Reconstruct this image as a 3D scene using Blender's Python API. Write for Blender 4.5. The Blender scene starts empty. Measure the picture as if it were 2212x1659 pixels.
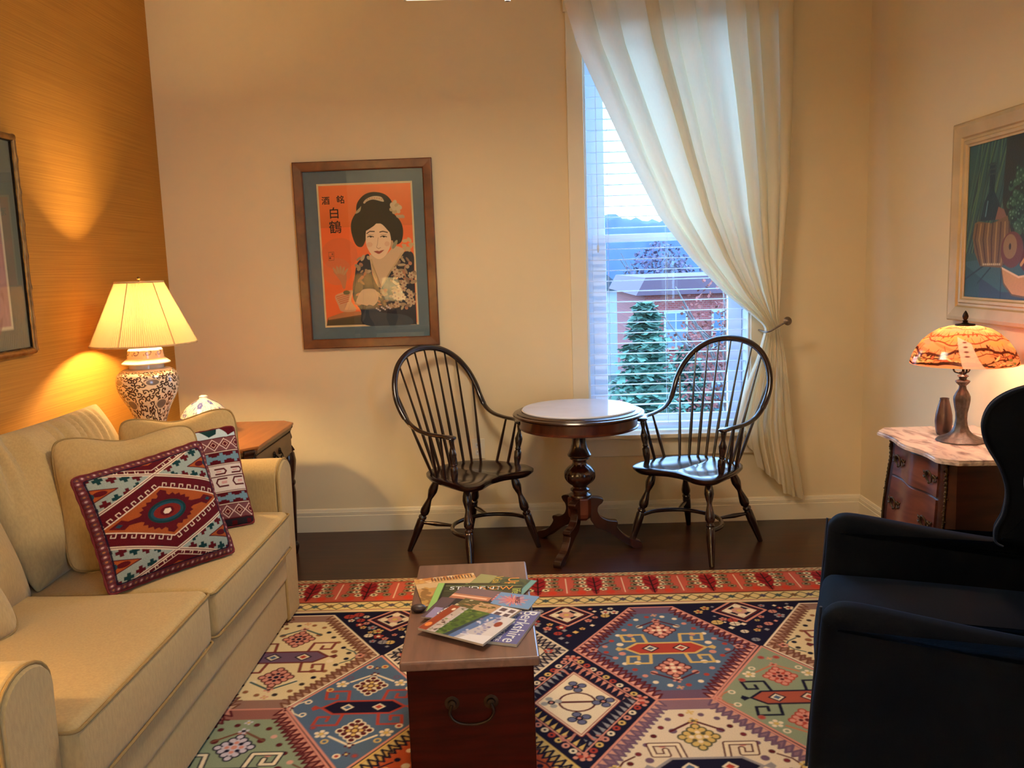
import bpy, bmesh, math, random
import numpy as np
from mathutils import Vector, Matrix

PI = math.pi
scene = bpy.context.scene
COL = scene.collection

# ------------------------------------------------------------------ camera, world, exposure
F_PX, YAW, PITCH, ROLL = 1838.5, -0.01711673, 0.137264356, -0.0325030864
CAM_H = 1.48
def cam_basis():
    cy, sy, cp, sp = math.cos(YAW), math.sin(YAW), math.cos(PITCH), math.sin(PITCH)
    f = Vector((sy * cp, cy * cp, -sp)); r = Vector((cy, -sy, 0)); u = r.cross(f)
    c, s = math.cos(ROLL), math.sin(ROLL)
    return c * r + s * u, -s * r + c * u, f
cr_, cu_, cf_ = cam_basis()
cam_data = bpy.data.cameras.new('camera')
cam = bpy.data.objects.new('camera', cam_data)
COL.objects.link(cam)
M = Matrix((cr_, cu_, -cf_)).transposed().to_4x4()
M.translation = Vector((0, 0, CAM_H))
cam.matrix_world = M
cam_data.sensor_width = 36.0
cam_data.lens = F_PX / 2212.0 * 36.0
cam_data.clip_start = 0.05
cam_data.clip_end = 400
scene.camera = cam

scene.view_settings.view_transform = 'Standard'
scene.view_settings.look = 'None'
scene.view_settings.gamma = 1.0
scene.view_settings.use_curve_mapping = False
scene.view_settings.exposure = 1.64
scene.cycles.use_denoising = True
scene.cycles.max_bounces = 8
scene.cycles.diffuse_bounces = 5
scene.cycles.glossy_bounces = 3
scene.cycles.transmission_bounces = 6
scene.cycles.transparent_max_bounces = 12
scene.cycles.caustics_reflective = False
scene.cycles.caustics_refractive = False
scene.cycles.sample_clamp_indirect = 6.0

def lin(c):
    return tuple((x / 12.92 if x <= 0.04045 else ((x + 0.055) / 1.055) ** 2.4) for x in [v / 255.0 for v in c])

world = bpy.data.worlds.new('overcast_sky'); scene.world = world
world.use_nodes = True
wn = world.node_tree.nodes; wl = world.node_tree.links
wn.clear()
w_out = wn.new('ShaderNodeOutputWorld'); w_bg = wn.new('ShaderNodeBackground')
w_ramp = wn.new('ShaderNodeValToRGB'); w_tc = wn.new('ShaderNodeTexCoord'); w_sep = wn.new('ShaderNodeSeparateXYZ')
w_bg.inputs['Strength'].default_value = 4.6
w_ramp.color_ramp.elements[0].position = 0.0; w_ramp.color_ramp.elements[0].color = (0.34, 0.62, 1.0, 1)
w_ramp.color_ramp.elements[1].position = 0.5; w_ramp.color_ramp.elements[1].color = (0.31, 0.58, 1.0, 1)
wl.new(w_tc.outputs['Generated'], w_sep.inputs[0]); wl.new(w_sep.outputs['Z'], w_ramp.inputs[0])
wl.new(w_ramp.outputs[0], w_bg.inputs['Color']); wl.new(w_bg.outputs[0], w_out.inputs['Surface'])

# room numbers
XL, XR, YB = -1.97, 1.88, 4.738
ZC = 3.15
YF = -2.6
WX0, WX1, WZ0, WZ1 = 0.348, 1.25, 0.52, 2.80      # window opening

portal = bpy.data.lights.new('window_portal', 'AREA'); portal.shape = 'RECTANGLE'
portal.size = WX1 - WX0; portal.size_y = WZ1 - WZ0
portal.cycles.is_portal = True
po = bpy.data.objects.new('window_portal', portal); COL.objects.link(po)
po.location = ((WX0 + WX1) / 2, YB + 0.19, (WZ0 + WZ1) / 2); po.rotation_euler = (-PI / 2, 0, 0)

ADDED_WIN = (-1.8, -0.6, 0.8, 2.6)     # unseen window added to bring in daylight, right wall behind the camera: y0, y1, z0, z1
p2 = bpy.data.lights.new('added_window_portal', 'AREA'); p2.shape = 'RECTANGLE'; p2.size = ADDED_WIN[3] - ADDED_WIN[2]; p2.size_y = ADDED_WIN[1] - ADDED_WIN[0]
p2.cycles.is_portal = True
po2 = bpy.data.objects.new('added_window_portal', p2); COL.objects.link(po2)
po2.location = (XR + 0.11, (ADDED_WIN[0] + ADDED_WIN[1]) / 2, (ADDED_WIN[2] + ADDED_WIN[3]) / 2); po2.rotation_euler = (0, PI / 2, 0)

def point_light(name, loc, power, color, radius, parent=None):
    l = bpy.data.lights.new(name, 'POINT'); l.energy = power; l.color = color; l.shadow_soft_size = radius
    o = bpy.data.objects.new(name, l); COL.objects.link(o); o.location = loc
    if parent: o.parent = parent
    return o
WARM = (1.0, 0.66, 0.28)
REAR_COL = (1.0, 0.87, 0.60)
LAMP_LEFT_W, LAMP_RIGHT_W, REAR_LAMP_W, NEAR_LAMP_W, CEILING_W = 44, 6, 135, 11, 9

# ------------------------------------------------------------------ helpers
def link(o, parent=None):
    COL.objects.link(o)
    if parent is not None: o.parent = parent
    return o

def mesh_obj(name, verts, faces, mat, parent=None, smooth=True, angle=40, bevel=0, seg=2, sub=0):
    me = bpy.data.meshes.new(name)
    me.from_pydata([tuple(v) for v in verts], [], faces)
    me.update()
    bm = bmesh.new(); bm.from_mesh(me); bmesh.ops.recalc_face_normals(bm, faces=bm.faces); bm.to_mesh(me); bm.free()
    return fin(name, me, mat, parent, smooth, angle, bevel, seg, sub)

def fin(name, me, mat, parent=None, smooth=True, angle=40, bevel=0, seg=2, sub=0):
    me.materials.append(mat)
    if smooth:
        me.polygons.foreach_set('use_smooth', [True] * len(me.polygons))
        if not sub: me.set_sharp_from_angle(angle=math.radians(angle))
    o = bpy.data.objects.new(name, me)
    link(o, parent)
    if bevel:
        m = o.modifiers.new('bevel', 'BEVEL'); m.width = bevel; m.segments = seg; m.limit_method = 'ANGLE'; m.angle_limit = math.radians(35)
        m.harden_normals = False
    if sub:
        m = o.modifiers.new('sub', 'SUBSURF'); m.levels = sub; m.render_levels = sub
    return o

def thing(name, label, cat, loc=(0, 0, 0), rotz=0, group=None):
    o = bpy.data.objects.new(name, None); COL.objects.link(o)
    o.location = loc; o.rotation_euler = (0, 0, rotz); o.empty_display_size = 0.1
    o['label'] = label; o['category'] = cat
    if group: o['group'] = group
    return o

def tag(o, label, cat, group=None, kind=None):
    o['label'] = label; o['category'] = cat
    if group: o['group'] = group
    if kind: o['kind'] = kind
    return o

def struct(o):
    o['kind'] = 'structure'
    return o

class MB:
    """collects shapes into one mesh"""
    def __init__(s): s.v = []; s.f = []
    def add(s, verts, faces, m=None):
        b = len(s.v)
        for p in verts:
            p = Vector(p)
            s.v.append(m @ p if m is not None else p)
        s.f += [tuple(i + b for i in f) for f in faces]
        return s
    def box(s, x0, x1, y0, y1, z0, z1, m=None):
        v = [(x0, y0, z0), (x1, y0, z0), (x1, y1, z0), (x0, y1, z0), (x0, y0, z1), (x1, y0, z1), (x1, y1, z1), (x0, y1, z1)]
        return s.add(v, [(0, 3, 2, 1), (4, 5, 6, 7), (0, 1, 5, 4), (1, 2, 6, 5), (2, 3, 7, 6), (3, 0, 4, 7)], m)
    def lathe(s, prof, cx=0, cy=0, seg=32, m=None, rfun=None, cap=True):
        """prof: (r, z) pairs"""
        b = []; n = len(prof)
        for r, z in prof:
            for k in range(seg):
                a = 2 * PI * k / seg
                rr = r if rfun is None else rfun(r, z, a)
                b.append((cx + rr * math.cos(a), cy + rr * math.sin(a), z))
        f = []
        for i in range(n - 1):
            for k in range(seg):
                k2 = (k + 1) % seg
                f.append((i * seg + k, i * seg + k2, (i + 1) * seg + k2, (i + 1) * seg + k))
        if cap:
            f.append(tuple(range(seg - 1, -1, -1))); f.append(tuple((n - 1) * seg + k for k in range(seg)))
        return s.add(b, f, m)
    def tube(s, pts, rad, seg=10, closed=False, flat=None, up=None, cap=True, m=None):
        """pts list; rad float or list; flat=(a,b) scales of the section along (side, up)"""
        P = [Vector(p) for p in pts]; n = len(P)
        R = rad if isinstance(rad, (list, tuple)) else [rad] * n
        T = []
        for i in range(n):
            a = P[(i - 1) % n] if (closed or i > 0) else P[i]
            b = P[(i + 1) % n] if (closed or i < n - 1) else P[i]
            t = (b - a)
            T.append(t.normalized() if t.length > 1e-9 else Vector((0, 0, 1)))
        ref = Vector(up) if up is not None else (Vector((0, 0, 1)) if abs(T[0].z) < 0.9 else Vector((1, 0, 0)))
        N = ref - T[0] * ref.dot(T[0]); N.normalize()
        vs = []
        for i in range(n):
            if i > 0:
                if up is not None:
                    N2 = Vector(up) - T[i] * Vector(up).dot(T[i])
                    N = N2.normalized() if N2.length > 0.15 else (N - T[i] * N.dot(T[i])).normalized()
                else:
                    N = (N - T[i] * N.dot(T[i])).normalized()
            B = T[i].cross(N)
            fa, fb = flat if flat else (1, 1)
            for k in range(seg):
                a = 2 * PI * k / seg
                vs.append(P[i] + B * (math.cos(a) * R[i] * fa) + N * (math.sin(a) * R[i] * fb))
        f = []
        for i in range(n if closed else n - 1):
            j = (i + 1) % n
            for k in range(seg):
                k2 = (k + 1) % seg
                f.append((i * seg + k, i * seg + k2, j * seg + k2, j * seg + k))
        if not closed and cap:
            f.append(tuple(range(seg - 1, -1, -1))); f.append(tuple((n - 1) * seg + k for k in range(seg)))
        return s.add(vs, f, m)
    def prism(s, poly, t, plane='xz', off=0, m=None):
        """extrude a 2D polygon by thickness t centred on off along the third axis"""
        n = len(poly); vs = []
        for d in (-t / 2, t / 2):
            for a, b in poly:
                c = off + d
                vs.append({'xz': (a, c, b), 'yz': (c, a, b), 'xy': (a, b, c)}[plane])
        f = [tuple(range(n - 1, -1, -1)), tuple(range(n, 2 * n))]
        for i in range(n):
            j = (i + 1) % n
            f.append((i, j, n + j, n + i))
        return s.add(vs, f, m)
    def sphere(s, c, r, seg=12, rings=8, sc=(1, 1, 1)):
        prof = [(max(1e-4, r * math.sin(PI * i / rings)), -r * math.cos(PI * i / rings)) for i in range(rings + 1)]
        mm = Matrix.Translation(Vector(c)) @ Matrix.Diagonal((sc[0], sc[1], sc[2], 1))
        return s.lathe(prof, seg=seg, m=mm)
    def build(s, name, mat, parent=None, **k):
        return mesh_obj(name, s.v, s.f, mat, parent, **k)

def catmull(pts, n=8, closed=False):
    P = [Vector(p) for p in pts]; out = []; N = len(P)
    rng = range(N if closed else N - 1)
    for i in rng:
        p0 = P[(i - 1) % N] if (closed or i > 0) else P[0] * 2 - P[1]
        p1 = P[i]; p2 = P[(i + 1) % N]
        p3 = P[(i + 2) % N] if (closed or i < N - 2) else P[-1] * 2 - P[-2]
        for k in range(n):
            t = k / n
            out.append(0.5 * ((2 * p1) + (p2 - p0) * t + (2 * p0 - 5 * p1 + 4 * p2 - p3) * t * t + (3 * p1 - p0 - 3 * p2 + p3) * t ** 3))
    if not closed: out.append(P[-1])
    return out

def interp(x, xs, ys):
    return float(np.interp(x, xs, ys))

def axis_matrix(a, b):
    """local z from point a to b"""
    a = Vector(a); b = Vector(b); d = (b - a).normalized()
    q = Vector((0, 0, 1)).rotation_difference(d)
    return Matrix.Translation(a) @ q.to_matrix().to_4x4()

def turned(mb, a, b, prof, seg=14):
    """prof: (t 0..1 along a->b, radius)"""
    L = (Vector(b) - Vector(a)).length
    mb.lathe([(r, t * L) for t, r in prof], seg=seg, m=axis_matrix(a, b))

# ------------------------------------------------------------------ materials
def new_mat(name):
    m = bpy.data.materials.new(name); m.use_nodes = True
    nt = m.node_tree; nt.nodes.clear()
    out = nt.nodes.new('ShaderNodeOutputMaterial')
    return m, nt, out

def pmat(name, col, rough=0.6, metal=0.0, noise=0.08, nscale=40, bump=0.0, bscale=200, spec=0.5, sheen=0, coat=0, stretch=None, col2=None, emission=None, estr=0):
    m, nt, out = new_mat(name)
    b = nt.nodes.new('ShaderNodeBsdfPrincipled')
    nt.links.new(b.outputs[0], out.inputs['Surface'])
    b.inputs['Roughness'].default_value = rough; b.inputs['Metallic'].default_value = metal
    b.inputs['Specular IOR Level'].default_value = spec
    if sheen: b.inputs['Sheen Weight'].default_value = sheen; b.inputs['Sheen Roughness'].default_value = 0.4
    if coat: b.inputs['Coat Weight'].default_value = coat; b.inputs['Coat Roughness'].default_value = 0.12
    c = lin(col)
    c2 = lin(col2) if col2 else tuple(x * (1 - noise * 2) for x in c)
    tc = nt.nodes.new('ShaderNodeTexCoord'); mp = nt.nodes.new('ShaderNodeMapping')
    if stretch: mp.inputs['Scale'].default_value = stretch
    nz = nt.nodes.new('ShaderNodeTexNoise'); nz.inputs['Scale'].default_value = nscale; nz.inputs['Detail'].default_value = 5
    mx = nt.nodes.new('ShaderNodeMix'); mx.data_type = 'RGBA'
    mx.inputs[6].default_value = (*c, 1); mx.inputs[7].default_value = (*c2, 1)
    nt.links.new(tc.outputs['Object'], mp.inputs[0]); nt.links.new(mp.outputs[0], nz.inputs[0])
    rp = nt.nodes.new('ShaderNodeMapRange'); rp.inputs[1].default_value = 0.35; rp.inputs[2].default_value = 0.65
    nt.links.new(nz.outputs[0], rp.inputs[0]); nt.links.new(rp.outputs[0], mx.inputs[0])
    nt.links.new(mx.outputs[2], b.inputs['Base Color'])
    if emission:
        b.inputs['Emission Color'].default_value = (*lin(emission), 1); b.inputs['Emission Strength'].default_value = estr
    if bump:
        n2 = nt.nodes.new('ShaderNodeTexNoise'); n2.inputs['Scale'].default_value = bscale; n2.inputs['Detail'].default_value = 3
        bp = nt.nodes.new('ShaderNodeBump'); bp.inputs['Strength'].default_value = bump; bp.inputs['Distance'].default_value = 0.003
        nt.links.new(mp.outputs[0], n2.inputs[0]); nt.links.new(n2.outputs[0], bp.inputs['Height']); nt.links.new(bp.outputs[0], b.inputs['Normal'])
    return m

def wood(name, c1, c2, rough=0.35, grain=(1, 12, 12), scale=3.0, spec=0.5, coat=0.0):
    m, nt, out = new_mat(name)
    b = nt.nodes.new('ShaderNodeBsdfPrincipled'); nt.links.new(b.outputs[0], out.inputs['Surface'])
    b.inputs['Roughness'].default_value = rough; b.inputs['Specular IOR Level'].default_value = spec
    if coat: b.inputs['Coat Weight'].default_value = coat; b.inputs['Coat Roughness'].default_value = 0.15
    tc = nt.nodes.new('ShaderNodeTexCoord'); mp = nt.nodes.new('ShaderNodeMapping'); mp.inputs['Scale'].default_value = grain
    nz = nt.nodes.new('ShaderNodeTexNoise'); nz.inputs['Scale'].default_value = scale; nz.inputs['Detail'].default_value = 8; nz.inputs['Distortion'].default_value = 0.6
    n2 = nt.nodes.new('ShaderNodeTexNoise'); n2.inputs['Scale'].default_value = 2.5
    cr = nt.nodes.new('ShaderNodeValToRGB')
    cr.color_ramp.elements[0].position = 0.3; cr.color_ramp.elements[0].color = (*lin(c2), 1)
    cr.color_ramp.elements[1].position = 0.7; cr.color_ramp.elements[1].color = (*lin(c1), 1)
    mx = nt.nodes.new('ShaderNodeMath'); mx.operation = 'MULTIPLY_ADD'; mx.inputs[1].default_value = 0.35
    nt.links.new(tc.outputs['Object'], mp.inputs[0]); nt.links.new(mp.outputs[0], nz.inputs[0]); nt.links.new(tc.outputs['Object'], n2.inputs[0])
    sb = nt.nodes.new('ShaderNodeMath'); sb.operation = 'SUBTRACT'; sb.inputs[1].default_value = 0.175
    nt.links.new(n2.outputs[0], mx.inputs[0]); nt.links.new(nz.outputs[0], sb.inputs[0]); nt.links.new(sb.outputs[0], mx.inputs[2])
    nt.links.new(mx.outputs[0], cr.inputs[0]); nt.links.new(cr.outputs[0], b.inputs['Base Color'])
    bp = nt.nodes.new('ShaderNodeBump'); bp.inputs['Strength'].default_value = 0.08; bp.inputs['Distance'].default_value = 0.002
    nt.links.new(nz.outputs[0], bp.inputs['Height']); nt.links.new(bp.outputs[0], b.inputs['Normal'])
    return m

def translucent_mat(name, col, fac=0.45, rough=1.0, attr=None, noise=0.05, nscale=60, tcol=None, stretch=(1, 1, 1)):
    m, nt, out = new_mat(name)
    d = nt.nodes.new('ShaderNodeBsdfDiffuse'); t = nt.nodes.new('ShaderNodeBsdfTranslucent'); mx = nt.nodes.new('ShaderNodeMixShader')
    mx.inputs[0].default_value = fac
    nt.links.new(d.outputs[0], mx.inputs[1]); nt.links.new(t.outputs[0], mx.inputs[2]); nt.links.new(mx.outputs[0], out.inputs['Surface'])
    if attr:
        a = nt.nodes.new('ShaderNodeAttribute'); a.attribute_name = attr
        nt.links.new(a.outputs['Color'], d.inputs['Color']); nt.links.new(a.outputs['Color'], t.inputs['Color'])
    else:
        c = lin(col)
        tc = nt.nodes.new('ShaderNodeTexCoord'); mp = nt.nodes.new('ShaderNodeMapping'); mp.inputs['Scale'].default_value = stretch
        nz = nt.nodes.new('ShaderNodeTexNoise'); nz.inputs['Scale'].default_value = nscale
        cm = nt.nodes.new('ShaderNodeMix'); cm.data_type = 'RGBA'; cm.inputs[6].default_value = (*c, 1); cm.inputs[7].default_value = (*[x * (1 - 2 * noise) for x in c], 1)
        nt.links.new(tc.outputs['Object'], mp.inputs[0]); nt.links.new(mp.outputs[0], nz.inputs[0]); nt.links.new(nz.outputs[0], cm.inputs[0])
        nt.links.new(cm.outputs[2], d.inputs['Color'])
        if tcol: t.inputs['Color'].default_value = (*lin(tcol), 1)
        else: nt.links.new(cm.outputs[2], t.inputs['Color'])
    return m

def glass_pane_mat(name, refl=1.0, tint=(1, 1, 1)):
    m, nt, out = new_mat(name)
    t = nt.nodes.new('ShaderNodeBsdfTransparent'); t.inputs[0].default_value = (*tint, 1)
    g = nt.nodes.new('ShaderNodeBsdfGlossy'); g.inputs['Roughness'].default_value = 0.0
    fr = nt.nodes.new('ShaderNodeFresnel'); fr.inputs['IOR'].default_value = 1.5
    ml = nt.nodes.new('ShaderNodeMath'); ml.operation = 'MULTIPLY'; ml.inputs[1].default_value = refl
    mx = nt.nodes.new('ShaderNodeMixShader')
    ge = nt.nodes.new('ShaderNodeNewGeometry'); iv = nt.nodes.new('ShaderNodeMath'); iv.operation = 'SUBTRACT'; iv.inputs[0].default_value = 1.0
    m2 = nt.nodes.new('ShaderNodeMath'); m2.operation = 'MULTIPLY'; m2.use_clamp = True
    nt.links.new(ge.outputs['Backfacing'], iv.inputs[1])
    nt.links.new(fr.outputs[0], ml.inputs[0]); nt.links.new(ml.outputs[0], m2.inputs[0]); nt.links.new(iv.outputs[0], m2.inputs[1]); nt.links.new(m2.outputs[0], mx.inputs[0])
    nt.links.new(t.outputs[0], mx.inputs[1]); nt.links.new(g.outputs[0], mx.inputs[2]); nt.links.new(mx.outputs[0], out.inputs['Surface'])
    return m

def attr_mat(name, rough=0.7, spec=0.3, bump=0.0, bscale=300, noise=0.15, nscale=250, sheen=0, coat=0):
    m, nt, out = new_mat(name)
    b = nt.nodes.new('ShaderNodeBsdfPrincipled'); nt.links.new(b.outputs[0], out.inputs['Surface'])
    b.inputs['Roughness'].default_value = rough; b.inputs['Specular IOR Level'].default_value = spec
    if sheen: b.inputs['Sheen Weight'].default_value = sheen
    if coat: b.inputs['Coat Weight'].default_value = coat; b.inputs['Coat Roughness'].default_value = 0.08
    a = nt.nodes.new('ShaderNodeAttribute'); a.attribute_name = 'Col'
    tc = nt.nodes.new('ShaderNodeTexCoord'); nz = nt.nodes.new('ShaderNodeTexNoise'); nz.inputs['Scale'].default_value = nscale; nz.inputs['Detail'].default_value = 3
    rp = nt.nodes.new('ShaderNodeMapRange'); rp.inputs[3].default_value = 1 - noise; rp.inputs[4].default_value = 1 + noise
    mx = nt.nodes.new('ShaderNodeVectorMath'); mx.operation = 'SCALE'
    nt.links.new(tc.outputs['Object'], nz.inputs[0]); nt.links.new(nz.outputs[0], rp.inputs[0])
    nt.links.new(a.outputs['Color'], mx.inputs[0]); nt.links.new(rp.outputs[0], mx.inputs['Scale']); nt.links.new(mx.outputs[0], b.inputs['Base Color'])
    if bump:
        n2 = nt.nodes.new('ShaderNodeTexNoise'); n2.inputs['Scale'].default_value = bscale
        bp = nt.nodes.new('ShaderNodeBump'); bp.inputs['Strength'].default_value = bump; bp.inputs['Distance'].default_value = 0.003
        nt.links.new(tc.outputs['Object'], n2.inputs[0]); nt.links.new(n2.outputs[0], bp.inputs['Height']); nt.links.new(bp.outputs[0], b.inputs['Normal'])
    return m

# ------------------------------------------------------------------ drawing surface patterns into a vertex colour grid
class Raster:
    def __init__(s, x0, x1, y0, y1, nx, ny, bg):
        s.x = np.linspace(x0, x1, nx); s.y = np.linspace(y0, y1, ny)
        s.dx = (x1 - x0) / (nx - 1); s.dy = (y1 - y0) / (ny - 1); s.aa = 0.5 * (s.dx + s.dy) / 2 * 1.2
        s.img = np.empty((ny, nx, 3), np.float32); s.img[:] = lin(bg)
    def win(s, xa, xb, ya, yb):
        i0 = max(0, int((xa - s.x[0]) / s.dx) - 1); i1 = min(len(s.x), int((xb - s.x[0]) / s.dx) + 3)
        j0 = max(0, int((ya - s.y[0]) / s.dy) - 1); j1 = min(len(s.y), int((yb - s.y[0]) / s.dy) + 3)
        if i0 >= i1 or j0 >= j1: return None
        X, Y = np.meshgrid(s.x[i0:i1], s.y[j0:j1])
        return i0, i1, j0, j1, X, Y
    def blend(s, w, sd, col, alpha=1.0):
        i0, i1, j0, j1, X, Y = w
        a = (np.clip(0.5 - sd / (2 * s.aa), 0, 1) * alpha)[..., None]
        s.img[j0:j1, i0:i1] = s.img[j0:j1, i0:i1] * (1 - a) + np.array(lin(col), np.float32) * a
    def poly(s, pts, col, alpha=1.0):
        P = np.array(pts, float)
        w = s.win(P[:, 0].min(), P[:, 0].max(), P[:, 1].min(), P[:, 1].max())
        if w is None: return
        X, Y = w[4], w[5]; ins = np.zeros(X.shape, bool); d = np.full(X.shape, 1e9)
        n = len(P)
        for i in range(n):
            x1, y1 = P[i]; x2, y2 = P[(i + 1) % n]
            if y1 != y2:
                c = ((Y >= min(y1, y2)) & (Y < max(y1, y2))) & (X < (x2 - x1) * (Y - y1) / (y2 - y1) + x1)
                ins ^= c
            ex, ey = x2 - x1, y2 - y1; L = ex * ex + ey * ey + 1e-12
            t = np.clip(((X - x1) * ex + (Y - y1) * ey) / L, 0, 1)
            d = np.minimum(d, (X - x1 - t * ex) ** 2 + (Y - y1 - t * ey) ** 2)
        d = np.sqrt(d)
        s.blend(w, np.where(ins, -d, d), col, alpha)
    def line(s, pts, wd, col, closed=False, alpha=1.0):
        P = list(pts) + ([pts[0]] if closed else [])
        A = np.array(P, float); h = wd / 2
        w = s.win(A[:, 0].min() - h, A[:, 0].max() + h, A[:, 1].min() - h, A[:, 1].max() + h)
        if w is None: return
        X, Y = w[4], w[5]; d = np.full(X.shape, 1e9)
        for i in range(len(P) - 1):
            x1, y1 = P[i]; x2, y2 = P[i + 1]; ex, ey = x2 - x1, y2 - y1; L = ex * ex + ey * ey + 1e-12
            t = np.clip(((X - x1) * ex + (Y - y1) * ey) / L, 0, 1)
            d = np.minimum(d, (X - x1 - t * ex) ** 2 + (Y - y1 - t * ey) ** 2)
        s.blend(w, np.sqrt(d) - h, col, alpha)
    def ell(s, cx, cy, rx, ry, col, rot=0, alpha=1.0):
        m = max(rx, ry); w = s.win(cx - m, cx + m, cy - m, cy + m)
        if w is None: return
        X, Y = w[4] - cx, w[5] - cy; c, sn = math.cos(rot), math.sin(rot)
        U = X * c + Y * sn; V = -X * sn + Y * c
        k = np.sqrt((U / rx) ** 2 + (V / ry) ** 2)
        s.blend(w, (k - 1) * min(rx, ry), col, alpha)
    def rect(s, xa, xb, ya, yb, col, alpha=1.0):
        s.poly([(xa, ya), (xb, ya), (xb, yb), (xa, yb)], col, alpha)

def grid_obj(name, ras, fn, mat, parent=None, smooth=True):
    """fn(X, Y) -> (vx, vy, vz) arrays"""
    ny, nx = len(ras.y), len(ras.x)
    X, Y = np.meshgrid(ras.x, ras.y)
    vx, vy, vz = fn(X, Y)
    co = np.stack([vx, vy, vz], -1).reshape(-1, 3).astype(np.float32)
    idx = np.arange(nx * ny, dtype=np.int32).reshape(ny, nx)
    q = np.stack([idx[:-1, :-1], idx[:-1, 1:], idx[1:, 1:], idx[1:, :-1]], -1).reshape(-1, 4)
    me = bpy.data.meshes.new(name)
    me.vertices.add(nx * ny); me.vertices.foreach_set('co', co.ravel())
    me.loops.add(q.size); me.loops.foreach_set('vertex_index', q.ravel())
    me.polygons.add(len(q)); me.polygons.foreach_set('loop_start', np.arange(0, q.size, 4, dtype=np.int32))
    me.update(calc_edges=True)
    ca = me.color_attributes.new('Col', 'FLOAT_COLOR', 'POINT')
    c4 = np.ones((nx * ny, 4), np.float32); c4[:, :3] = ras.img.reshape(-1, 3)
    ca.data.foreach_set('color', c4.ravel())
    me.materials.append(mat)
    if smooth: me.polygons.foreach_set('use_smooth', np.ones(len(q), bool))
    o = bpy.data.objects.new(name, me); link(o, parent)
    return o

def text_obj(name, body, size, mat, parent, loc, rot=(0, 0, 0), depth=0.0006, align='CENTER', shear=0, bold=0.0, xscale=1.0):
    cu = bpy.data.curves.new(name, 'FONT'); cu.body = body; cu.size = size; cu.extrude = depth; cu.align_x = align; cu.align_y = 'CENTER'; cu.offset = bold
    o = bpy.data.objects.new(name, cu); COL.objects.link(o)
    dg = bpy.context.evaluated_depsgraph_get()
    me = bpy.data.meshes.new_from_object(o.evaluated_get(dg))
    bpy.data.objects.remove(o)
    me.materials.clear(); me.materials.append(mat)
    t = bpy.data.objects.new(name, me); link(t, parent); t.location = loc; t.rotation_euler = rot; t.scale = (xscale, 1, 1)
    return t

# ------------------------------------------------------------------ shared materials
m_wall = pmat('cream_wall_paint', (240, 221, 182), rough=0.85, noise=0.015, nscale=3, bump=0.05, bscale=350)
m_trim = pmat('cream_trim_paint', (240, 228, 200), rough=0.45, noise=0.01, nscale=5)
m_sash = pmat('daylight_tinted_sash_paint', (232, 240, 250), rough=0.5, noise=0.01, nscale=5)  # white tinted cool, daylight glare put into the paint colour
m_ceil = pmat('ceiling_paint', (238, 230, 212), rough=0.9, noise=0.01)
m_grass = pmat('mustard_grasscloth', (196, 138, 48), rough=0.8, noise=0.09, nscale=3, stretch=(0.5, 0.5, 70), bump=0.25, bscale=3, col2=(178, 122, 38))
m_floor = wood('dark_floorboards', (66, 30, 14), (38, 16, 8), rough=0.3, grain=(1.2, 14, 10), scale=2.2, spec=0.35)
m_darkwood = wood('dark_mahogany', (62, 26, 14), (24, 9, 6), rough=0.25, grain=(10, 10, 1), scale=4, coat=0.4)
m_chairwood = wood('black_brown_chair_wood', (46, 20, 14), (14, 6, 6), rough=0.22, grain=(6, 6, 6), scale=5, coat=0.5)
m_brass = pmat('aged_brass', (150, 120, 70), rough=0.4, metal=1.0, noise=0.2, nscale=60)
m_pewter = pmat('aged_pewter_metal', (140, 122, 110), rough=0.45, metal=1.0, noise=0.15, nscale=90)
m_dark_metal = pmat('dark_bronze', (60, 46, 34), rough=0.45, metal=0.9, noise=0.2, nscale=60)
m_white = pmat('white_plastic', (240, 238, 230), rough=0.4, noise=0.01)
m_black = pmat('black_paint', (12, 11, 12), rough=0.5, noise=0.02)

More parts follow.
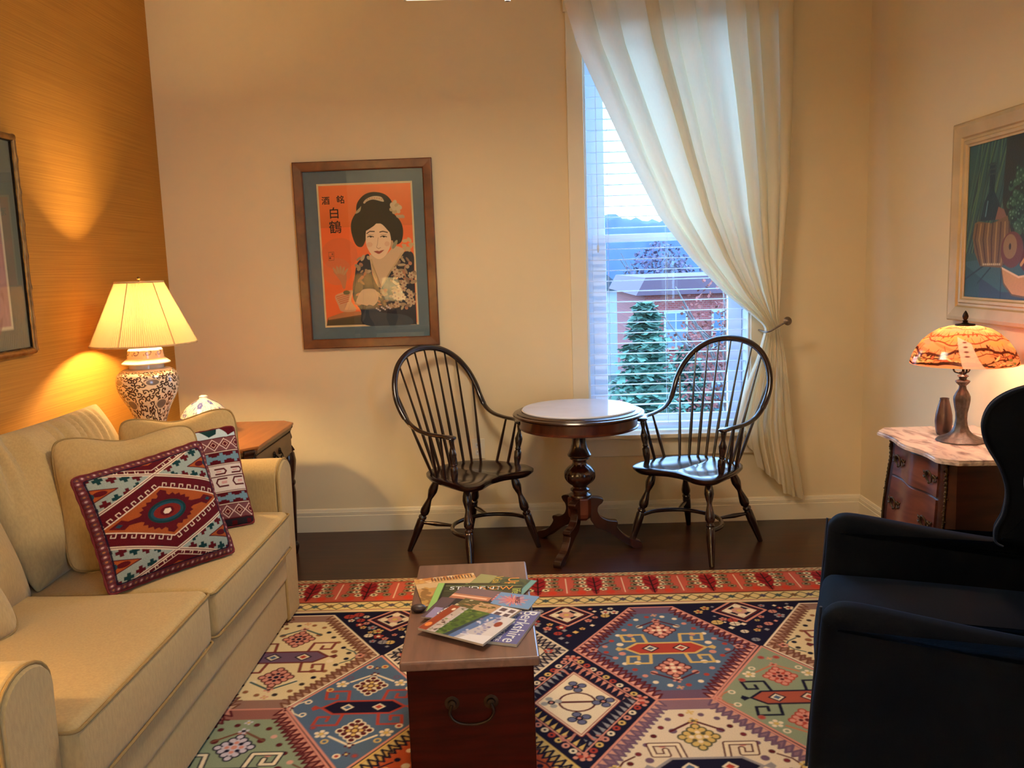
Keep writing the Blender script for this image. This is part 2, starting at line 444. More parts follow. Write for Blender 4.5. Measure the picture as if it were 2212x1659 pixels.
# ------------------------------------------------------------------ room shell
EXL = -3.4           # the room widens behind the camera
def shell():
    b = MB(); b.box(EXL, XR + 0.12, YF, YB + 0.2, -0.1, 0.0); struct(b.build('floor', m_floor, smooth=False))
    b = MB(); b.box(EXL, XR + 0.12, YF, YB + 0.2, ZC, ZC + 0.1); struct(b.build('ceiling', m_ceil, smooth=False))
    b = MB()
    b.box(XL - 0.12, WX0, YB, YB + 0.2, 0, ZC); b.box(WX1, XR + 0.12, YB, YB + 0.2, 0, ZC)
    b.box(WX0, WX1, YB, YB + 0.2, 0, WZ0); b.box(WX0, WX1, YB, YB + 0.2, WZ1, ZC)
    struct(b.build('wall_back', m_wall, smooth=False))
    b = MB(); b.box(XL - 0.12, XL, -0.4, YB, 0, ZC); struct(b.build('wall_left', m_grass, smooth=False))
    b = MB(); y0, y1, z0, z1 = ADDED_WIN
    b.box(XR, XR + 0.12, y1, YB, 0, ZC); b.box(XR, XR + 0.12, YF, y0, 0, ZC); b.box(XR, XR + 0.12, y0, y1, 0, z0); b.box(XR, XR + 0.12, y0, y1, z1, ZC)
    struct(b.build('wall_right', m_wall, smooth=False))
    w2 = bpy.data.objects.new('added_window', None); COL.objects.link(w2); w2['kind'] = 'structure'  # added window, out of view, gives the room cool daylight
    b = MB()
    b.box(XR - 0.02, XR, y0 - 0.09, y0, z0 - 0.09, z1 + 0.09); b.box(XR - 0.02, XR, y1, y1 + 0.09, z0 - 0.09, z1 + 0.09); b.box(XR - 0.02, XR, y0, y1, z1, z1 + 0.09); b.box(XR - 0.03, XR, y0, y1, z0 - 0.05, z0)
    b.build('casing', m_trim, w2, smooth=False)
    b = MB(); ym = (y0 + y1) / 2; zm = (z0 + z1) / 2
    b.box(XR + 0.05, XR + 0.085, ym - 0.03, ym + 0.03, z0, z1); b.box(XR + 0.05, XR + 0.085, y0, ym - 0.03, zm - 0.02, zm + 0.02); b.box(XR + 0.05, XR + 0.085, ym + 0.03, y1, zm - 0.02, zm + 0.02)
    b.build('sash', m_trim, w2, smooth=False)
    b = MB(); b.box(EXL, XR + 0.12, YF - 0.12, YF, 0, ZC); b.box(EXL - 0.12, EXL, YF - 0.12, -0.28, 0, ZC)
    b.box(EXL, XL - 0.12, -0.4, -0.28, 0, ZC)
    struct(b.build('wall_front', m_wall, smooth=False))
    # baseboards: profile swept along the wall
    prof = [(0, 0), (0.016, 0), (0.016, 0.092), (0.0125, 0.095), (0.0135, 0.098), (0.0135, 0.114), (0.010, 0.117), (0.010, 0.120), (0.006, 0.131), (0, 0.133)]
    def base(name, p0, p1, nx, ny):
        b = MB(); n = len(prof); vs = []
        for p in (p0, p1):
            for d, z in prof: vs.append((p[0] + nx * d, p[1] + ny * d, z))
        f = [(i, (i + 1) % n, n + (i + 1) % n, n + i) for i in range(n)] + [tuple(range(n)), tuple(range(2 * n - 1, n - 1, -1))]
        b.add(vs, f); struct(b.build(name, m_trim, smooth=False))
    base('baseboard_back', (XL, YB), (XR, YB), 0, -1)
    base('baseboard_left', (XL, -0.4), (XL, YB - 0.016), 1, 0)
    base('baseboard_right', (XR, YF), (XR, YB - 0.016), -1, 0)
shell()

def window():
    w = bpy.data.objects.new('window_1', None); COL.objects.link(w); w['kind'] = 'structure'
    w.location = ((WX0 + WX1) / 2, YB, WZ0)
    def P(b, name, mat, **k):
        for i, v in enumerate(b.v): b.v[i] = Vector(v) - w.location
        return b.build(name, mat, w, **k)
    cw = 0.088
    b = MB()
    for x0, x1 in ((WX0 - cw, WX0), (WX1, WX1 + cw)):
        b.box(x0, x1, YB - 0.018, YB + 0.001, WZ0, WZ1 + 0.0)
    b.box(WX0 - cw - 0.01, WX1 + cw + 0.01, YB - 0.022, YB + 0.001, WZ1, WZ1 + 0.11)
    P(b, 'casing', m_trim, bevel=0.003, smooth=False)
    b = MB(); b.box(WX0 - cw - 0.015, WX1 + cw + 0.015, YB - 0.05, YB + 0.14, WZ0 - 0.022, WZ0 + 0.004); P(b, 'stool', m_trim, bevel=0.006, smooth=False)
    b = MB(); b.box(WX0 - cw, WX1 + cw, YB - 0.016, YB + 0.001, WZ0 - 0.125, WZ0 - 0.022); P(b, 'apron', m_trim, bevel=0.003, smooth=False)
    # jamb liners
    b = MB()
    b.box(WX0, WX0 + 0.012, YB, YB + 0.2, WZ0, WZ1); b.box(WX1 - 0.012, WX1, YB, YB + 0.2, WZ0, WZ1); b.box(WX0, WX1, YB, YB + 0.2, WZ1 - 0.012, WZ1)
    P(b, 'jamb', m_sash, smooth=False)
    def sash(name, y, z0, z1):
        b = MB(); st = 0.078; xa, xb = WX0 + 0.045, WX1 - 0.015
        b.box(xa, xa + st, y, y + 0.035, z0 + 0.003, z1); b.box(xb - st, xb, y, y + 0.035, z0, z1)
        b.box(xa + st, xb - st, y, y + 0.035, z0, z0 + (0.085 if z0 < 1 else 0.04)); b.box(xa + st, xb - st, y, y + 0.035, z1 - 0.045, z1)
        s = P(b, name, m_sash, bevel=0.004, smooth=False)
        g = MB(); g.box(xa + st - 0.005, xb - st + 0.005, y + 0.015, y + 0.019, z0 + 0.03, z1 - 0.03)
        for i, v in enumerate(g.v): g.v[i] = Vector(v) - w.location
        g.build('pane', m_winglass, s, smooth=False)
    m_winglass = glass_pane_mat('window_glass', 1.0)
    sash('lower_sash', YB + 0.125, WZ0 + 0.002, 1.64)
    sash('upper_sash', YB + 0.162, 1.60, WZ1 - 0.012)
    b = MB(); b.box(WX0 + 0.012, WX0 + 0.045, YB + 0.12, YB + 0.197, WZ0 + 0.001, WZ1 - 0.013); P(b, 'sash_track', m_sash, smooth=False)
window()

# ------------------------------------------------------------------ venetian blind inside the window
def blinds():
    m_slat = translucent_mat('white_blind_slats', (238, 242, 248), fac=0.5, noise=0.01)
    t = thing('venetian_blind', 'white venetian blind with open slats hanging inside the window', 'blind', ((WX0 + WX1) / 2, YB + 0.06, WZ0))
    W = (WX1 - WX0) / 2 - 0.018
    b = MB(); z = 0.10; zs = []
    rnd = random.Random(5)
    while z < 2.20:
        zs.append(z)
        tilt = rnd.uniform(-0.04, 0.04)
        n = 6; dy = 0.019
        sag = rnd.uniform(-0.001, 0.001)
        rows = []
        for i in range(5):
            yy = -dy + 2 * dy * i / 4; crown = 0.0025 * (1 - (yy / dy) ** 2)
            for x, s in ((-W, 1), (0, 1), (W, 1)):
                rows.append((x, yy, z + yy * math.tan(tilt) + crown + (sag if x == 0 else 0)))
        top = rows; bot = [(x, y, zz - 0.0022) for x, y, zz in rows]
        vs = top + bot; f = []
        for i in range(4):
            for k in range(2):
                a = i * 3 + k
                f.append((a, a + 1, a + 4, a + 3)); f.append((15 + a, 15 + a + 3, 15 + a + 4, 15 + a + 1))
        for k in range(2):
            f.append((k, 15 + k, 15 + k + 1, k + 1)); f.append((12 + k, 13 + k, 28 + k, 27 + k))
        b.add(vs, f)
        z += 0.0585
    b.build('slats', m_slat, t, smooth=False)
    b = MB(); b.box(-W, W, -0.027, 0.027, 2.215, 2.26); b.build('head_rail', m_slat, t, smooth=False, bevel=0.003)
    b = MB(); b.box(-W, W, -0.026, 0.026, 0.035, 0.055); b.build('bottom_rail', m_slat, t, smooth=False, bevel=0.004)
    cm = pmat('blind_cord', (225, 228, 232), rough=0.8)
    b = MB()
    for x in (-W + 0.11, 0.0, W - 0.11):
        for y in (-0.027, 0.027):
            b.tube([(x, y, 0.05), (x, y, 2.22)], 0.0009, seg=5)
    b.build('ladder_cord', cm, t)
    b = MB(); b.tube([(-W + 0.05, -0.035, 2.22), (-W + 0.052, -0.036, 1.06)], 0.0015, seg=6)
    b.lathe([(0.003, 1.02), (0.006, 1.03), (0.006, 1.055), (0.002, 1.065)], cx=-W + 0.052, cy=-0.036, seg=8)
    b.build('pull_cord', cm, t)
blinds()

# ------------------------------------------------------------------ curtain, rod, holdback
def curtain():
    m = translucent_mat('cream_curtain_satin', (252, 242, 216), fac=0.30, noise=0.03, nscale=300, stretch=(1, 1, 0.05))
    Lz = [0.30, 0.46, 0.572, 0.75, 0.952, 1.09, 1.115, 1.192, 1.296, 1.486, 1.724, 2.017, 2.387, 2.611, 2.83, 3.02]
    Lx = [1.20, 1.16, 1.150, 1.20, 1.269, 1.300, 1.300, 1.218, 1.093, 0.919, 0.748, 0.604, 0.440, 0.343, 0.281, 0.255]
    Rz = [0.10, 0.405, 0.665, 0.922, 1.074, 1.15, 1.274, 1.471, 1.858, 2.329, 2.788, 3.02]
    Rx = [1.560, 1.502, 1.461, 1.420, 1.385, 1.370, 1.381, 1.393, 1.428, 1.444, 1.446, 1.446]
    NU, NT, NB = 330, 120, 80
    us = np.linspace(0, 1, NU)
    rows = []
    for i in range(NT): rows.append(('t', 3.02 + (1.105 - 3.02) * (i / (NT - 1)) ** 0.9))
    for i in range(1, NB + 1): rows.append(('b', i / NB))
    warp = us + 0.030 * np.sin(2 * PI * us * 2.3 + 0.5) + 0.016 * np.sin(2 * PI * us * 5.1 + 1.0)
    npl = 11.0
    ph = 2 * PI * npl * warp
    w1 = np.sin(ph) + 0.28 * np.sin(2 * ph + 1.1) + 0.35 * np.sin(0.5 * ph + 0.3)
    w2 = np.sin(2 * PI * 6.0 * warp + 0.8) + 0.25 * np.sin(2 * PI * 13 * warp)
    hem = np.interp(us, [0, 0.12, 0.13, 0.26, 0.27, 0.45, 0.62, 0.63, 1], [0.55, 0.52, 0.46, 0.42, 0.33, 0.27, 0.22, 0.17, 0.125])
    V = []
    for kind, s in rows:
        if kind == 't':
            z = np.full(NU, s); q = (s - 1.105) / (3.02 - 1.105)
            amp = 0.018 + 0.022 * min(1, q * 3.5); wv = w1
            blend = 0.0
            y0 = 4.615 + 0.03 * q
        else:
            z = 1.105 + (hem - 1.105) * s; q = s
            amp = 0.017 + 0.020 * s; blend = min(1, s * 2)
            y0 = 4.615 + 0.055 * s
        xl = np.interp(z, Lz, Lx); xr = np.interp(z, Rz, Rx)
        x = xl + (xr - xl) * us
        wv = w1 * (1 - blend) + w2 * blend
        # the pleats lean over a little so their flanks overlap
        sp = (xr - xl) / npl
        x = x + sp * 0.34 * np.cos(ph) * (1 if kind == 't' else (1 - blend * 0.5))
        y = y0 + amp * wv / 1.2
        y = np.minimum(y, YB - 0.03)
        V.append(np.stack([x, y, z], -1))
    V = np.array(V); nr = len(rows)
    for it in range(1):
        V[1:-1, :, 0] = (V[:-2, :, 0] + 2 * V[1:-1, :, 0] + V[2:, :, 0]) / 4
    faces = [(r * NU + k, r * NU + k + 1, (r + 1) * NU + k + 1, (r + 1) * NU + k) for r in range(nr - 1) for k in range(NU - 1)]
    o = mesh_obj('curtain', V.reshape(-1, 3).tolist(), faces, m, angle=180)
    tag(o, 'long cream satin curtain swept aside from the window and held back at the right', 'curtain')
    r = thing('curtain_rod', 'dark curtain rod above the window just out of view', 'curtain rod', (0.87, 4.63, 3.03))
    b = MB(); b.tube([(-0.72, 0, 0), (0.72, 0, 0)], 0.011, seg=14); b.build('rod', m_dark_metal, r)
    for s in (-1, 1):
        b = MB(); b.sphere((s * 0.745, 0, 0), 0.026); b.build('finial', m_dark_metal, r)
        b = MB(); b.tube([(s * 0.66, 0, -0.005), (s * 0.66, YB - 4.63 - 0.001, -0.005)], 0.007, seg=8); b.build('bracket', m_dark_metal, r)
    h = thing('curtain_holdback', 'small pewter holdback with a round knob gathering the cream curtain', 'curtain holdback', (1.30, YB, 1.10))
    b = MB(); pts = [(-0.006, 0.0, -0.012), (-0.010, -0.10, -0.012), (-0.012, -0.165, -0.012), (0.004, -0.195, -0.006), (0.04, -0.205, 0.016), (0.085, -0.21, 0.042)]
    b.tube(catmull(pts, 8), 0.0045, seg=10); b.build('arm', m_pewter, h)
    b = MB(); b.lathe([(0.002, 0), (0.012, 0.002), (0.021, 0.006), (0.023, 0.011), (0.019, 0.015), (0.012, 0.016), (0.008, 0.02), (0.002, 0.022)], seg=24, m=axis_matrix((0.09, -0.203, 0.045), (0.095, -0.25, 0.052)))
    b.build('knob', m_pewter, h)
    b = MB(); b.lathe([(0.002, 0), (0.02, 0), (0.02, 0.004), (0.008, 0.008)], seg=20, m=axis_matrix((-0.006, 0, -0.012), (-0.006, -0.1, -0.012))); b.build('wall_plate', m_pewter, h)
curtain()

# ------------------------------------------------------------------ outside the window
def outside():
    m_g = pmat('lawn_outside', (28, 44, 40), rough=1, noise=0.2, nscale=0.5)
    b = MB(); b.box(-60, 90, 6.5, 160, -4.6, -4.5); g = b.build('ground_outside', m_g, smooth=False); g['kind'] = 'structure'
    # wooded hill far away
    m_h = pmat('hazy_woods', (40, 58, 88), rough=1, noise=0.12, nscale=0.25)  # bluish distance haze put into the colour
    nx, ny = 160, 12; rnd = random.Random(2); vs = []
    for j in range(ny):
        for i in range(nx):
            x = -40 + 120 * i / (nx - 1); t = j / (ny - 1)
            top = 5.6 + 1.2 * math.sin(x * 0.06 + 1) + 0.5 * math.sin(x * 0.31)
            vs.append((x, 75 + 25 * t + rnd.uniform(-.6, .6), -5 + (top + 5) * math.sin(t * PI / 2) + rnd.uniform(-0.35, 0.35) * (j > 0)))
    f = [(j * nx + i, j * nx + i + 1, (j + 1) * nx + i + 1, (j + 1) * nx + i) for j in range(ny - 1) for i in range(nx - 1)]
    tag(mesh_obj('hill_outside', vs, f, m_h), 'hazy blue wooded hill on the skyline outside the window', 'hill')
    # red brick building
    m_b, nt, out = new_mat('red_brick')
    p = nt.nodes.new('ShaderNodeBsdfPrincipled'); p.inputs['Roughness'].default_value = 0.9; nt.links.new(p.outputs[0], out.inputs[0])
    br = nt.nodes.new('ShaderNodeTexBrick'); br.inputs['Color1'].default_value = (*lin((118, 48, 42)), 1); br.inputs['Color2'].default_value = (*lin((104, 42, 38)), 1); br.inputs['Mortar'].default_value = (*lin((110, 84, 80)), 1)
    br.inputs['Scale'].default_value = 4; tc = nt.nodes.new('ShaderNodeTexCoord'); mp = nt.nodes.new('ShaderNodeMapping'); mp.inputs['Rotation'].default_value = (PI / 2, 0, 0)
    nt.links.new(tc.outputs['Object'], mp.inputs[0]); nt.links.new(mp.outputs[0], br.inputs['Vector']); nt.links.new(br.outputs[0], p.inputs['Base Color'])
    t = thing('brick_building', 'red brick building with white windows beyond the garden trees', 'building', (8.5, 27, -4.5))
    b = MB(); b.box(-4.7, 6, 0, 8, 0, 4.95); b.build('walls', m_b, t, smooth=False)
    b = MB(); b.prism([(-5.0, 4.95), (6.3, 4.95), (6.0, 5.5), (-4.7, 5.5)], 8.6, 'xz', 4.0); b.build('roof', pmat('grey_pink_roof', (74, 54, 66), rough=0.9), t, smooth=False)
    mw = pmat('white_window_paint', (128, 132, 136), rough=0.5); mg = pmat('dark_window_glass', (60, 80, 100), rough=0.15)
    for zz in (0.9, 3.2):
        for x in (-4.1, -2.6, -1.0, 0.6, 2.2, 3.8):
            b = MB(); b.box(x, x + 0.75, -0.06, 0.0, zz, zz + 1.25); o = b.build('window', mw, t, smooth=False)
            b = MB()
            for c in range(2):
                for r_ in range(2):
                    b.box(x + 0.07 + c * 0.33, x + 0.35 + c * 0.33, -0.07, -0.055, zz + 0.08 + r_ * 0.57, zz + 0.58 + r_ * 0.57)
            b.build('pane', mg, o, smooth=False)
    t = thing('white_house', 'small white house with a blue grey roof left of the brick building', 'building', (4.0, 46, -4.5))
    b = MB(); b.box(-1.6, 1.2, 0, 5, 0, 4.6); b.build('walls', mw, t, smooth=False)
    b = MB(); b.prism([(-1.8, 4.6), (1.4, 4.6), (-0.2, 5.9)], 5.4, 'xz', 2.4); b.build('roof', pmat('blue_grey_roof', (44, 52, 62), rough=0.9), t, smooth=False)
    # trees
    m_con = pmat('conifer_needles', (66, 104, 84), rough=0.9, noise=0.25, nscale=3)
    m_bark = pmat('bark_outside', (90, 80, 78), rough=1, noise=0.2, nscale=10)
    m_red = pmat('russet_leaves', (116, 56, 46), rough=0.9, noise=0.25, nscale=3)
    m_grn = pmat('green_leaves', (64, 92, 70), rough=0.9, noise=0.25, nscale=2)
    def leaf_cloud(b, rnd, c, r, n, size):
        for _ in range(n):
            while True:
                p = Vector((rnd.uniform(-1, 1), rnd.uniform(-1, 1), rnd.uniform(-1, 1)))
                if 0.25 < p.length < 1: break
            p = Vector((c[0] + p.x * r[0], c[1] + p.y * r[1], c[2] + p.z * r[2]))
            a = Vector((rnd.gauss(0, 1), rnd.gauss(0, 1), rnd.gauss(0, 1))).normalized() * size * rnd.uniform(.6, 1.3)
            bb = a.cross(Vector((rnd.gauss(0, 1), rnd.gauss(0, 1), rnd.gauss(0, 1)))).normalized() * size * rnd.uniform(.4, .8)
            b.add([p - a, p - bb, p + a, p + bb], [(0, 1, 2, 3)])
    def conifer(name, loc, h, rad, label, seed):
        rnd = random.Random(seed); t = thing(name, label, 'tree', loc)
        b = MB(); b.tube([(0, 0, 0), (0, 0, h * 0.97)], [0.13, 0.02], seg=8); b.build('trunk', m_bark, t)
        b = MB()
        for k in range(46):
            z = h * (0.06 + 0.92 * k / 46); R = rad * (1 - k / 47) ** 0.8 + 0.08
            for q in range(17):
                a = rnd.uniform(0, 2 * PI); L = R * rnd.uniform(0.75, 1.1)
                for s in range(10):
                    u = (s + 1) / 10; w = 0.10 * (1.15 - u) + 0.04
                    p = Vector((math.cos(a) * L * u, math.sin(a) * L * u, z - 0.22 * L * u + rnd.uniform(-.05, .05)))
                    d = Vector((-math.sin(a), math.cos(a), rnd.uniform(-.5, .5))) * w
                    e = Vector((math.cos(a), math.sin(a), rnd.uniform(-.6, .3))) * 0.06
                    b.add([p - d, p - e, p + d, p + e], [(0, 1, 2, 3)])
        b.build('needles', m_con, t, smooth=False)
    def broadleaf(name, loc, h, r, label, seed, ml, n, size):
        rnd = random.Random(seed); t = thing(name, label, 'tree', loc)
        b = MB(); b.tube([(0, 0, 0), (0.05, 0, h * 0.35), (0.1, 0.05, h * 0.6)], [0.14, 0.1, 0.06], seg=8)
        for k in range(26):
            a = rnd.uniform(0, 2 * PI); z0 = h * rnd.uniform(0.25, 0.6); L = r * rnd.uniform(0.7, 1.1)
            e = Vector((math.cos(a) * L, math.sin(a) * L, z0 + rnd.uniform(0.4, 1.0) * (h - z0)))
            mid = Vector((math.cos(a) * L * 0.4, math.sin(a) * L * 0.4, (z0 + e.z) / 2 + 0.2))
            b.tube(catmull([(0.05, 0, z0), mid, e], 4), 0.018, seg=4)
        b.build('branches', m_bark, t)
        b = MB(); leaf_cloud(b, rnd, (0, 0, h * 0.66), (r, r, h * 0.38), n, size); b.build('leaves', ml, t, smooth=False)
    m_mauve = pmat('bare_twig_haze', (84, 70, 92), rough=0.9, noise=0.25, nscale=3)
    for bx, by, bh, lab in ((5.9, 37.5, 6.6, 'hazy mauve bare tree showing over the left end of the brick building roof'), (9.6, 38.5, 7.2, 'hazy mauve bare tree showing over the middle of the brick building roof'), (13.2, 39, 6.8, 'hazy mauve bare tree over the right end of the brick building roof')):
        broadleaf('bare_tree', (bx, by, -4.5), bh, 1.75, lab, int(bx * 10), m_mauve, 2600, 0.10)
    conifer('conifer', (1.78, 12.6, -4.5), 5.55, 1.35, 'tall blue green conifer nearest the window outside', 3)
    conifer('conifer', (3.6, 19, -4.5), 4.2, 1.6, 'low blue green conifer behind the tallest one outside', 4)
    broadleaf('garden_tree', (4.2, 17, -4.5), 5.6, 1.45, 'thin tree with russet leaves in front of the brick building', 7, m_red, 1700, 0.06)
    broadleaf('garden_tree', (6.9, 22.5, -4.5), 5.6, 1.9, 'russet tree outside at the right side of the window view', 8, m_red, 2200, 0.07)
    broadleaf('garden_bush', (1.5, 16.2, -4.5), 3.6, 1.5, 'pale green bushy tree low outside the window', 9, m_grn, 1600, 0.08)
    broadleaf('garden_bush', (4.25, 13.4, -4.5), 2.8, 1.0, 'green bush low outside beside the tall conifer', 10, m_grn, 1500, 0.07)
outside()

# ------------------------------------------------------------------ rug
def hooks_square(R, x, y, s, w, col, fx=1, fy=1, ol=None):
    """latch hook: a stem with a squared spiral"""
    pts = [(0, 0), (0.12, 1.0), (1.25, 1.0), (1.15, 0.25), (0.62, 0.25), (0.66, 0.62)]
    P = [(x + fx * a * s, y + fy * b * s) for a, b in pts]
    if ol: R.line(P, w * 1.9, ol)
    R.line(P, w, col)

def flower(R, x, y, r, petal, centre, n=6, ol=None, sy=1.0):
    for k in range(n):
        a = 2 * PI * k / n + 0.3
        if ol: R.ell(x + math.cos(a) * r * 0.62, y + math.sin(a) * r * 0.62 * sy, r * 0.42, r * 0.42 * sy, ol)
    for k in range(n):
        a = 2 * PI * k / n + 0.3
        R.ell(x + math.cos(a) * r * 0.62, y + math.sin(a) * r * 0.62 * sy, r * 0.31, r * 0.31 * sy, petal)
    R.ell(x, y, r * 0.34, r * 0.34 * sy, centre)

def rosette(R, x, y, rx, ry, c1, c2, c3):
    """lozenge of petals"""
    P = []
    for k in range(12):
        q, r = divmod(k, 3); t = r / 3
        c = [(1, 0), (0, 1), (-1, 0), (0, -1)]; a, b = c[q], c[(q + 1) % 4]
        P.append((x + (a[0] + (b[0] - a[0]) * t) * rx * 0.86, y + (a[1] + (b[1] - a[1]) * t) * ry * 0.86))
    for p in P: R.ell(p[0], p[1], rx * 0.27, ry * 0.25, c2)
    for p in P: R.ell(p[0], p[1], rx * 0.17, ry * 0.155, c1)
    R.poly([(x - rx * .7, y), (x, y + ry * .7), (x + rx * .7, y), (x, y - ry * .7)], c1)
    for k in range(8):
        a = 2 * PI * k / 8; R.ell(x + math.cos(a) * rx * 0.38, y + math.sin(a) * ry * 0.38, rx * 0.13, ry * 0.12, c2 if k % 2 else c3)
    R.ell(x, y, rx * 0.16, ry * 0.16, c3)

NAVY, CREAM, RED, PINK, BLUE, GREEN, GOLD, BROWN, MAROON = (26, 22, 44), (234, 214, 180), (176, 66, 50), (214, 142, 122), (84, 104, 128), (142, 152, 122), (214, 178, 104), (120, 74, 54), (92, 30, 34)
GREY, PURPLE, TEAL = (150, 146, 148), (112, 84, 104), (60, 84, 84)

def rug():
    X0, X1, Y0, Y1 = -1.62, 1.80, 0.90, 3.935
    R = Raster(X0, X1, Y0, Y1, 1141, 760, NAVY)
    rnd = random.Random(11)
    HX, HT, HY = 0.352, 0.092, 0.395
    def hexpts(cx, cy, k=1.0, kx=None):
        kx = k if kx is None else kx
        return [(cx - HX * kx, cy), (cx - HT * kx, cy + HY * k), (cx + HT * kx, cy + HY * k), (cx + HX * kx, cy), (cx + HT * kx, cy - HY * k), (cx - HT * kx, cy - HY * k)]
    def diapts(cx, cy, k=1.0):
        return [(cx - 0.262 * k, cy), (cx, cy + 0.39 * k), (cx + 0.262 * k, cy), (cx, cy - 0.39 * k)]
    def seg_zig(p, q, inx, iny, wd, c_tooth, c_ol, n):
        """row of slanted hooked teeth from p to q pointing inwards"""
        for i in range(n):
            t0, t1 = i / n, (i + 1) / n; tm = (t0 + t1) / 2
            a = (p[0] + (q[0] - p[0]) * t0, p[1] + (q[1] - p[1]) * t0); b = (p[0] + (q[0] - p[0]) * t1, p[1] + (q[1] - p[1]) * t1)
            m = (p[0] + (q[0] - p[0]) * tm + inx * wd, p[1] + (q[1] - p[1]) * tm + iny * wd)
            R.poly([a, (m[0], m[1]), b], c_tooth); R.line([a, m, b], 0.0085, c_ol)
    def motif(cx, cy, k, body, bodyol, hook, hookol, ros, chev, field):
        """long hexagonal bar with four latch hooks, rosettes and chevrons above and below"""
        bx, by = 0.158 * k, 0.047 * k
        bar = [(cx - bx, cy), (cx - bx * 0.68, cy + by), (cx + bx * 0.68, cy + by), (cx + bx, cy), (cx + bx * 0.68, cy - by), (cx - bx * 0.68, cy - by)]
        for fx in (-1, 1):
            for fy in (-1, 1):
                hooks_square(R, cx + fx * bx * 0.42, cy + fy * by, 0.078 * k, 0.0125 * k, hook, fx, fy, hookol)
        R.poly(bar, body); R.line(bar, 0.011 * k, bodyol, closed=True)
        for fx, c in ((-1, GOLD), (1, CREAM)):
            x = cx + fx * bx * 0.38
            R.poly([(x - 0.036 * k, cy), (x, cy + 0.034 * k), (x + 0.036 * k, cy), (x, cy - 0.034 * k)], NAVY)
            R.poly([(x - 0.026 * k, cy), (x, cy + 0.025 * k), (x + 0.026 * k, cy), (x, cy - 0.025 * k)], CREAM)
            R.poly([(x - 0.016 * k, cy), (x, cy + 0.015 * k), (x + 0.016 * k, cy), (x, cy - 0.015 * k)], RED if fx > 0 else BLUE)
        for fx in (-1, 1):
            R.poly([(cx + fx * bx, cy), (cx + fx * bx * 1.18, cy + 0.018), (cx + fx * bx * 1.25, cy), (cx + fx * bx * 1.18, cy - 0.018)], bodyol)
            arc = [(cx + fx * bx * 1.38, cy + 0.062 * k), (cx + fx * bx * 1.62, cy + 0.035 * k), (cx + fx * bx * 1.74, cy), (cx + fx * bx * 1.62, cy - 0.035 * k), (cx + fx * bx * 1.38, cy - 0.062 * k)]
            R.line(arc, 0.007 * k, chev)
            flower(R, cx + fx * bx * 1.80, cy, 0.022 * k, ros[0], ros[1], 5)
        for fy in (-1, 1):
            rosette(R, cx, cy + fy * 0.165 * k, 0.062 * k, 0.072 * k, *ros)
            R.line([(cx - 0.085 * k, cy + fy * 0.20 * k), (cx, cy + fy * 0.262 * k), (cx + 0.085 * k, cy + fy * 0.20 * k)], 0.010 * k, chev)
            flower(R, cx, cy + fy * 0.262 * k, 0.020 * k, ros[0], ros[1], 4)
            flower(R, cx, cy + fy * 0.315 * k, 0.016 * k, ros[0], GOLD, 4)
    def dots(cx, cy, kx, ky, n, cols, r, shape=None):
        P = hexpts(cx, cy, ky, kx) if shape is None else diapts(cx, cy, ky)
        m = len(P)
        for i in range(m):
            a, b = P[i], P[(i + 1) % m]; L = math.hypot(b[0] - a[0], b[1] - a[1]); q = max(1, int(round(L / 0.056 * n)))
            for j in range(q):
                t = (j + 0.5) / q; c = cols[(j + i) % len(cols)]
                R.ell(a[0] + (b[0] - a[0]) * t, a[1] + (b[1] - a[1]) * t, r, r * 1.05, c)
    def hexa(cx, cy, field, band, tooth, tol, edge, motif_args, dotc, mk=0.98):
        R.poly(hexpts(cx, cy, 1.0), band)
        P = hexpts(cx, cy, 0.83, 0.80)
        R.poly(P, field)
        Q = hexpts(cx, cy, 0.985, 0.975)
        for i in (0, 2, 3, 5):
            p, q = Q[i], Q[(i + 1) % 6]; mx, my = (p[0] + q[0]) / 2 - cx, (p[1] + q[1]) / 2 - cy; L = math.hypot(mx, my)
            seg_zig(p, q, -mx / L, -my / L, 0.036, tooth, tol, 15)
            p, q = P[i], P[(i + 1) % 6]
            seg_zig(p, q, mx / L, my / L, 0.020, field, tol, 15)
        R.line(hexpts(cx, cy, 1.0), 0.008, edge, closed=True)
        dots(cx, cy, 0.70, 0.74, 1.0, dotc, 0.0105)
        dots(cx, cy, 0.555, 0.60, 0.62, [dotc[-1], edge], 0.0135)
        motif(cx, cy, mk, *motif_args)
    blue_m = (RED, GOLD, GOLD, None, (PINK, MAROON, CREAM), MAROON, BLUE)
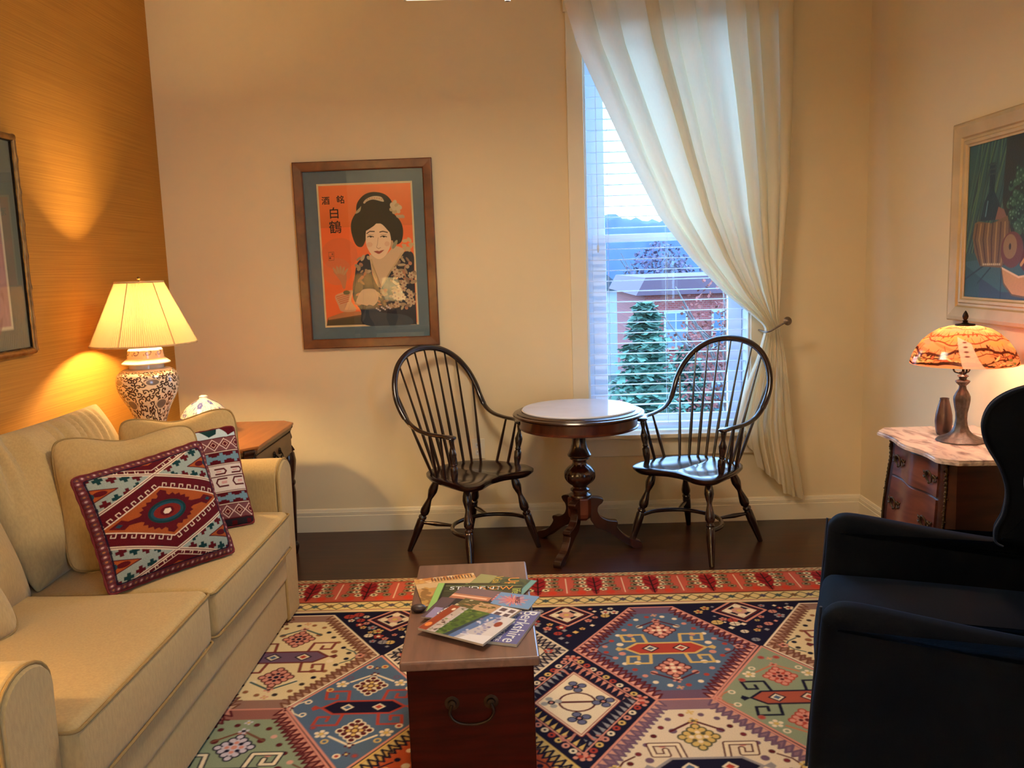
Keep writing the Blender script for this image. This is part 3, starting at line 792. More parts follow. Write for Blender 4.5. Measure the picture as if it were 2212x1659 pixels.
    for cx, cy, kind in ((0.505, 3.11, 'blue'), (-0.955, 3.11, 'cream'), (-0.225, 3.11, 'grey'), (1.235, 3.11, 'cream'),
                         (0.505, 2.325, 'creamp'), (-0.955, 2.325, 'green'), (-0.225, 2.325, 'orange'), (1.235, 2.325, 'blue'),
                         (0.505, 1.54, 'green'), (-0.955, 1.54, 'blue'), (-0.225, 1.54, 'cream'), (1.235, 1.54, 'grey')):
        if kind == 'blue': hexa(cx, cy, BLUE, PURPLE, (226, 160, 138), MAROON, PINK, (RED, GOLD, GOLD, None, (PINK, MAROON, CREAM), MAROON, BLUE), [PINK, RED, CREAM])
        elif kind == 'cream': hexa(cx, cy, (226, 204, 156), (150, 112, 96), (196, 160, 130), BROWN, CREAM, (PURPLE, (112, 48, 44), (130, 62, 54), None, (PINK, MAROON, NAVY), TEAL, CREAM), [NAVY, (60, 46, 44), (150, 96, 64)])
        elif kind == 'creamp': hexa(cx, cy, (226, 206, 176), (140, 106, 116), (206, 150, 130), PURPLE, PINK, (NAVY, (150, 140, 138), CREAM, MAROON, (GOLD, (90, 84, 60), CREAM), MAROON, CREAM), [MAROON, (120, 44, 50), PURPLE])
        elif kind == 'green': hexa(cx, cy, GREEN, (150, 96, 84), (206, 140, 118), MAROON, PINK, (RED, NAVY, CREAM, NAVY, ((204, 190, 200), NAVY, PINK), BROWN, GREEN), [(216, 160, 140), MAROON, MAROON])
        elif kind == 'grey': hexa(cx, cy, (214, 196, 168), (170, 150, 134), (206, 190, 170), NAVY, CREAM, (RED, NAVY, NAVY, None, (RED, GREY, CREAM), NAVY, CREAM), [RED, NAVY, PINK])
        else: hexa(cx, cy, (190, 84, 48), (200, 160, 90), (206, 180, 120), NAVY, GOLD, (GOLD, NAVY, NAVY, None, (GOLD, RED, CREAM), NAVY, RED), [GOLD, NAVY, CREAM])
    # diamonds
    def dia(cx, cy, kind):
        if kind in ('blued', 'greend'):
            f = BLUE if kind == 'blued' else GREEN
            R.poly(diapts(cx, cy, 1.0), f)
            if kind == 'blued': motif(cx, cy, 0.90, NAVY, RED, RED, None, (MAROON, CREAM, GOLD), CREAM, f)
            else: motif(cx, cy, 0.90, (170, 84, 62), NAVY, NAVY, None, (PINK, RED, MAROON), (196, 120, 84), f)
            dots(cx, cy, 0, 0.86, 0.62, [CREAM, GOLD, PURPLE] if kind == 'blued' else [CREAM, (170, 90, 80)], 0.013, 'd')
            dots(cx, cy, 0, 0.86, 0.62, [f, RED], 0.007, 'd')
            R.line(diapts(cx, cy, 0.99), 0.009, PINK, closed=True)
            for fx in (-1, 1):
                for fy in (-1, 1): flower(R, cx + fx * 0.105, cy + fy * 0.165, 0.026, CREAM, GOLD, 5)
        elif kind == 'square':
            R.poly(diapts(cx, cy, 1.0), NAVY)
            P = diapts(cx, cy, 0.93)
            for i in range(4):
                a, b = P[i], P[(i + 1) % 4]
                for j in range(11):
                    t = (j + 0.5) / 11; x = a[0] + (b[0] - a[0]) * t; y = a[1] + (b[1] - a[1]) * t
                    x = cx + (x - cx) * 0.94; y = cy + (y - cy) * 0.94
                    if j in (0, 10): flower(R, x, y, 0.026, PINK, RED, 4)
                    else:
                        R.ell(x, y, 0.0125, 0.014, [CREAM, PINK, GOLD, RED][(j + i) % 4]); R.ell(x, y, 0.005, 0.006, NAVY)
            R.line(diapts(cx, cy, 0.79), 0.006, PINK, closed=True)
            P = diapts(cx, cy, 0.76)
            for i in range(4):
                p, q = P[i], P[(i + 1) % 4]; mx, my = (p[0] + q[0]) / 2 - cx, (p[1] + q[1]) / 2 - cy; L = math.hypot(mx, my)
                seg_zig(p, q, -mx / L, -my / L, 0.05, [GREY, PINK, GREY, GOLD][i], NAVY, 12)
            S = diapts(cx, cy, 0.54)
            R.poly(S, CREAM); R.line(S, 0.012, (170, 76, 66), closed=True); R.line(S, 0.004, CREAM, closed=True)
            for fy in (-1, 1):
                for fx in (-1, 1):
                    R.line([(cx + fx * 0.02, cy + fy * 0.20), (cx + fx * 0.035, cy + fy * 0.232), (cx + fx * 0.06, cy + fy * 0.236), (cx + fx * 0.066, cy + fy * 0.215), (cx + fx * 0.05, cy + fy * 0.21)], 0.009, (190, 120, 104))
            R.line([(cx + 0.062 * math.cos(a * PI / 10), cy + 0.062 * math.sin(a * PI / 10)) for a in range(20)], 0.008, MAROON, closed=True)
            R.line([(cx - 0.062, cy), (cx + 0.062, cy)], 0.012, MAROON)
            for dx, dy, c in ((0, 0.105, BLUE), (0, -0.105, BLUE), (0.088, 0, BLUE), (-0.088, 0, GREY)):
                flower(R, cx + dx, cy + dy, 0.040, (104, 106, 134) if c == BLUE else (160, 156, 150), NAVY, 4, ol=NAVY if c == BLUE else None)
                R.ell(cx + dx, cy + dy, 0.006, 0.006, PINK)
        else:
            R.poly(diapts(cx, cy, 1.0), NAVY)
            r2 = random.Random(int(cx * 100) + 7)
            cy2 = cy - 0.06; used_ = []
            for _ in range(210):
                a = r2.uniform(-0.24, 0.24); b = r2.uniform(-0.38, 0.0)
                if abs(a) / 0.262 + abs(b) / 0.39 > 0.93: continue
                if abs(a) / 0.14 + abs(b + 0.06) / 0.14 < 1: continue
                if any((a - p) ** 2 + (b - q) ** 2 < 0.030 ** 2 for p, q in used_): continue
                used_.append((a, b))
                c = [CREAM, PINK, GOLD, RED, GREY][r2.randrange(5)]; s = r2.uniform(0.010, 0.024)
                k = r2.randrange(3)
                if k == 0: flower(R, cx + a, cy + b, s * 1.1, c, RED if c != RED else CREAM, 5)
                elif k == 1:
                    R.ell(cx + a, cy + b, s, s * 0.9, c); R.line([(cx + a - s * .8, cy + b), (cx + a + s * .8, cy + b)], 0.003, NAVY); R.line([(cx + a, cy + b - s * .8), (cx + a, cy + b + s * .8)], 0.003, NAVY)
                else: R.poly([(cx + a - s * .6, cy + b), (cx + a, cy + b + s * .6), (cx + a + s * .6, cy + b), (cx + a, cy + b - s * .6)], c)
            for s, w, c in ((0.112, 0.010, PINK), (0.084, 0.008, MAROON), (0.070, 0.007, CREAM)):
                R.line([(cx - s, cy2), (cx, cy2 + s), (cx + s, cy2), (cx, cy2 - s)], w, c, closed=True)
            for fx, fy in ((1, 0), (-1, 0), (0, 1), (0, -1)): R.ell(cx + fx * 0.045, cy2 + fy * 0.045, 0.017, 0.017, CREAM)
            flower(R, cx, cy2, 0.036, (204, 150, 130), GOLD, 8)
    for cx in (-1.32, -0.59, 0.14, 0.87, 1.60):
        dia(cx, 3.505, 'navy')
    for cx, cy, k in ((-0.59, 2.718, 'blued'), (0.14, 2.718, 'square'), (0.87, 2.718, 'greend'), (1.60, 2.718, 'blued'), (-1.32, 2.718, 'greend'),
                      (-0.59, 1.93, 'square'), (0.14, 1.93, 'greend'), (0.87, 1.93, 'blued'), (1.60, 1.93, 'navy'), (-1.32, 1.93, 'navy')):
        dia(cx, cy, k)
    for cx in (-1.32, -0.59, 0.14, 0.87, 1.6): dia(cx, 1.15, 'square')
    # borders: back, front, left, right, each drawn in its own strip coordinates
    def strip(mapf, L):
        def rc(a0, a1, b0, b1, c): R.poly([mapf(a0, b0), mapf(a1, b0), mapf(a1, b1), mapf(a0, b1)], c)
        rc(0, L, 0, 0.40, (200, 176, 130))
        rc(0, L, 0.0, 0.006, BROWN)
        # outer guard: zigzag
        n = int(L / 0.062)
        for i in range(n):
            a = i * L / n; d = L / n
            R.line([mapf(a, 0.012), mapf(a + d / 2, 0.040), mapf(a + d, 0.012)], 0.006, (130, 70, 50)); R.ell(*mapf(a + d / 2, 0.018), 0.008, 0.006, (176, 70, 50)); R.ell(*mapf(a, 0.036), 0.008, 0.006, (80, 84, 70))
        rc(0, L, 0.044, 0.285, (188, 86, 64)); rc(0, L, 0.044, 0.050, (104, 44, 34)); rc(0, L, 0.279, 0.285, (120, 50, 38))
        n = max(2, int(round(L / 0.255))); d = L / n
        for i in range(n * 2):
            a = (i + 0.5) * d / 2; big = i % 2 == 0
            c = (150, 36, 40) if big else (196, 92, 74)
            R.poly([mapf(a - 0.010, 0.26), mapf(a - 0.034, 0.16), mapf(a - 0.036, 0.09), mapf(a - 0.016, 0.055), mapf(a, 0.075), mapf(a + 0.016, 0.055), mapf(a + 0.036, 0.09), mapf(a + 0.034, 0.16), mapf(a + 0.010, 0.26)], c)
            if big:
                R.line([mapf(a, 0.06), mapf(a, 0.265)], 0.007, (44, 24, 22))
                for s in (-1, 1):
                    for z in (0.10, 0.15, 0.20): R.line([mapf(a, z + 0.03), mapf(a + s * 0.028, z)], 0.006, (44, 24, 22))
            else: R.line([mapf(a, 0.07), mapf(a, 0.25)], 0.004, CREAM)
            for s in (-1, 1):
                for da, z in ((0.050, 0.078), (0.055, 0.122), (0.052, 0.166), (0.036, 0.208)):
                    x, y = mapf(a + s * da, z)
                    flower(R, x, y, 0.0200, (230, 210, 166) if big else (150, 130, 96), (30, 24, 24), 6, ol=(40, 34, 26))
            R.ell(*mapf(a + d / 4, 0.245), 0.020, 0.022, (206, 66, 44))
        rc(0, L, 0.285, 0.292, (60, 40, 34)); rc(0, L, 0.292, 0.372, (216, 192, 132)); rc(0, L, 0.372, 0.379, (140, 50, 40)); rc(0, L, 0.379, 0.392, (224, 200, 160))
        n = int(L / 0.068); d = L / n
        for i in range(n):
            a = (i + 0.5) * d
            R.line([mapf(a - d / 2, 0.300), mapf(a + d / 2, 0.364)], 0.006, (50, 54, 54)); R.line([mapf(a - d / 2, 0.364), mapf(a + d / 2, 0.300)], 0.006, (50, 54, 54))
            c = [(70, 84, 84), (120, 90, 60), (84, 74, 90)][i % 3]
            R.poly([mapf(a - 0.018, 0.332), mapf(a, 0.352), mapf(a + 0.018, 0.332), mapf(a, 0.312)], c)
    LX, LY = X1 - X0, Y1 - Y0
    strip(lambda a, b: (X0 + b, Y0 + a), LY)
    strip(lambda a, b: (X1 - b, Y0 + a), LY)
    strip(lambda a, b: (X0 + a, Y0 + b), LX)
    strip(lambda a, b: (X0 + a, Y1 - b), LX)
    m = attr_mat('woven_rug_wool', rough=0.95, spec=0.1, bump=0.5, bscale=500, noise=0.16, nscale=260)
    H = 0.008
    def fn(X, Y):
        e = np.minimum(np.minimum(X - X0, X1 - X), np.minimum(Y - Y0, Y1 - Y))
        return X, Y, np.where(e < 1e-6, 0.0012, H)
    o = grid_obj('oriental_rug', R, fn, m)
    tag(o, 'large oriental rug with coloured hexagon medallions and a red floral border', 'rug')
rug()
RUG = 0.008

# ------------------------------------------------------------------ soft shapes
def soft_box(hx, hy, hz, r, n=14, crown=(0, 0, 0.0), fun=None):
    """closed rounded box made of a dense grid"""
    key = {}; V = []; F = []
    def vid(p):
        k = (round(p[0], 5), round(p[1], 5), round(p[2], 5))
        if k not in key: key[k] = len(V); V.append(p)
        return key[k]
    def shape(p):
        q = Vector((max(-(hx - r), min(hx - r, p[0])), max(-(hy - r), min(hy - r, p[1])), max(-(hz - r), min(hz - r, p[2]))))
        d = Vector(p) - q
        v = q + (d.normalized() * r if d.length > 1e-9 else d)
        a, b, c = v.x / hx, v.y / hy, v.z / hz
        v.x += crown[0] * a * (1 - b * b) * (1 - c * c); v.y += crown[1] * b * (1 - a * a) * (1 - c * c); v.z += crown[2] * c * (1 - a * a) * (1 - b * b)
        if fun: v = fun(v)
        return v
    def gp(i, h): # non uniform spacing, denser near the edges
        t = i / n; e = min(0.45, r / (2 * h) * 1.0)
        k = n // 4
        if i <= k: u = e * i / k
        elif i >= n - k: u = 1 - e * (n - i) / k
        else: u = e + (1 - 2 * e) * (i - k) / (n - 2 * k)
        return -h + 2 * h * u
    for ax in range(3):
        for s in (-1, 1):
            hs = [hx, hy, hz]; a, b = [k for k in range(3) if k != ax]
            ids = []
            for i in range(n + 1):
                row = []
                for j in range(n + 1):
                    p = [0, 0, 0]; p[ax] = s * hs[ax]; p[a] = gp(i, hs[a]); p[b] = gp(j, hs[b]); row.append(vid(tuple(p)))
                ids.append(row)
            for i in range(n):
                for j in range(n): F.append((ids[i][j], ids[i + 1][j], ids[i + 1][j + 1], ids[i][j + 1]))
    return [shape(p) for p in V], F

def pillow_fn(c4, T, pinch=0.05, expo=30, sag=None):
    """c4: corners bottom-left, bottom-right, top-right, top-left seen from the front"""
    BL, BR, TR, TL = [Vector(c) for c in c4]
    n = (BR - BL).cross(TL - BL).normalized()
    def S(u, v, side):
        a = max(abs(u), abs(v)); k = 1.0
        if a > 1e-6:
            k = a / ((abs(u) ** expo + abs(v) ** expo) ** (1 / expo))
            k = 1 + (k - 1) * a ** 3
        uu = u * k; vv = v * k
        x = uu * (1 - pinch * (1 - v * v)); y = vv * (1 - pinch * (1 - u * u))
        s, t = (x + 1) / 2, (y + 1) / 2
        P = BL * (1 - s) * (1 - t) + BR * s * (1 - t) + TR * s * t + TL * (1 - s) * t
        d = T * max(0, (1 - abs(u) ** 3.2) * (1 - abs(v) ** 3.2)) ** 0.62
        P = P + n * d * side
        if sag: P = P + sag(u, v)
        return P
    return S

def pillow_obj(name, S, mat, parent, n=36, piping=None, pr=0.004, raster=None, front_mat=None):
    g = lambda i: math.copysign(1 - (1 - abs(2 * i / n - 1)) ** 1.25, 2 * i / n - 1)
    V = []; F = []
    for side in ((1, -1) if raster is None else (-1,)):
        b = len(V)
        for j in range(n + 1):
            for i in range(n + 1): V.append(S(g(i), g(j), side))
        for j in range(n):
            for i in range(n):
                a = b + j * (n + 1) + i
                F.append((a, a + 1, a + n + 2, a + n + 1) if side > 0 else (a, a + n + 1, a + n + 2, a + 1))
    me = bpy.data.meshes.new(name); me.from_pydata([tuple(v) for v in V], [], F); me.update()
    bm = bmesh.new(); bm.from_mesh(me); bmesh.ops.remove_doubles(bm, verts=bm.verts, dist=0.0003); bm.to_mesh(me); bm.free()
    o = fin(name, me, mat, parent, angle=180)
    if piping:
        loop = []
        for k in range(4 * n):
            s_, i = divmod(k, n); t = -1 + 2 * i / n
            u, v = [(t, -1), (1, t), (-t, 1), (-1, -t)][s_]
            loop.append(S(u, v, 0))
        b = MB(); b.tube(loop, pr, seg=8, closed=True); b.build('piping', piping, o if parent is not None else o)
    return o

# ------------------------------------------------------------------ sofa
m_sofa = pmat('oatmeal_sofa_chenille', (194, 164, 110), rough=0.95, noise=0.06, nscale=55, bump=0.35, bscale=420, sheen=0.15, stretch=(3, 3, 0.8), spec=0.15)
m_sofap = pmat('oatmeal_piping', (160, 130, 82), rough=0.95, noise=0.06, nscale=60, spec=0.1)

def arm_profile(w, h):
    """front outline of a sofa arm: y across, z up; rounded top that rolls outwards a little"""
    pts = [(-w / 2, 0.0)]
    for k in range(13):
        a = PI - PI * k / 12
        pts.append((math.cos(a) * (w / 2 + 0.012), h - 0.07 + math.sin(a) * 0.07))
    pts.append((w / 2, 0.0))
    return pts

def sofa():
    t = thing('sofa', 'oatmeal upholstered two seat sofa along the mustard wall', 'sofa', (-1.48, 2.585, RUG))
    O = Vector(t.location)
    def B(b, name, mat=m_sofa, **k):
        b.v = [Vector(v) - O for v in b.v]; return b.build(name, mat, t, **k)
    def box_soft(name, x0, x1, y0, y1, z0, z1, r, n=12, crown=(0, 0, 0), fun=None, parent=t):
        c = Vector(((x0 + x1) / 2, (y0 + y1) / 2, (z0 + z1) / 2))
        V, F = soft_box((x1 - x0) / 2, (y1 - y0) / 2, (z1 - z0) / 2, r, n, crown, fun)
        b = MB(); b.add([v + c for v in V], F); return B(b, name, angle=180)
    box_soft('base_frame', -1.93, -1.045, 1.70, 3.50, 0.02, 0.20, 0.015, 8)
    box_soft('front_rail', -1.30, -1.035, 1.73, 3.46, 0.185, 0.335, 0.03, 12, (0.006, 0, 0))
    # arms
    for y, h, nm in ((3.52, 0.705, 'far'), (1.625, 0.705, 'near')):
        w = 0.165; n = 10
        prof = arm_profile(w, h - 0.02)
        b = MB(); vs = []; m = len(prof)
        for i in range(n + 1):
            s = i / n; x = -1.93 + (-1.05 + 1.93) * s
            for py, pz in prof:
                zz = pz * (1 - 0.015 * (1 - s)) + 0.02
                vs.append((x, y + py, zz))
        F = [(i * m + k, i * m + (k + 1) % m, (i + 1) * m + (k + 1) % m, (i + 1) * m + k) for i in range(n) for k in range(m)]
        F += [tuple(range(m)), tuple(range((n + 1) * m - 1, n * m - 1, -1))]
        b.add(vs, F); arm = B(b, 'arm', angle=50, bevel=0.008)
        b = MB(); m0 = [(y + py * 0.97, pz + 0.02 - 0.003) for py, pz in prof]
        vs = [(-1.05, a, c) for a, c in m0] + [(-1.036, y + (a - y) * 0.93, 0.02 + (c - 0.02) * 0.985 + 0.002) for a, c in m0]
        F = [(k, (k + 1) % m, m + (k + 1) % m, m + k) for k in range(m)] + [tuple(range(m, 2 * m))]
        b.add(vs, F); B(b, 'arm_front', angle=40)
        b = MB(); b.tube([(-1.046, a, c) for a, c in m0], 0.0045, seg=8); B(b, 'piping', m_sofap)
    # back frame
    box_soft('back_frame', -1.94, -1.74, 1.70, 3.45, 0.03, 0.80, 0.06, 10)
    # seat cushions
    for y0, y1, z1 in ((2.540, 3.43, 0.502), (1.715, 2.523, 0.516)):
        def lump(v, y0=y0): 
            v.z += 0.004 * math.sin(v.x * 9 + y0) * math.cos(v.y * 7); return v
        x0, x1 = -1.76, -1.003; zc0 = 0.335
        cu = box_soft('seat_cushion', x0, x1, y0, y1, zc0, z1, 0.030, 16, (0.010, 0.004, 0.016), lump)
        for zz, rr in ((z1 - 0.012, 0.0042), (zc0 + 0.012, 0.0042)):
            b = MB(); xa, xb, ya, yb = x0 + 0.004, x1 + 0.001, y0 + 0.003, y1 - 0.003
            rad = 0.02; loop = []
            for cx, cy, a0 in ((xb - rad, yb - rad, 0), (xa + rad, yb - rad, PI / 2), (xa + rad, ya + rad, PI), (xb - rad, ya + rad, 1.5 * PI)):
                for k in range(5):
                    a = a0 + PI / 2 * k / 4; loop.append((cx + rad * math.cos(a), cy + rad * math.sin(a), zz))
            # densify so that the cord follows the crowned edge
            dense = []
            for i in range(len(loop)):
                p, q = Vector(loop[i]), Vector(loop[(i + 1) % len(loop)])
                m_ = max(1, int((q - p).length / 0.06))
                for k in range(m_): dense.append(p.lerp(q, k / m_))
            cx, cy = (xa + xb) / 2, (ya + yb) / 2
            for p in dense:
                a, bb = (p.x - cx) / (xb - xa) * 2, (p.y - cy) / (yb - ya) * 2
                if abs(a) > 0.98: p.x += math.copysign(0.004, a) * (1 - bb * bb)
            b.tube(dense, rr, seg=8, closed=True); b.v = [Vector(v) - O for v in b.v]; b.build('piping', m_sofap, cu)
    # loose back cushions with puckered top edge
    for y0, y1, seed in ((2.56, 3.40, 1), (1.72, 2.54, 2)):
        rnd = random.Random(seed)
        folds = [(rnd.uniform(-0.9, 0.9), rnd.uniform(0.018, 0.036), rnd.uniform(0.022, 0.05)) for _ in range(16)]
        c4 = [Vector((-1.57, y0, 0.50)) - O, Vector((-1.57, y1, 0.50)) - O, Vector((-1.745, y1 - 0.01, 0.985)) - O, Vector((-1.80, y0, 0.975)) - O]
        c4 = [c4[0], c4[1], c4[2], c4[3]]
        S0 = pillow_fn(c4, 0.115, 0.03, 36)
        nrm = (c4[1] - c4[0]).cross(c4[3] - c4[0]).normalized()
        def S(u, v, side, S0=S0, folds=folds, nrm=nrm):
            P = S0(u, v, side)
            if side > 0:
                for fu, am, wd in folds:
                    uu = fu + 0.25 * (v - 0.9)
                    P = P - nrm * am * math.exp(-((u - uu) / wd) ** 2) * max(0, min(1, (v + 0.1) / 0.9)) * (1 - abs(v) ** 6)
            return P
        pillow_obj('back_cushion', S, m_sofa, t, n=90)
sofa()

# throw pillows -------------------------------------------------------
def throw_pillow(name, label, c4, T, pinch, expo, seed):
    C0 = sum((Vector(c) for c in c4), Vector()) / 4; C0.z = min(c[2] for c in c4)
    t = thing(name, label, 'cushion', C0)
    rnd = random.Random(seed)
    S0 = pillow_fn([Vector(c) - C0 for c in c4], T, pinch, expo)
    w = [(rnd.uniform(2, 5), rnd.uniform(2, 5), rnd.uniform(0, 6), rnd.uniform(0.002, 0.006)) for _ in range(4)]
    nn = (Vector(c4[1]) - Vector(c4[0])).cross(Vector(c4[3]) - Vector(c4[0])).normalized()
    up = (Vector(c4[3]) - Vector(c4[0])).normalized()
    def S(u, v, side):
        P = S0(u, v, side); e = (1 - u ** 4) * (1 - v ** 4)
        for a, b, c, m in w: P = P + nn * (m * math.sin(a * u + b * v + c) * e)
        # the top edge slumps in the middle
        P = P - up * (0.030 * max(0, v) ** 2 * math.exp(-((u + 0.05) / 0.45) ** 2))
        return P
    pillow_obj('cover', S, m_sofa, t, n=48, piping=m_sofap, pr=0.0042)
    for o in t.children:
        for ch in o.children:
            pass
    return t
throw_pillow('throw_pillow', 'plain oatmeal piped pillow behind the large diamond patterned pillow',
             [(-1.52, 2.66, 0.515), (-1.14, 2.94, 0.51), (-1.235, 3.105, 0.945), (-1.63, 2.81, 0.955)], 0.062, 0.045, 7, 1)
throw_pillow('throw_pillow', 'plain oatmeal piped pillow leaning against the far sofa arm',
             [(-1.57, 3.20, 0.515), (-1.15, 3.375, 0.51), (-1.215, 3.475, 0.945), (-1.62, 3.28, 0.935)], 0.055, 0.04, 7, 2)
throw_pillow('throw_pillow', 'plain pillow at the near end of the sofa cut by the left edge',
             [(-1.50, 1.84, 0.53), (-1.40, 2.22, 0.53), (-1.66, 2.28, 0.93), (-1.72, 1.88, 0.93)], 0.07, 0.04, 7, 3)

# kilim patterns ------------------------------------------------------
KM, KO, KW, KB, KG, KT = (86, 16, 24), (158, 76, 34), (216, 194, 168), (146, 156, 146), (20, 54, 54), (30, 68, 80)
def cross_(R, x, y, s, c):
    R.rect(x - s, x + s, y - s * 0.38, y + s * 0.38, c); R.rect(x - s * 0.38, x + s * 0.38, y - s, y + s, c)
def hook_row(R, p, q, n, s, c, flip=1, w=0.013):
    dx, dy = q[0] - p[0], q[1] - p[1]; L = math.hypot(dx, dy); dx /= L; dy /= L; nx, ny = -dy * flip, dx * flip
    R.line([p, q], w * 0.9, c)
    for i in range(n):
        t = (i + 0.35) / n * L; bx, by = p[0] + dx * t, p[1] + dy * t
        P = [(0, 0), (0, s), (s * 0.75, s), (s * 0.75, s * 0.5)]
        R.line([(bx + dx * a + nx * b, by + dy * a + ny * b) for a, b in P], w, c)
def kilim_diamond():
    R = Raster(-1, 1, -1, 1, 300, 300, KM)
    top, bot = (0.0, 0.70), (0.0, -0.70)
    # corner fields
    for sx in (-1, 1):
        for sy in (-1, 1):
            for k, c in ((0, KB), (1, KO), (2, KB)):
                a = 0.98 - 0.0 * k
            R.poly([(sx * 0.06, sy * 0.66), (sx * 0.98, sy * 0.98), (sx * 0.98, sy * 0.26)], KB)
            R.poly([(sx * 0.55, sy * 0.62), (sx * 0.98, sy * 0.74), (sx * 0.98, sy * 0.46)], KO)
            R.line([(sx * 0.55, sy * 0.62), (sx * 0.98, sy * 0.74)], 0.016, KM); R.line([(sx * 0.55, sy * 0.62), (sx * 0.98, sy * 0.46)], 0.016, KM)
            R.ell(sx * 0.78, sy * 0.61, 0.09, 0.045, KM); R.ell(sx * 0.90, sy * 0.60, 0.045, 0.055, KT)
            for i in range(5):
                x = 0.24 + i * 0.165
                cross_(R, sx * x, sy * (0.655 + (x - 0.06) * 0.27), 0.070, KM if i % 2 == 0 else KG)
                cross_(R, sx * (x + 0.04), sy * (0.60 - (x - 0.06) * 0.285), 0.070, KG if i % 2 == 0 else KM)
    # big V bands
    for sy in (-1, 1):
        R.line([(-1, sy * 1.02), (0, sy * 0.66), (1, sy * 1.02)], 0.05, KW); R.line([(-1, sy * 1.02), (0, sy * 0.66), (1, sy * 1.02)], 0.012, KM)
        R.line([(-1, sy * 0.24), (0, sy * 0.66), (1, sy * 0.24)], 0.05, KW); R.line([(-1, sy * 0.24), (0, sy * 0.66), (1, sy * 0.24)], 0.012, KM)
        R.poly([(-0.80, sy * 1.0), (0, sy * 0.71), (0.80, sy * 1.0)], KM)
        hook_row(R, (-0.66, sy * 0.98), (0, sy * 0.745), 5, 0.055, KW, -sy); hook_row(R, (0.66, sy * 0.98), (0, sy * 0.745), 5, 0.055, KW, sy)
        R.poly([(-0.42, sy * 1.0), (0, sy * 0.85), (0.42, sy * 1.0)], KO); R.ell(0, sy * 0.96, 0.12, 0.05, KM)
    # middle: maroon hexagon with hooks and orange diamond
    R.poly([(-1, 0.20), (0, 0.62), (1, 0.20), (1, -0.20), (0, -0.62), (-1, -0.20)], KM)
    D = [(-0.96, 0.0), (0, 0.43), (0.96, 0.0), (0, -0.43)]
    for i in range(4):
        p, q = D[i], D[(i + 1) % 4]
        hook_row(R, p, q, 8, 0.075, KW, 1 if i % 2 == 0 else 1, 0.014)
    R.poly(D, KO)
    R.line(D, 0.018, KW, closed=True)
    # central lobed medallion
    P = []
    for k in range(48):
        a = 2 * PI * k / 48; r = 1.0 + (0.10 if k % 2 else -0.03)
        P.append((0.40 * r * math.cos(a), 0.27 * r * math.sin(a)))
    for sx in (-1, 1):
        R.poly([(sx * 0.36, 0.05), (sx * 0.58, 0.035), (sx * 0.66, 0.085), (sx * 0.84, 0.0), (sx * 0.66, -0.085), (sx * 0.58, -0.035), (sx * 0.36, -0.05)], KM)
        R.poly([(sx * 0.66, 0), (sx * 0.71, 0.03), (sx * 0.76, 0), (sx * 0.71, -0.03)], KT)
    for sy in (-1, 1): R.poly([(-0.06, sy * 0.24), (-0.08, sy * 0.33), (0, sy * 0.38), (0.08, sy * 0.33), (0.06, sy * 0.24)], KM)
    R.poly(P, KM); R.ell(0, 0, 0.30, 0.19, KG); R.ell(0, 0, 0.26, 0.155, KT); R.ell(0, 0, 0.215, 0.115, (120, 34, 26)); R.ell(0, 0, 0.11, 0.075, KM)
    R.poly([(-0.065, 0), (-0.02, 0.045), (0.06, 0.035), (0.065, -0.015), (0.01, -0.045), (-0.05, -0.035)], KW)
    # border with chain of dots
    for a, b, c, d in ((-1, 1, 0.90, 1.0), (-1, 1, -1.0, -0.90), (-1.0, -0.90, -1, 1), (0.90, 1.0, -1, 1)):
        R.rect(a, b, c, d, (96, 34, 40))
    R.line([(-0.89, -0.89), (0.89, -0.89), (0.89, 0.89), (-0.89, 0.89)], 0.022, (30, 20, 40), closed=True)
    n = 25
    for i in range(n):
        p = -0.95 + 1.9 * i / (n - 1)
        for x, y in ((p, 0.95), (p, -0.95), (-0.95, p), (0.95, p)):
            R.ell(x, y, 0.036, 0.036, (112, 62, 70) if i % 2 else (92, 56, 62)); R.ell(x, y, 0.016, 0.016, (200, 166, 160) if i % 2 else (160, 104, 66))
    return R
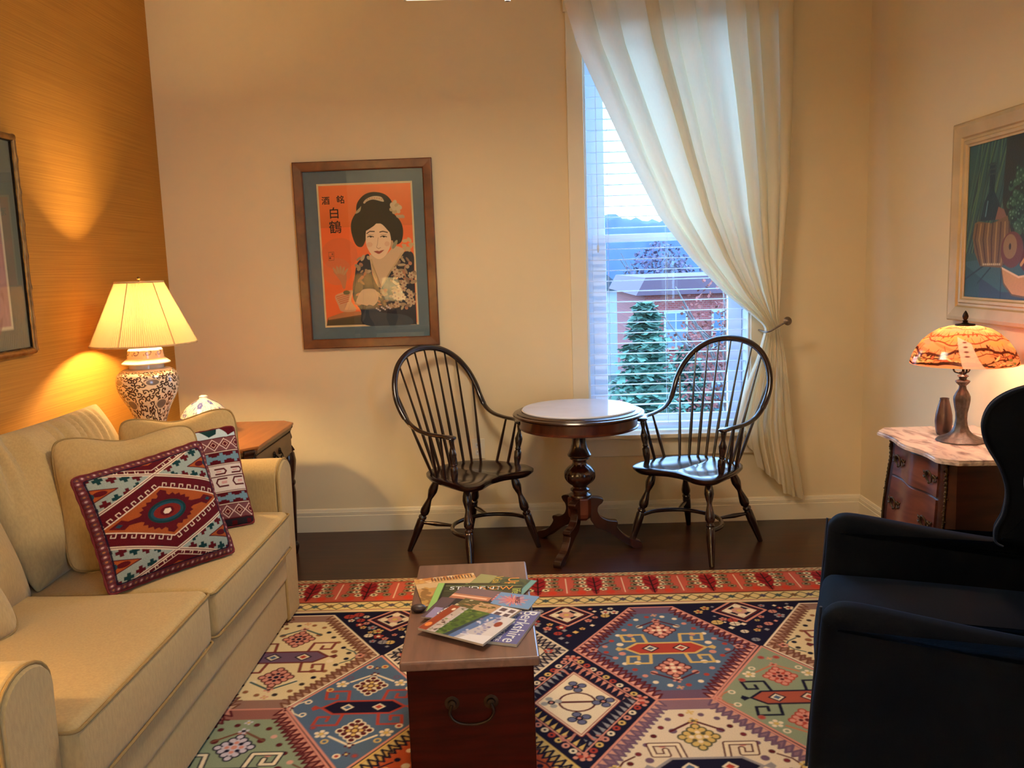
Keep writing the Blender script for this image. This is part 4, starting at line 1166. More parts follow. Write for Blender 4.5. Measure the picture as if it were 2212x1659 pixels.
def kilim_bands():
    R = Raster(-1, 1, -1, 1, 240, 240, KM)
    def lattice(y0, y1):
        R.rect(-1, 1, y0, y1, (120, 70, 70)); yc = (y0 + y1) / 2; h = (y1 - y0) / 2
        for i in range(9):
            x = -0.95 + i * 0.24
            for s, c in ((1.0, (214, 180, 164)), (0.78, KM), (0.52, (200, 150, 130)), (0.34, KM)):
                R.poly([(x - 0.13 * s, yc), (x, yc + h * s), (x + 0.13 * s, yc), (x, yc - h * s)], c)
    R.rect(-1, 1, 0.80, 1.0, (190, 204, 204)); 
    for i in range(6): R.poly([(-0.9 + i * 0.4, 1.0), (-0.75 + i * 0.4, 0.83), (-0.6 + i * 0.4, 0.88), (-0.55 + i * 0.4, 1.0)], KG if i % 2 else KM)
    lattice(0.52, 0.78)
    def redband(y0, y1):
        R.rect(-1, 1, y0, y1, KM); yc = (y0 + y1) / 2
        R.rect(-1, 1, yc - 0.03, yc + 0.03, (110, 140, 150))
        for i in range(7):
            x = -0.85 + i * 0.29
            R.rect(x - 0.035, x + 0.035, y0 + 0.03, y1 - 0.03, (110, 140, 150)); R.rect(x - 0.09, x + 0.09, yc - 0.05, yc + 0.05, (110, 140, 150))
        for y in (y0, y1): R.line([(-1, y), (1, y)], 0.016, KW)
    redband(0.24, 0.50)
    R.rect(-1, 1, -0.30, 0.22, (214, 196, 180))
    for i in range(6):
        x = -0.85 + i * 0.34
        R.line([(x - 0.10, 0.15), (x + 0.08, 0.15), (x + 0.12, 0.10), (x + 0.08, 0.05), (x - 0.10, 0.05)], 0.032, KM)
        R.line([(x + 0.10, -0.05), (x - 0.08, -0.05), (x - 0.12, -0.12), (x - 0.08, -0.20), (x + 0.10, -0.20)], 0.032, KM)
        R.rect(x - 0.02, x + 0.09, -0.15, -0.10, (206, 150, 140)); R.rect(x - 0.08, x + 0.02, 0.085, 0.115, (206, 150, 140))
    R.line([(-1, 0.0), (1, 0.0)], 0.02, KM)
    redband(-0.56, -0.32); lattice(-0.84, -0.58)
    R.rect(-1, 1, -1, -0.86, (40, 34, 40))
    for i in range(7): R.rect(-0.95 + i * 0.3, -0.85 + i * 0.3, -0.98, -0.9, KM)
    return R
m_kilim = attr_mat('embroidered_kilim', rough=0.9, spec=0.1, bump=0.6, bscale=380, noise=0.2, nscale=300)
m_kback = pmat('kilim_backing', (112, 30, 34), rough=0.95, noise=0.1)
def kilim_pillow(label, c4, T, R, pinch):
    C0 = sum((Vector(c) for c in c4), Vector()) / 4; C0.z = min(c[2] for c in c4)
    t = thing('kilim_pillow', label, 'cushion', C0, group=None)
    S = pillow_fn([Vector(c) - C0 for c in c4], T, pinch, 26)
    def fn(X, Y):
        out = np.zeros(X.shape + (3,))
        for j in range(X.shape[0]):
            for i in range(X.shape[1]): out[j, i] = S(float(X[j, i]), float(Y[j, i]), 1)
        return out[..., 0], out[..., 1], out[..., 2]
    grid_obj('front_panel', R, fn, m_kilim, t)
    pillow_obj('back_panel', S, m_kback, t, n=24, raster=1)
    n = 40; loop = []
    for k in range(4 * n):
        s_, i = divmod(k, n); q = -1 + 2 * i / n
        u, v = [(q, -1), (1, q), (-q, 1), (-1, -q)][s_]; loop.append(S(u, v, 0))
    b = MB(); b.tube(loop, [0.0038 + 0.001 * math.sin(k * 1.3) for k in range(4 * n)], seg=7, closed=True); b.build('edging', m_kback, t)
kilim_pillow('square kilim pillow with an orange central diamond and hooked white borders',
             [(-1.307, 2.494, 0.512), (-1.045, 2.884, 0.512), (-1.174, 2.977, 0.901), (-1.432, 2.568, 0.868)], 0.062, kilim_diamond(), 0.035)
kilim_pillow('striped kilim pillow with blue crosses tucked behind the diamond patterned one',
             [(-1.40, 2.98, 0.512), (-1.085, 3.235, 0.512), (-1.18, 3.345, 0.885), (-1.50, 3.085, 0.875)], 0.045, kilim_bands(), 0.035)

# ------------------------------------------------------------------ table lamp helpers
def shade_mesh(b, r0, z0, r1, z1, pleats=150, amp=0.0022, bell=0.0):
    prof = []
    for i in range(15):
        t = i / 14; prof.append((r0 + (r1 - r0) * t - bell * math.sin(PI * t), z0 + (z1 - z0) * t))
    b.lathe(prof, seg=pleats * 2, rfun=lambda r, z, a: r + amp * (1 if int(round(a / (2 * PI) * pleats * 2)) % 2 else -1), cap=False)

def ginger_jar_lamp():
    t = thing('table_lamp', 'lit table lamp with a pleated cream shade on a blue and white ginger jar', 'lamp', (-1.70, 3.77, 0.712))
    zb = 0.712
    m_shade = translucent_mat('pleated_silk_shade', (240, 208, 150), fac=0.085, noise=0.02)
    m_band = pmat('shade_trim', (226, 186, 130), rough=0.8)
    m_cer = attr_mat('painted_porcelain', rough=0.18, spec=0.6, noise=0.02, coat=0.5)
    m_cer2 = pmat('white_porcelain', (238, 226, 206), rough=0.15, noise=0.02, coat=0.5)
    b = MB(); b.lathe([(0.0, 0), (0.078, 0), (0.080, 0.006), (0.072, 0.016), (0.070, 0.022), (0.076, 0.028), (0.0, 0.028)], seg=36, cap=False); b.build('wooden_stand', m_darkwood, t)
    # painted body
    prof = [(0.064, 0.028), (0.062, 0.04), (0.056, 0.075), (0.060, 0.11), (0.072, 0.15), (0.090, 0.195), (0.111, 0.235), (0.126, 0.27), (0.132, 0.30), (0.131, 0.325), (0.121, 0.350), (0.100, 0.366), (0.078, 0.372)]
    rr = [p[0] for p in catmull([(a, 0, c) for a, c in prof], 10)]; zz = [p[2] for p in catmull([(a, 0, c) for a, c in prof], 10)]
    W = 2 * PI
    R = Raster(0, W, 0, 3.2, 700, 300, (236, 220, 196))
    rnd = random.Random(4); ink = (64, 40, 34)
    pts = []
    for _ in range(4000):
        x, y = rnd.uniform(0, W), rnd.uniform(0.05, 2.95)
        if all(min(abs(x - a), W - abs(x - a)) ** 2 + (y - c) ** 2 > 0.150 ** 2 for a, c, *_ in pts): pts.append((x, y))
    meds = [(W * k / 5 + 0.35 * (j % 2) + 4.02, 0.62 + 0.85 * j) for k in range(5) for j in range(3)]
    for i, (x, y) in enumerate(pts):
        s = rnd.choice((-1, 1)); a0 = rnd.uniform(0, 2 * PI); q = []
        for k in range(15):
            th = a0 + s * k * 0.42; r = 0.012 + 0.0068 * k; q.append((x + r * math.cos(th), y + r * math.sin(th)))
        for w_ in (-W, 0, W):
            R.line([(a + w_, c) for a, c in q], 0.046, ink)
            c_ = q[-1]; R.ell(c_[0] + w_, c_[1], 0.030, 0.030, ink)
            for k in (5, 9, 12):
                R.ell(q[k][0] + w_ + 0.03 * math.cos(a0 + k), q[k][1] + 0.03 * math.sin(a0 + k), 0.026, 0.018, ink)
    for x, y in meds:
        x %= W
        for w_ in (-W, 0, W):
            R.ell(x + w_, y, 0.25, 0.165, (226, 208, 182)); R.ell(x + w_, y, 0.205, 0.135, (122, 112, 104) if y > 1 else (120, 104, 84))
    R.rect(0, W, 2.85, 3.2, (230, 206, 180))
    n = len(rr)
    def fn(X, Y):
        q = np.interp(Y / 3.2, np.linspace(0, 1, n), rr); z = np.interp(Y / 3.2, np.linspace(0, 1, n), zz)
        return q * np.cos(X), q * np.sin(X), z
    grid_obj('jar', R, fn, m_cer, t)
    b = MB(); b.lathe([(0.075, 0.366), (0.074, 0.378), (0.074, 0.392), (0.070, 0.396)], seg=40); b.build('neck', m_cer2, t)
    # lid with scroll band
    lp = [(0.103, 0.392), (0.102, 0.396), (0.088, 0.408), (0.078, 0.416), (0.0765, 0.430), (0.0735, 0.452), (0.066, 0.460), (0.04, 0.464), (0.026, 0.466)]
    L = Raster(0, W, 0, 1, 360, 70, (240, 224, 200))
    for k in range(9):
        x = W * (k + 0.5) / 9; q = [(x + (0.03 + 0.016 * i) * math.cos(i * 0.5 + 1), 0.565 + 0.45 * (0.012 + 0.013 * i) * math.sin(i * 0.5 + 1)) for i in range(14)]
        L.line(q, 0.034, (120, 104, 120)); L.ell(x - 0.2, 0.52, 0.03, 0.035, (130, 110, 120)); L.ell(x + 0.22, 0.6, 0.03, 0.035, (130, 110, 120))
    lr = [p[0] for p in lp]; lz = [p[1] for p in lp]
    def fl(X, Y):
        s = np.linspace(0, 1, len(lp)); return np.interp(Y, s, lr) * np.cos(X), np.interp(Y, s, lr) * np.sin(X), np.interp(Y, s, lz)
    grid_obj('lid', L, fl, m_cer, t)
    b = MB(); b.lathe([(0.020, 0.462), (0.018, 0.470), (0.026, 0.482), (0.027, 0.486), (0.010, 0.488)], seg=24); b.build('lid_knob', m_cer2, t)
    b = MB(); b.tube([(0, 0, 0.48), (0, 0, 0.57)], 0.006, seg=10); b.lathe([(0.016, 0.55), (0.018, 0.555), (0.018, 0.575), (0.014, 0.58)], seg=16)
    for s in (-1, 1): b.tube(catmull([(0, s * 0.01, 0.545), (0, s * 0.05, 0.57), (0, s * 0.055, 0.68), (0, 0, 0.762)], 6), 0.0022, seg=6)
    b.build('harp', m_brass, t)
    b = MB(); shade_mesh(b, 0.221, 0.478, 0.098, 0.752); sh = b.build('lamp_shade', m_shade, t, angle=10)
    b = MB()
    for r, z in ((0.2225, 0.479), (0.0995, 0.752)): b.tube([(r * math.cos(a * PI / 30), r * math.sin(a * PI / 30), z) for a in range(60)], 0.0045, seg=6, closed=True)
    for k in range(6):
        a = 2 * PI * (k + 0.45) / 6; b.tube([(0.2235 * math.cos(a), 0.2235 * math.sin(a), 0.479), (0.1005 * math.cos(a), 0.1005 * math.sin(a), 0.752)], 0.0022, seg=5)
    b.build('shade_trim', m_band, t)
    b = MB()
    for k in range(3):
        a = 2 * PI * k / 3; b.tube([(0, 0, 0.745), (0.099 * math.cos(a), 0.099 * math.sin(a), 0.748)], 0.0015, seg=5)
    b.sphere((0, 0, 0.768), 0.008); b.build('finial', m_brass, t)
    b = MB(); b.sphere((0, 0, 0.602), 0.028); b.v = b.v
    m_bulb = pmat('lit_bulb', (255, 240, 210), emission=(255, 196, 120), estr=6)
    bl = b.build('bulb', m_bulb, t); bl.visible_shadow = True
    point_light('lamp_light', (0, 0, 0.602), LAMP_LEFT_W, WARM, 0.035, t)
    bl.scale = (1, 1, 1)
ginger_jar_lamp()

# ------------------------------------------------------------------ end table with carved corners
def end_table():
    t = thing('end_table', 'carved wooden end table with a drawer behind the far sofa arm', 'side table', (-1.565, 4.05, 0))
    m_top = wood('honey_wood_top', (176, 110, 52), (150, 88, 40), rough=0.3, grain=(8, 1, 8), scale=3, coat=0.2)
    m_side = wood('olive_brown_wood', (116, 84, 48), (86, 60, 32), rough=0.4, grain=(6, 1.5, 6), scale=3)
    x0, x1, y0, y1, z = -0.335, 0.345, -0.355, 0.365, 0.712
    c = 0.065
    def oct_(e): return [(x0 - e + c, y0 - e), (x1 + e - c, y0 - e), (x1 + e, y0 - e + c), (x1 + e, y1 + e - c), (x1 + e - c, y1 + e), (x0 - e + c, y1 + e), (x0 - e, y1 + e - c), (x0 - e, y0 - e + c)]
    b = MB(); b.prism(oct_(0.0), 0.012, 'xy', z - 0.006); b.prism(oct_(-0.006), 0.010, 'xy', z - 0.017); b.build('top', m_top, t, smooth=False, bevel=0.003)
    b = MB(); b.prism(oct_(-0.010), 0.016, 'xy', z - 0.030); b.prism(oct_(-0.022), 0.13, 'xy', z - 0.103); b.build('case', m_side, t, smooth=False, bevel=0.002)
    b = MB(); b.box(x1 - 0.022, x1 - 0.014, y0 + 0.075, y1 - 0.075, z - 0.155, z - 0.048); d = b.build('drawer', m_side, t, smooth=False, bevel=0.003)
    b = MB(); yh = 0.02
    for s in (-1, 1):
        for k in range(5):
            a = 2 * PI * k / 5; b.sphere((x1 - 0.012, yh + s * 0.045 + 0.010 * math.cos(a), z - 0.10 + 0.010 * math.sin(a)), 0.007, seg=8, rings=6)
    b.tube(catmull([(x1 - 0.006, yh - 0.045, z - 0.10), (x1 + 0.010, yh - 0.03, z - 0.122), (x1 + 0.012, yh, z - 0.112), (x1 + 0.010, yh + 0.03, z - 0.122), (x1 - 0.006, yh + 0.045, z - 0.10)], 6), 0.0035, seg=8)
    b.build('handle', m_dark_metal, d)
    # carved corbels on the clipped corners and turned legs
    prof = [(0, 0), (0.028, 0), (0.030, -0.012), (0.018, -0.026), (0.014, -0.036), (0.020, -0.055), (0.022, -0.068), (0.010, -0.086), (0.008, -0.098), (0.020, -0.112), (0.030, -0.128), (0.034, -0.138), (0.012, -0.142), (0, -0.142)]
    for sx in (-1, 1):
        for sy in (-1, 1):
            cx = (x1 - 0.045) if sx > 0 else (x0 + 0.045); cy = (y1 - 0.045) if sy > 0 else (y0 + 0.045)
            mm = Matrix.Translation((cx, cy, z - 0.014)) @ Matrix.Rotation(math.atan2(sy, sx), 4, 'Z')
            b = MB(); b.prism([(a - 0.005, zz) for a, zz in prof], 0.052, 'xz', 0, m=mm); b.build('corbel', m_darkwood, t, smooth=False, bevel=0.003)
            b = MB(); turned(b, (cx, cy, z - 0.15), (cx, cy, 0 if sy > 0 else RUG + 0.0005), [(0, 0.024), (0.03, 0.034), (0.10, 0.040), (0.20, 0.033), (0.28, 0.024), (0.30, 0.030), (0.32, 0.030), (0.34, 0.024), (0.40, 0.029), (0.80, 0.020), (0.88, 0.017), (0.90, 0.026), (0.94, 0.026), (1.0, 0.018)], seg=18)
            b.build('leg', m_darkwood, t)
end_table()

def lidded_dish():
    t = thing('lidded_dish', 'small blue and white porcelain dish with a domed lid on the end table', 'dish', (-1.575, 4.08, 0.7125))
    m_cer = attr_mat('blue_white_porcelain', rough=0.15, spec=0.6, noise=0.02, coat=0.5)
    b = MB(); b.lathe([(0.0, 0), (0.055, 0.0), (0.057, 0.006), (0.050, 0.012), (0.075, 0.030), (0.098, 0.055), (0.106, 0.078), (0.106, 0.083), (0.0, 0.083)], seg=40, cap=False); b.build('bowl', pmat('dish_porcelain', (236, 232, 226), rough=0.15, coat=0.5), t)
    prof = [(0.114, 0.082), (0.115, 0.088), (0.112, 0.096), (0.100, 0.118), (0.080, 0.142), (0.055, 0.160), (0.034, 0.170), (0.022, 0.176), (0.018, 0.184), (0.020, 0.190), (0.012, 0.195), (0.001, 0.196)]
    W = 2 * PI; R = Raster(0, W, 0, 1, 420, 120, (236, 228, 214)); rnd = random.Random(9)
    R.rect(0, W, 0.0, 0.15, (96, 104, 164)); R.rect(0, W, 0.04, 0.07, (226, 222, 220))
    for k in range(7):
        x = W * k / 7 + 0.3; y = 0.42 if k % 2 else 0.5
        for q in range(6):
            a = 2 * PI * q / 6; R.ell(x + 0.12 * math.cos(a), y + 0.05 * math.sin(a), 0.085, 0.035, (86, 92, 160))
        R.ell(x, y, 0.07, 0.03, (150, 156, 200))
    for _ in range(520):
        R.ell(rnd.uniform(0, W), rnd.uniform(0.18, 0.78), rnd.uniform(0.02, 0.07), rnd.uniform(0.006, 0.016), (72, 82, 160), rnd.uniform(0, 3))
    s = np.linspace(0, 1, len(prof)); pr = [p[0] for p in prof]; pz = [p[1] for p in prof]
    grid_obj('lid', R, lambda X, Y: (np.interp(Y, s, pr) * np.cos(X), np.interp(Y, s, pr) * np.sin(X), np.interp(Y, s, pz)), m_cer, t)
lidded_dish()

# ------------------------------------------------------------------ windsor chairs
def windsor(label, loc, rot):
    t = thing('windsor_armchair', label, 'chair', loc, rot, group='windsor armchairs beside the round table')
    m = m_chairwood
    SZ = 0.440
    half = [(0.0, -0.205), (0.05, -0.207), (0.10, -0.222), (0.15, -0.240), (0.20, -0.242), (0.237, -0.222), (0.252, -0.185), (0.252, -0.13), (0.243, -0.05), (0.232, 0.03), (0.212, 0.105), (0.165, 0.165), (0.09, 0.195), (0.0, 0.205)]
    out = [Vector((x, y, 0)) for x, y in half] + [Vector((-x, y, 0)) for x, y in half[-2:0:-1]]
    out = catmull(out, 4, closed=True); n = len(out)
    b = MB(); vs = []; rings = [0.0, 0.15, 0.3, 0.45, 0.6, 0.75, 0.88, 0.96, 1.0]
    for s in rings[1:]:
        for p in out:
            x, y = p.x * s, p.y * s
            dish = 0.020 * max(0, 1 - ((abs(x) - 0.105) / 0.12) ** 2) * max(0, 1 - ((y + 0.02) / 0.20) ** 2) + 0.006 * max(0, 1 - (x / 0.2) ** 2) * max(0, 1 - (y / 0.19) ** 2)
            edge = -0.006 if s == 1.0 else (-0.001 if s > 0.95 else 0)
            if y < -0.15: edge -= 0.10 * (abs(y) - 0.15) * 0.9
            vs.append((x, y, SZ - dish + edge))
    k0 = len(vs); vs.append((0, 0, SZ - 0.008))
    F = [(k0, i, (i + 1) % n) for i in range(n)]
    R_ = len(rings) - 1
    for r in range(R_ - 1):
        for i in range(n): F.append((r * n + i, (r + 1) * n + i, (r + 1) * n + (i + 1) % n, r * n + (i + 1) % n))
    for q, (sc, dz) in enumerate(((1.0, -0.020), (0.93, -0.040), (0.86, -0.044))):
        for p in out: vs.append((p.x * sc, p.y * sc, SZ + dz + (-0.10 * (abs(p.y) - 0.15) * 0.5 if p.y < -0.15 else 0)))
    base = [(R_ - 1) * n] + [k0 + 1 + q * n for q in range(3)]
    for q in range(3):
        for i in range(n): F.append((base[q] + i, base[q + 1] + i, base[q + 1] + (i + 1) % n, base[q] + (i + 1) % n))
    F.append(tuple(base[3] + i for i in range(n)))
    b.add(vs, F); b.build('seat', m, t, angle=50)
    legp = [(0, 0.013), (0.05, 0.016), (0.12, 0.0225), (0.17, 0.024), (0.22, 0.019), (0.27, 0.013), (0.30, 0.0135), (0.36, 0.019), (0.43, 0.0245), (0.47, 0.023), (0.50, 0.014), (0.515, 0.021), (0.535, 0.022), (0.55, 0.017), (0.57, 0.0215), (0.70, 0.0215), (1.0, 0.0125)]
    feet = {}
    for sx in (-1, 1):
        for tp, ft in (((sx * 0.165, -0.135, SZ - 0.035), (sx * 0.248, -0.235, 0)), ((sx * 0.145, 0.105, SZ - 0.035), (sx * 0.225, 0.265, 0))):
            b = MB(); turned(b, tp, ft, legp, seg=16); b.build('leg', m, t); feet[(sx, ft[1] < 0)] = (Vector(tp), Vector(ft))
    at = lambda k, u: feet[k][0].lerp(feet[k][1], u)
    A, Bp = at((-1, True), 0.60), at((1, True), 0.60)
    pts = [A, Vector((-0.205, -0.08, A.z)), Vector((-0.12, 0.025, A.z)), Vector((0, 0.055, A.z)), Vector((0.12, 0.025, A.z)), Vector((0.205, -0.08, A.z)), Bp]
    b = MB(); b.tube(catmull(pts, 8), 0.0105, seg=10)
    for sx in (-1, 1):
        q = at((sx, False), 0.60); e = Vector((sx * 0.125, 0.022, A.z)); mid = q.lerp(e, 0.5)
        b.tube([q, q.lerp(e, .2), mid, q.lerp(e, .8), e], [0.007, 0.009, 0.0125, 0.009, 0.007], seg=10)
    b.build('stretcher', m, t)
    # continuous arm and bow
    hp = [(0.240, -0.148, 0.660), (0.254, -0.112, 0.664), (0.272, -0.06, 0.668), (0.277, 0.03, 0.672), (0.276, 0.110, 0.688), (0.278, 0.168, 0.722), (0.283, 0.210, 0.775), (0.282, 0.243, 0.840), (0.258, 0.275, 0.915), (0.208, 0.305, 0.985), (0.134, 0.326, 1.035), (0.048, 0.337, 1.058)]
    full = hp + [(-x, y, z) for x, y, z in hp[::-1]]
    path = catmull(full, 8); N = len(path)
    rad = []; 
    vs = []; seg = 12; b = MB()
    P = path; prevN = None
    for i in range(N):
        a = P[max(0, i - 1)]; c = P[min(N - 1, i + 1)]; T = (c - a).normalized()
        w = min(i, N - 1 - i) / (N / 2)
        zf = min(1, max(0, (P[i].z - 0.68) / 0.10))
        up = Vector((0, 0, 1)).lerp(Vector((0, -1, 0.25)), zf)
        Nn = (up - T * up.dot(T)).normalized(); Bn = T.cross(Nn)
        e = min(i, N - 1 - i)
        hw = 0.0165; th = 0.0125
        if zf < 0.5: hw = 0.0150 + (0.018 * math.exp(-((e - 5) / 5.0) ** 2)); th = 0.0095
        if e < 1: hw *= 0.75; th *= 0.7
        for k in range(seg):
            an = 2 * PI * k / seg
            vs.append(P[i] + Bn * math.cos(an) * hw + Nn * math.sin(an) * th)
    F = [(i * seg + k, i * seg + (k + 1) % seg, (i + 1) * seg + (k + 1) % seg, (i + 1) * seg + k) for i in range(N - 1) for k in range(seg)]
    F += [tuple(range(seg)), tuple(range((N - 1) * seg, N * seg))]
    b.add(vs, F); b.build('bow_arm', m, t)
    for sx in (-1, 1):
        b = MB(); turned(b, (sx * 0.222, -0.115, SZ - 0.012), (sx * 0.245, -0.126, 0.660), [(0, 0.013), (0.06, 0.014), (0.20, 0.0195), (0.34, 0.0195), (0.38, 0.013), (0.41, 0.016), (0.44, 0.013), (0.55, 0.018), (0.64, 0.0205), (0.72, 0.014), (0.80, 0.009), (0.88, 0.012), (0.94, 0.014), (1, 0.009)], seg=14)
        b.build('arm_post', m, t)
        for yb, yt, xb in ((-0.045, -0.075, 0.224), (0.030, 0.005, 0.215)):
            b = MB(); b.tube([(sx * xb, yb, SZ - 0.012), (sx * (xb * 0.6 + 0.273 * 0.4), yb * 0.6 + yt * 0.4, SZ + 0.08), (sx * (0.270 if yt < -0.05 else 0.275), yt, 0.667)], [0.0075, 0.0085, 0.0055], seg=8); b.build('spindle', m, t)
    bow = [p for p in path if p.z > 0.70]
    for k in range(9):
        s = (k - 4) / 4.0
        xb = 0.175 * s; yb = 0.165 - 0.055 * s * s
        # point of the bow whose x matches a fanned position
        xt = 0.275 * math.copysign(abs(s) ** 1.0, s) * 0.985
        cand = [p for p in bow if (p.z > 0.80 or abs(s) > 0.99)]
        q = min(cand, key=lambda p: abs(p.x - xt) + (0 if p.z > 0.82 else 0.5))
        if abs(s) > 0.99: q = min(bow, key=lambda p: abs(p.z - 0.875) + (0 if p.x * s > 0 else 5))
        a = Vector((xb, yb, SZ - 0.012)); 
        b = MB(); b.tube([a, a.lerp(q, 0.25), a.lerp(q, 0.6), q], [0.0072, 0.0088, 0.0060, 0.0048], seg=8); b.build('spindle', m, t)
    return t
windsor('dark windsor armchair left of the round table, below the framed poster', (-0.300, 4.335, 0.0), math.radians(47))
windsor('dark windsor armchair right of the round table, in front of the window and curtain', (0.865, 4.33, 0.0), math.radians(-45))

# ------------------------------------------------------------------ marble topped pedestal table
def pedestal_table():
    t = thing('pedestal_table', 'round pedestal table with a white marble top and three carved feet', 'table', (0.262, 4.31, 0))
    m_marble = pmat('white_marble', (216, 222, 238), rough=0.12, noise=0.04, nscale=6, spec=0.6)  # white marble with daylight blue mixed into its colour
    m_ap = wood('flame_mahogany', (104, 50, 28), (62, 26, 16), rough=0.28, grain=(5, 5, 1.2), scale=4, coat=0.3)
    b = MB(); b.lathe([(0.0, 0.738), (0.284, 0.738), (0.290, 0.744), (0.291, 0.748), (0.286, 0.753), (0.0, 0.753)], seg=96, cap=False); b.build('marble_top', m_marble, t, angle=30)
    b = MB(); b.lathe([(0.0, 0.712), (0.300, 0.712), (0.318, 0.714), (0.334, 0.718), (0.338, 0.725), (0.334, 0.731), (0.322, 0.734), (0.318, 0.739), (0.306, 0.742), (0.300, 0.745), (0.288, 0.743), (0.0, 0.738)], seg=96, cap=False); b.build('rim', m_darkwood, t, angle=30)
    b = MB(); b.lathe([(0.0, 0.652), (0.296, 0.652), (0.304, 0.655), (0.306, 0.661), (0.300, 0.666), (0.299, 0.708), (0.304, 0.7125), (0.0, 0.7125)], seg=96, cap=False); b.build('apron', m_ap, t, angle=30)
    b = MB()
    b.lathe([(0.05, 0.652), (0.05, 0.64), (0.037, 0.632), (0.034, 0.60), (0.036, 0.57), (0.044, 0.54), (0.055, 0.52), (0.062, 0.508), (0.060, 0.500), (0.048, 0.492), (0.050, 0.486), (0.038, 0.478), (0.036, 0.468), (0.040, 0.460)], seg=36,
            rfun=lambda r, z, a: r * (1 + (0.03 * math.cos(a * 12) if 0.53 < z < 0.62 else 0)), cap=True)
    b.build('column', m_darkwood, t)
    b = MB()
    prof = [(0.038, 0.462)] + [(0.079 * math.cos(x), 0.400 + 0.061 * math.sin(x)) for x in [PI / 2 * 0.66 - PI * 0.66 * i / 14 for i in range(15)]] + [(0.038, 0.340)]
    b.lathe(prof, seg=72, rfun=lambda r, z, a: r + 0.0028 * abs(math.sin(a * 5 + (z - 0.4) * 14)) * (1 if abs(z - 0.4) < 0.055 else 0) + (0.002 * math.cos(a * 20) if abs(z - 0.4) < 0.02 else 0)); b.build('carved_ball', m_darkwood, t)
    b = MB(); b.lathe([(0.036, 0.342), (0.037, 0.334), (0.050, 0.326), (0.050, 0.318), (0.041, 0.312), (0.046, 0.304), (0.058, 0.298), (0.060, 0.290), (0.054, 0.284)], seg=36); b.build('collar', m_darkwood, t)
    b = MB(); b.lathe([(0.058, 0.286), (0.066, 0.280), (0.066, 0.200), (0.062, 0.180), (0.048, 0.165), (0.02, 0.160)], seg=6, m=Matrix.Rotation(math.radians(4), 4, 'Z')); b.build('base_block', m_ap, t, smooth=False, bevel=0.003)
    legp = catmull([(0.045, 0, 0.284), (0.095, 0, 0.279), (0.118, 0, 0.268), (0.112, 0, 0.250), (0.092, 0, 0.232), (0.088, 0, 0.205), (0.104, 0, 0.176), (0.142, 0, 0.156), (0.185, 0, 0.150), (0.192, 0, 0.136), (0.186, 0, 0.122), (0.208, 0, 0.090), (0.245, 0, 0.060), (0.290, 0, 0.044), (0.312, 0, 0.032), (0.318, 0, 0.014), (0.316, 0, 0.0)], 4) \
        + catmull([(0.275, 0, 0.0), (0.262, 0, 0.010), (0.225, 0, 0.030), (0.185, 0, 0.060), (0.150, 0, 0.085), (0.115, 0, 0.105), (0.080, 0, 0.120), (0.050, 0, 0.160)], 4)
    poly = [(p.x, p.z) for p in legp]
    for a in (-116, 1, 133):
        mm = Matrix.Rotation(math.radians(a), 4, 'Z')
        b = MB(); b.prism(poly, 0.042, 'xz', 0, m=mm); b.build('leg', m_darkwood, t, smooth=False, bevel=0.006)
pedestal_table()

# ------------------------------------------------------------------ wooden chest and magazines
TR = math.radians(2.8); TC = Vector((-0.189, 2.482, RUG))
def chest():
    t = thing('wooden_chest', 'narrow reddish wooden chest used as a coffee table on the rug', 'chest', TC, TR)
    m_lid = wood('sheen_lightened_chest_lid', (134, 98, 80), (106, 76, 62), rough=0.34, grain=(10, 1, 10), scale=3, coat=0.35)  # dark wood lightened, window sheen put partly into the colour
    m_body = wood('red_brown_chest', (58, 12, 5), (36, 7, 3), rough=0.5, grain=(1, 10, 10), scale=4, spec=0.08)
    z = 0.46 - RUG
    b = MB(); b.box(-0.185, 0.185, -0.370, 0.370, z - 0.026, z); b.build('lid', m_lid, t, smooth=False, bevel=0.006, seg=3)
    b = MB(); b.box(-0.169, 0.169, -0.352, 0.352, 0.0, z - 0.026); b.build('body', m_body, t, smooth=False, bevel=0.003)
    for s in (-1, 1):
        b = MB(); y = s * 0.352
        for x in (-0.052, 0.052):
            b.lathe([(0.0, 0), (0.019, 0), (0.020, 0.002), (0.012, 0.004), (0.010, 0.010), (0.0, 0.012)], seg=18, cap=False, m=axis_matrix((x, y, 0.325), (x, y + s * 0.1, 0.325)))
        b.tube(catmull([(-0.052, y + s * 0.010, 0.325), (-0.058, y + s * 0.013, 0.300), (-0.040, y + s * 0.015, 0.278), (0, y + s * 0.016, 0.270), (0.040, y + s * 0.015, 0.278), (0.058, y + s * 0.013, 0.300), (0.052, y + s * 0.010, 0.325)], 6), 0.0042, seg=8)
        b.build('handle', m_dark_metal, t)
chest()

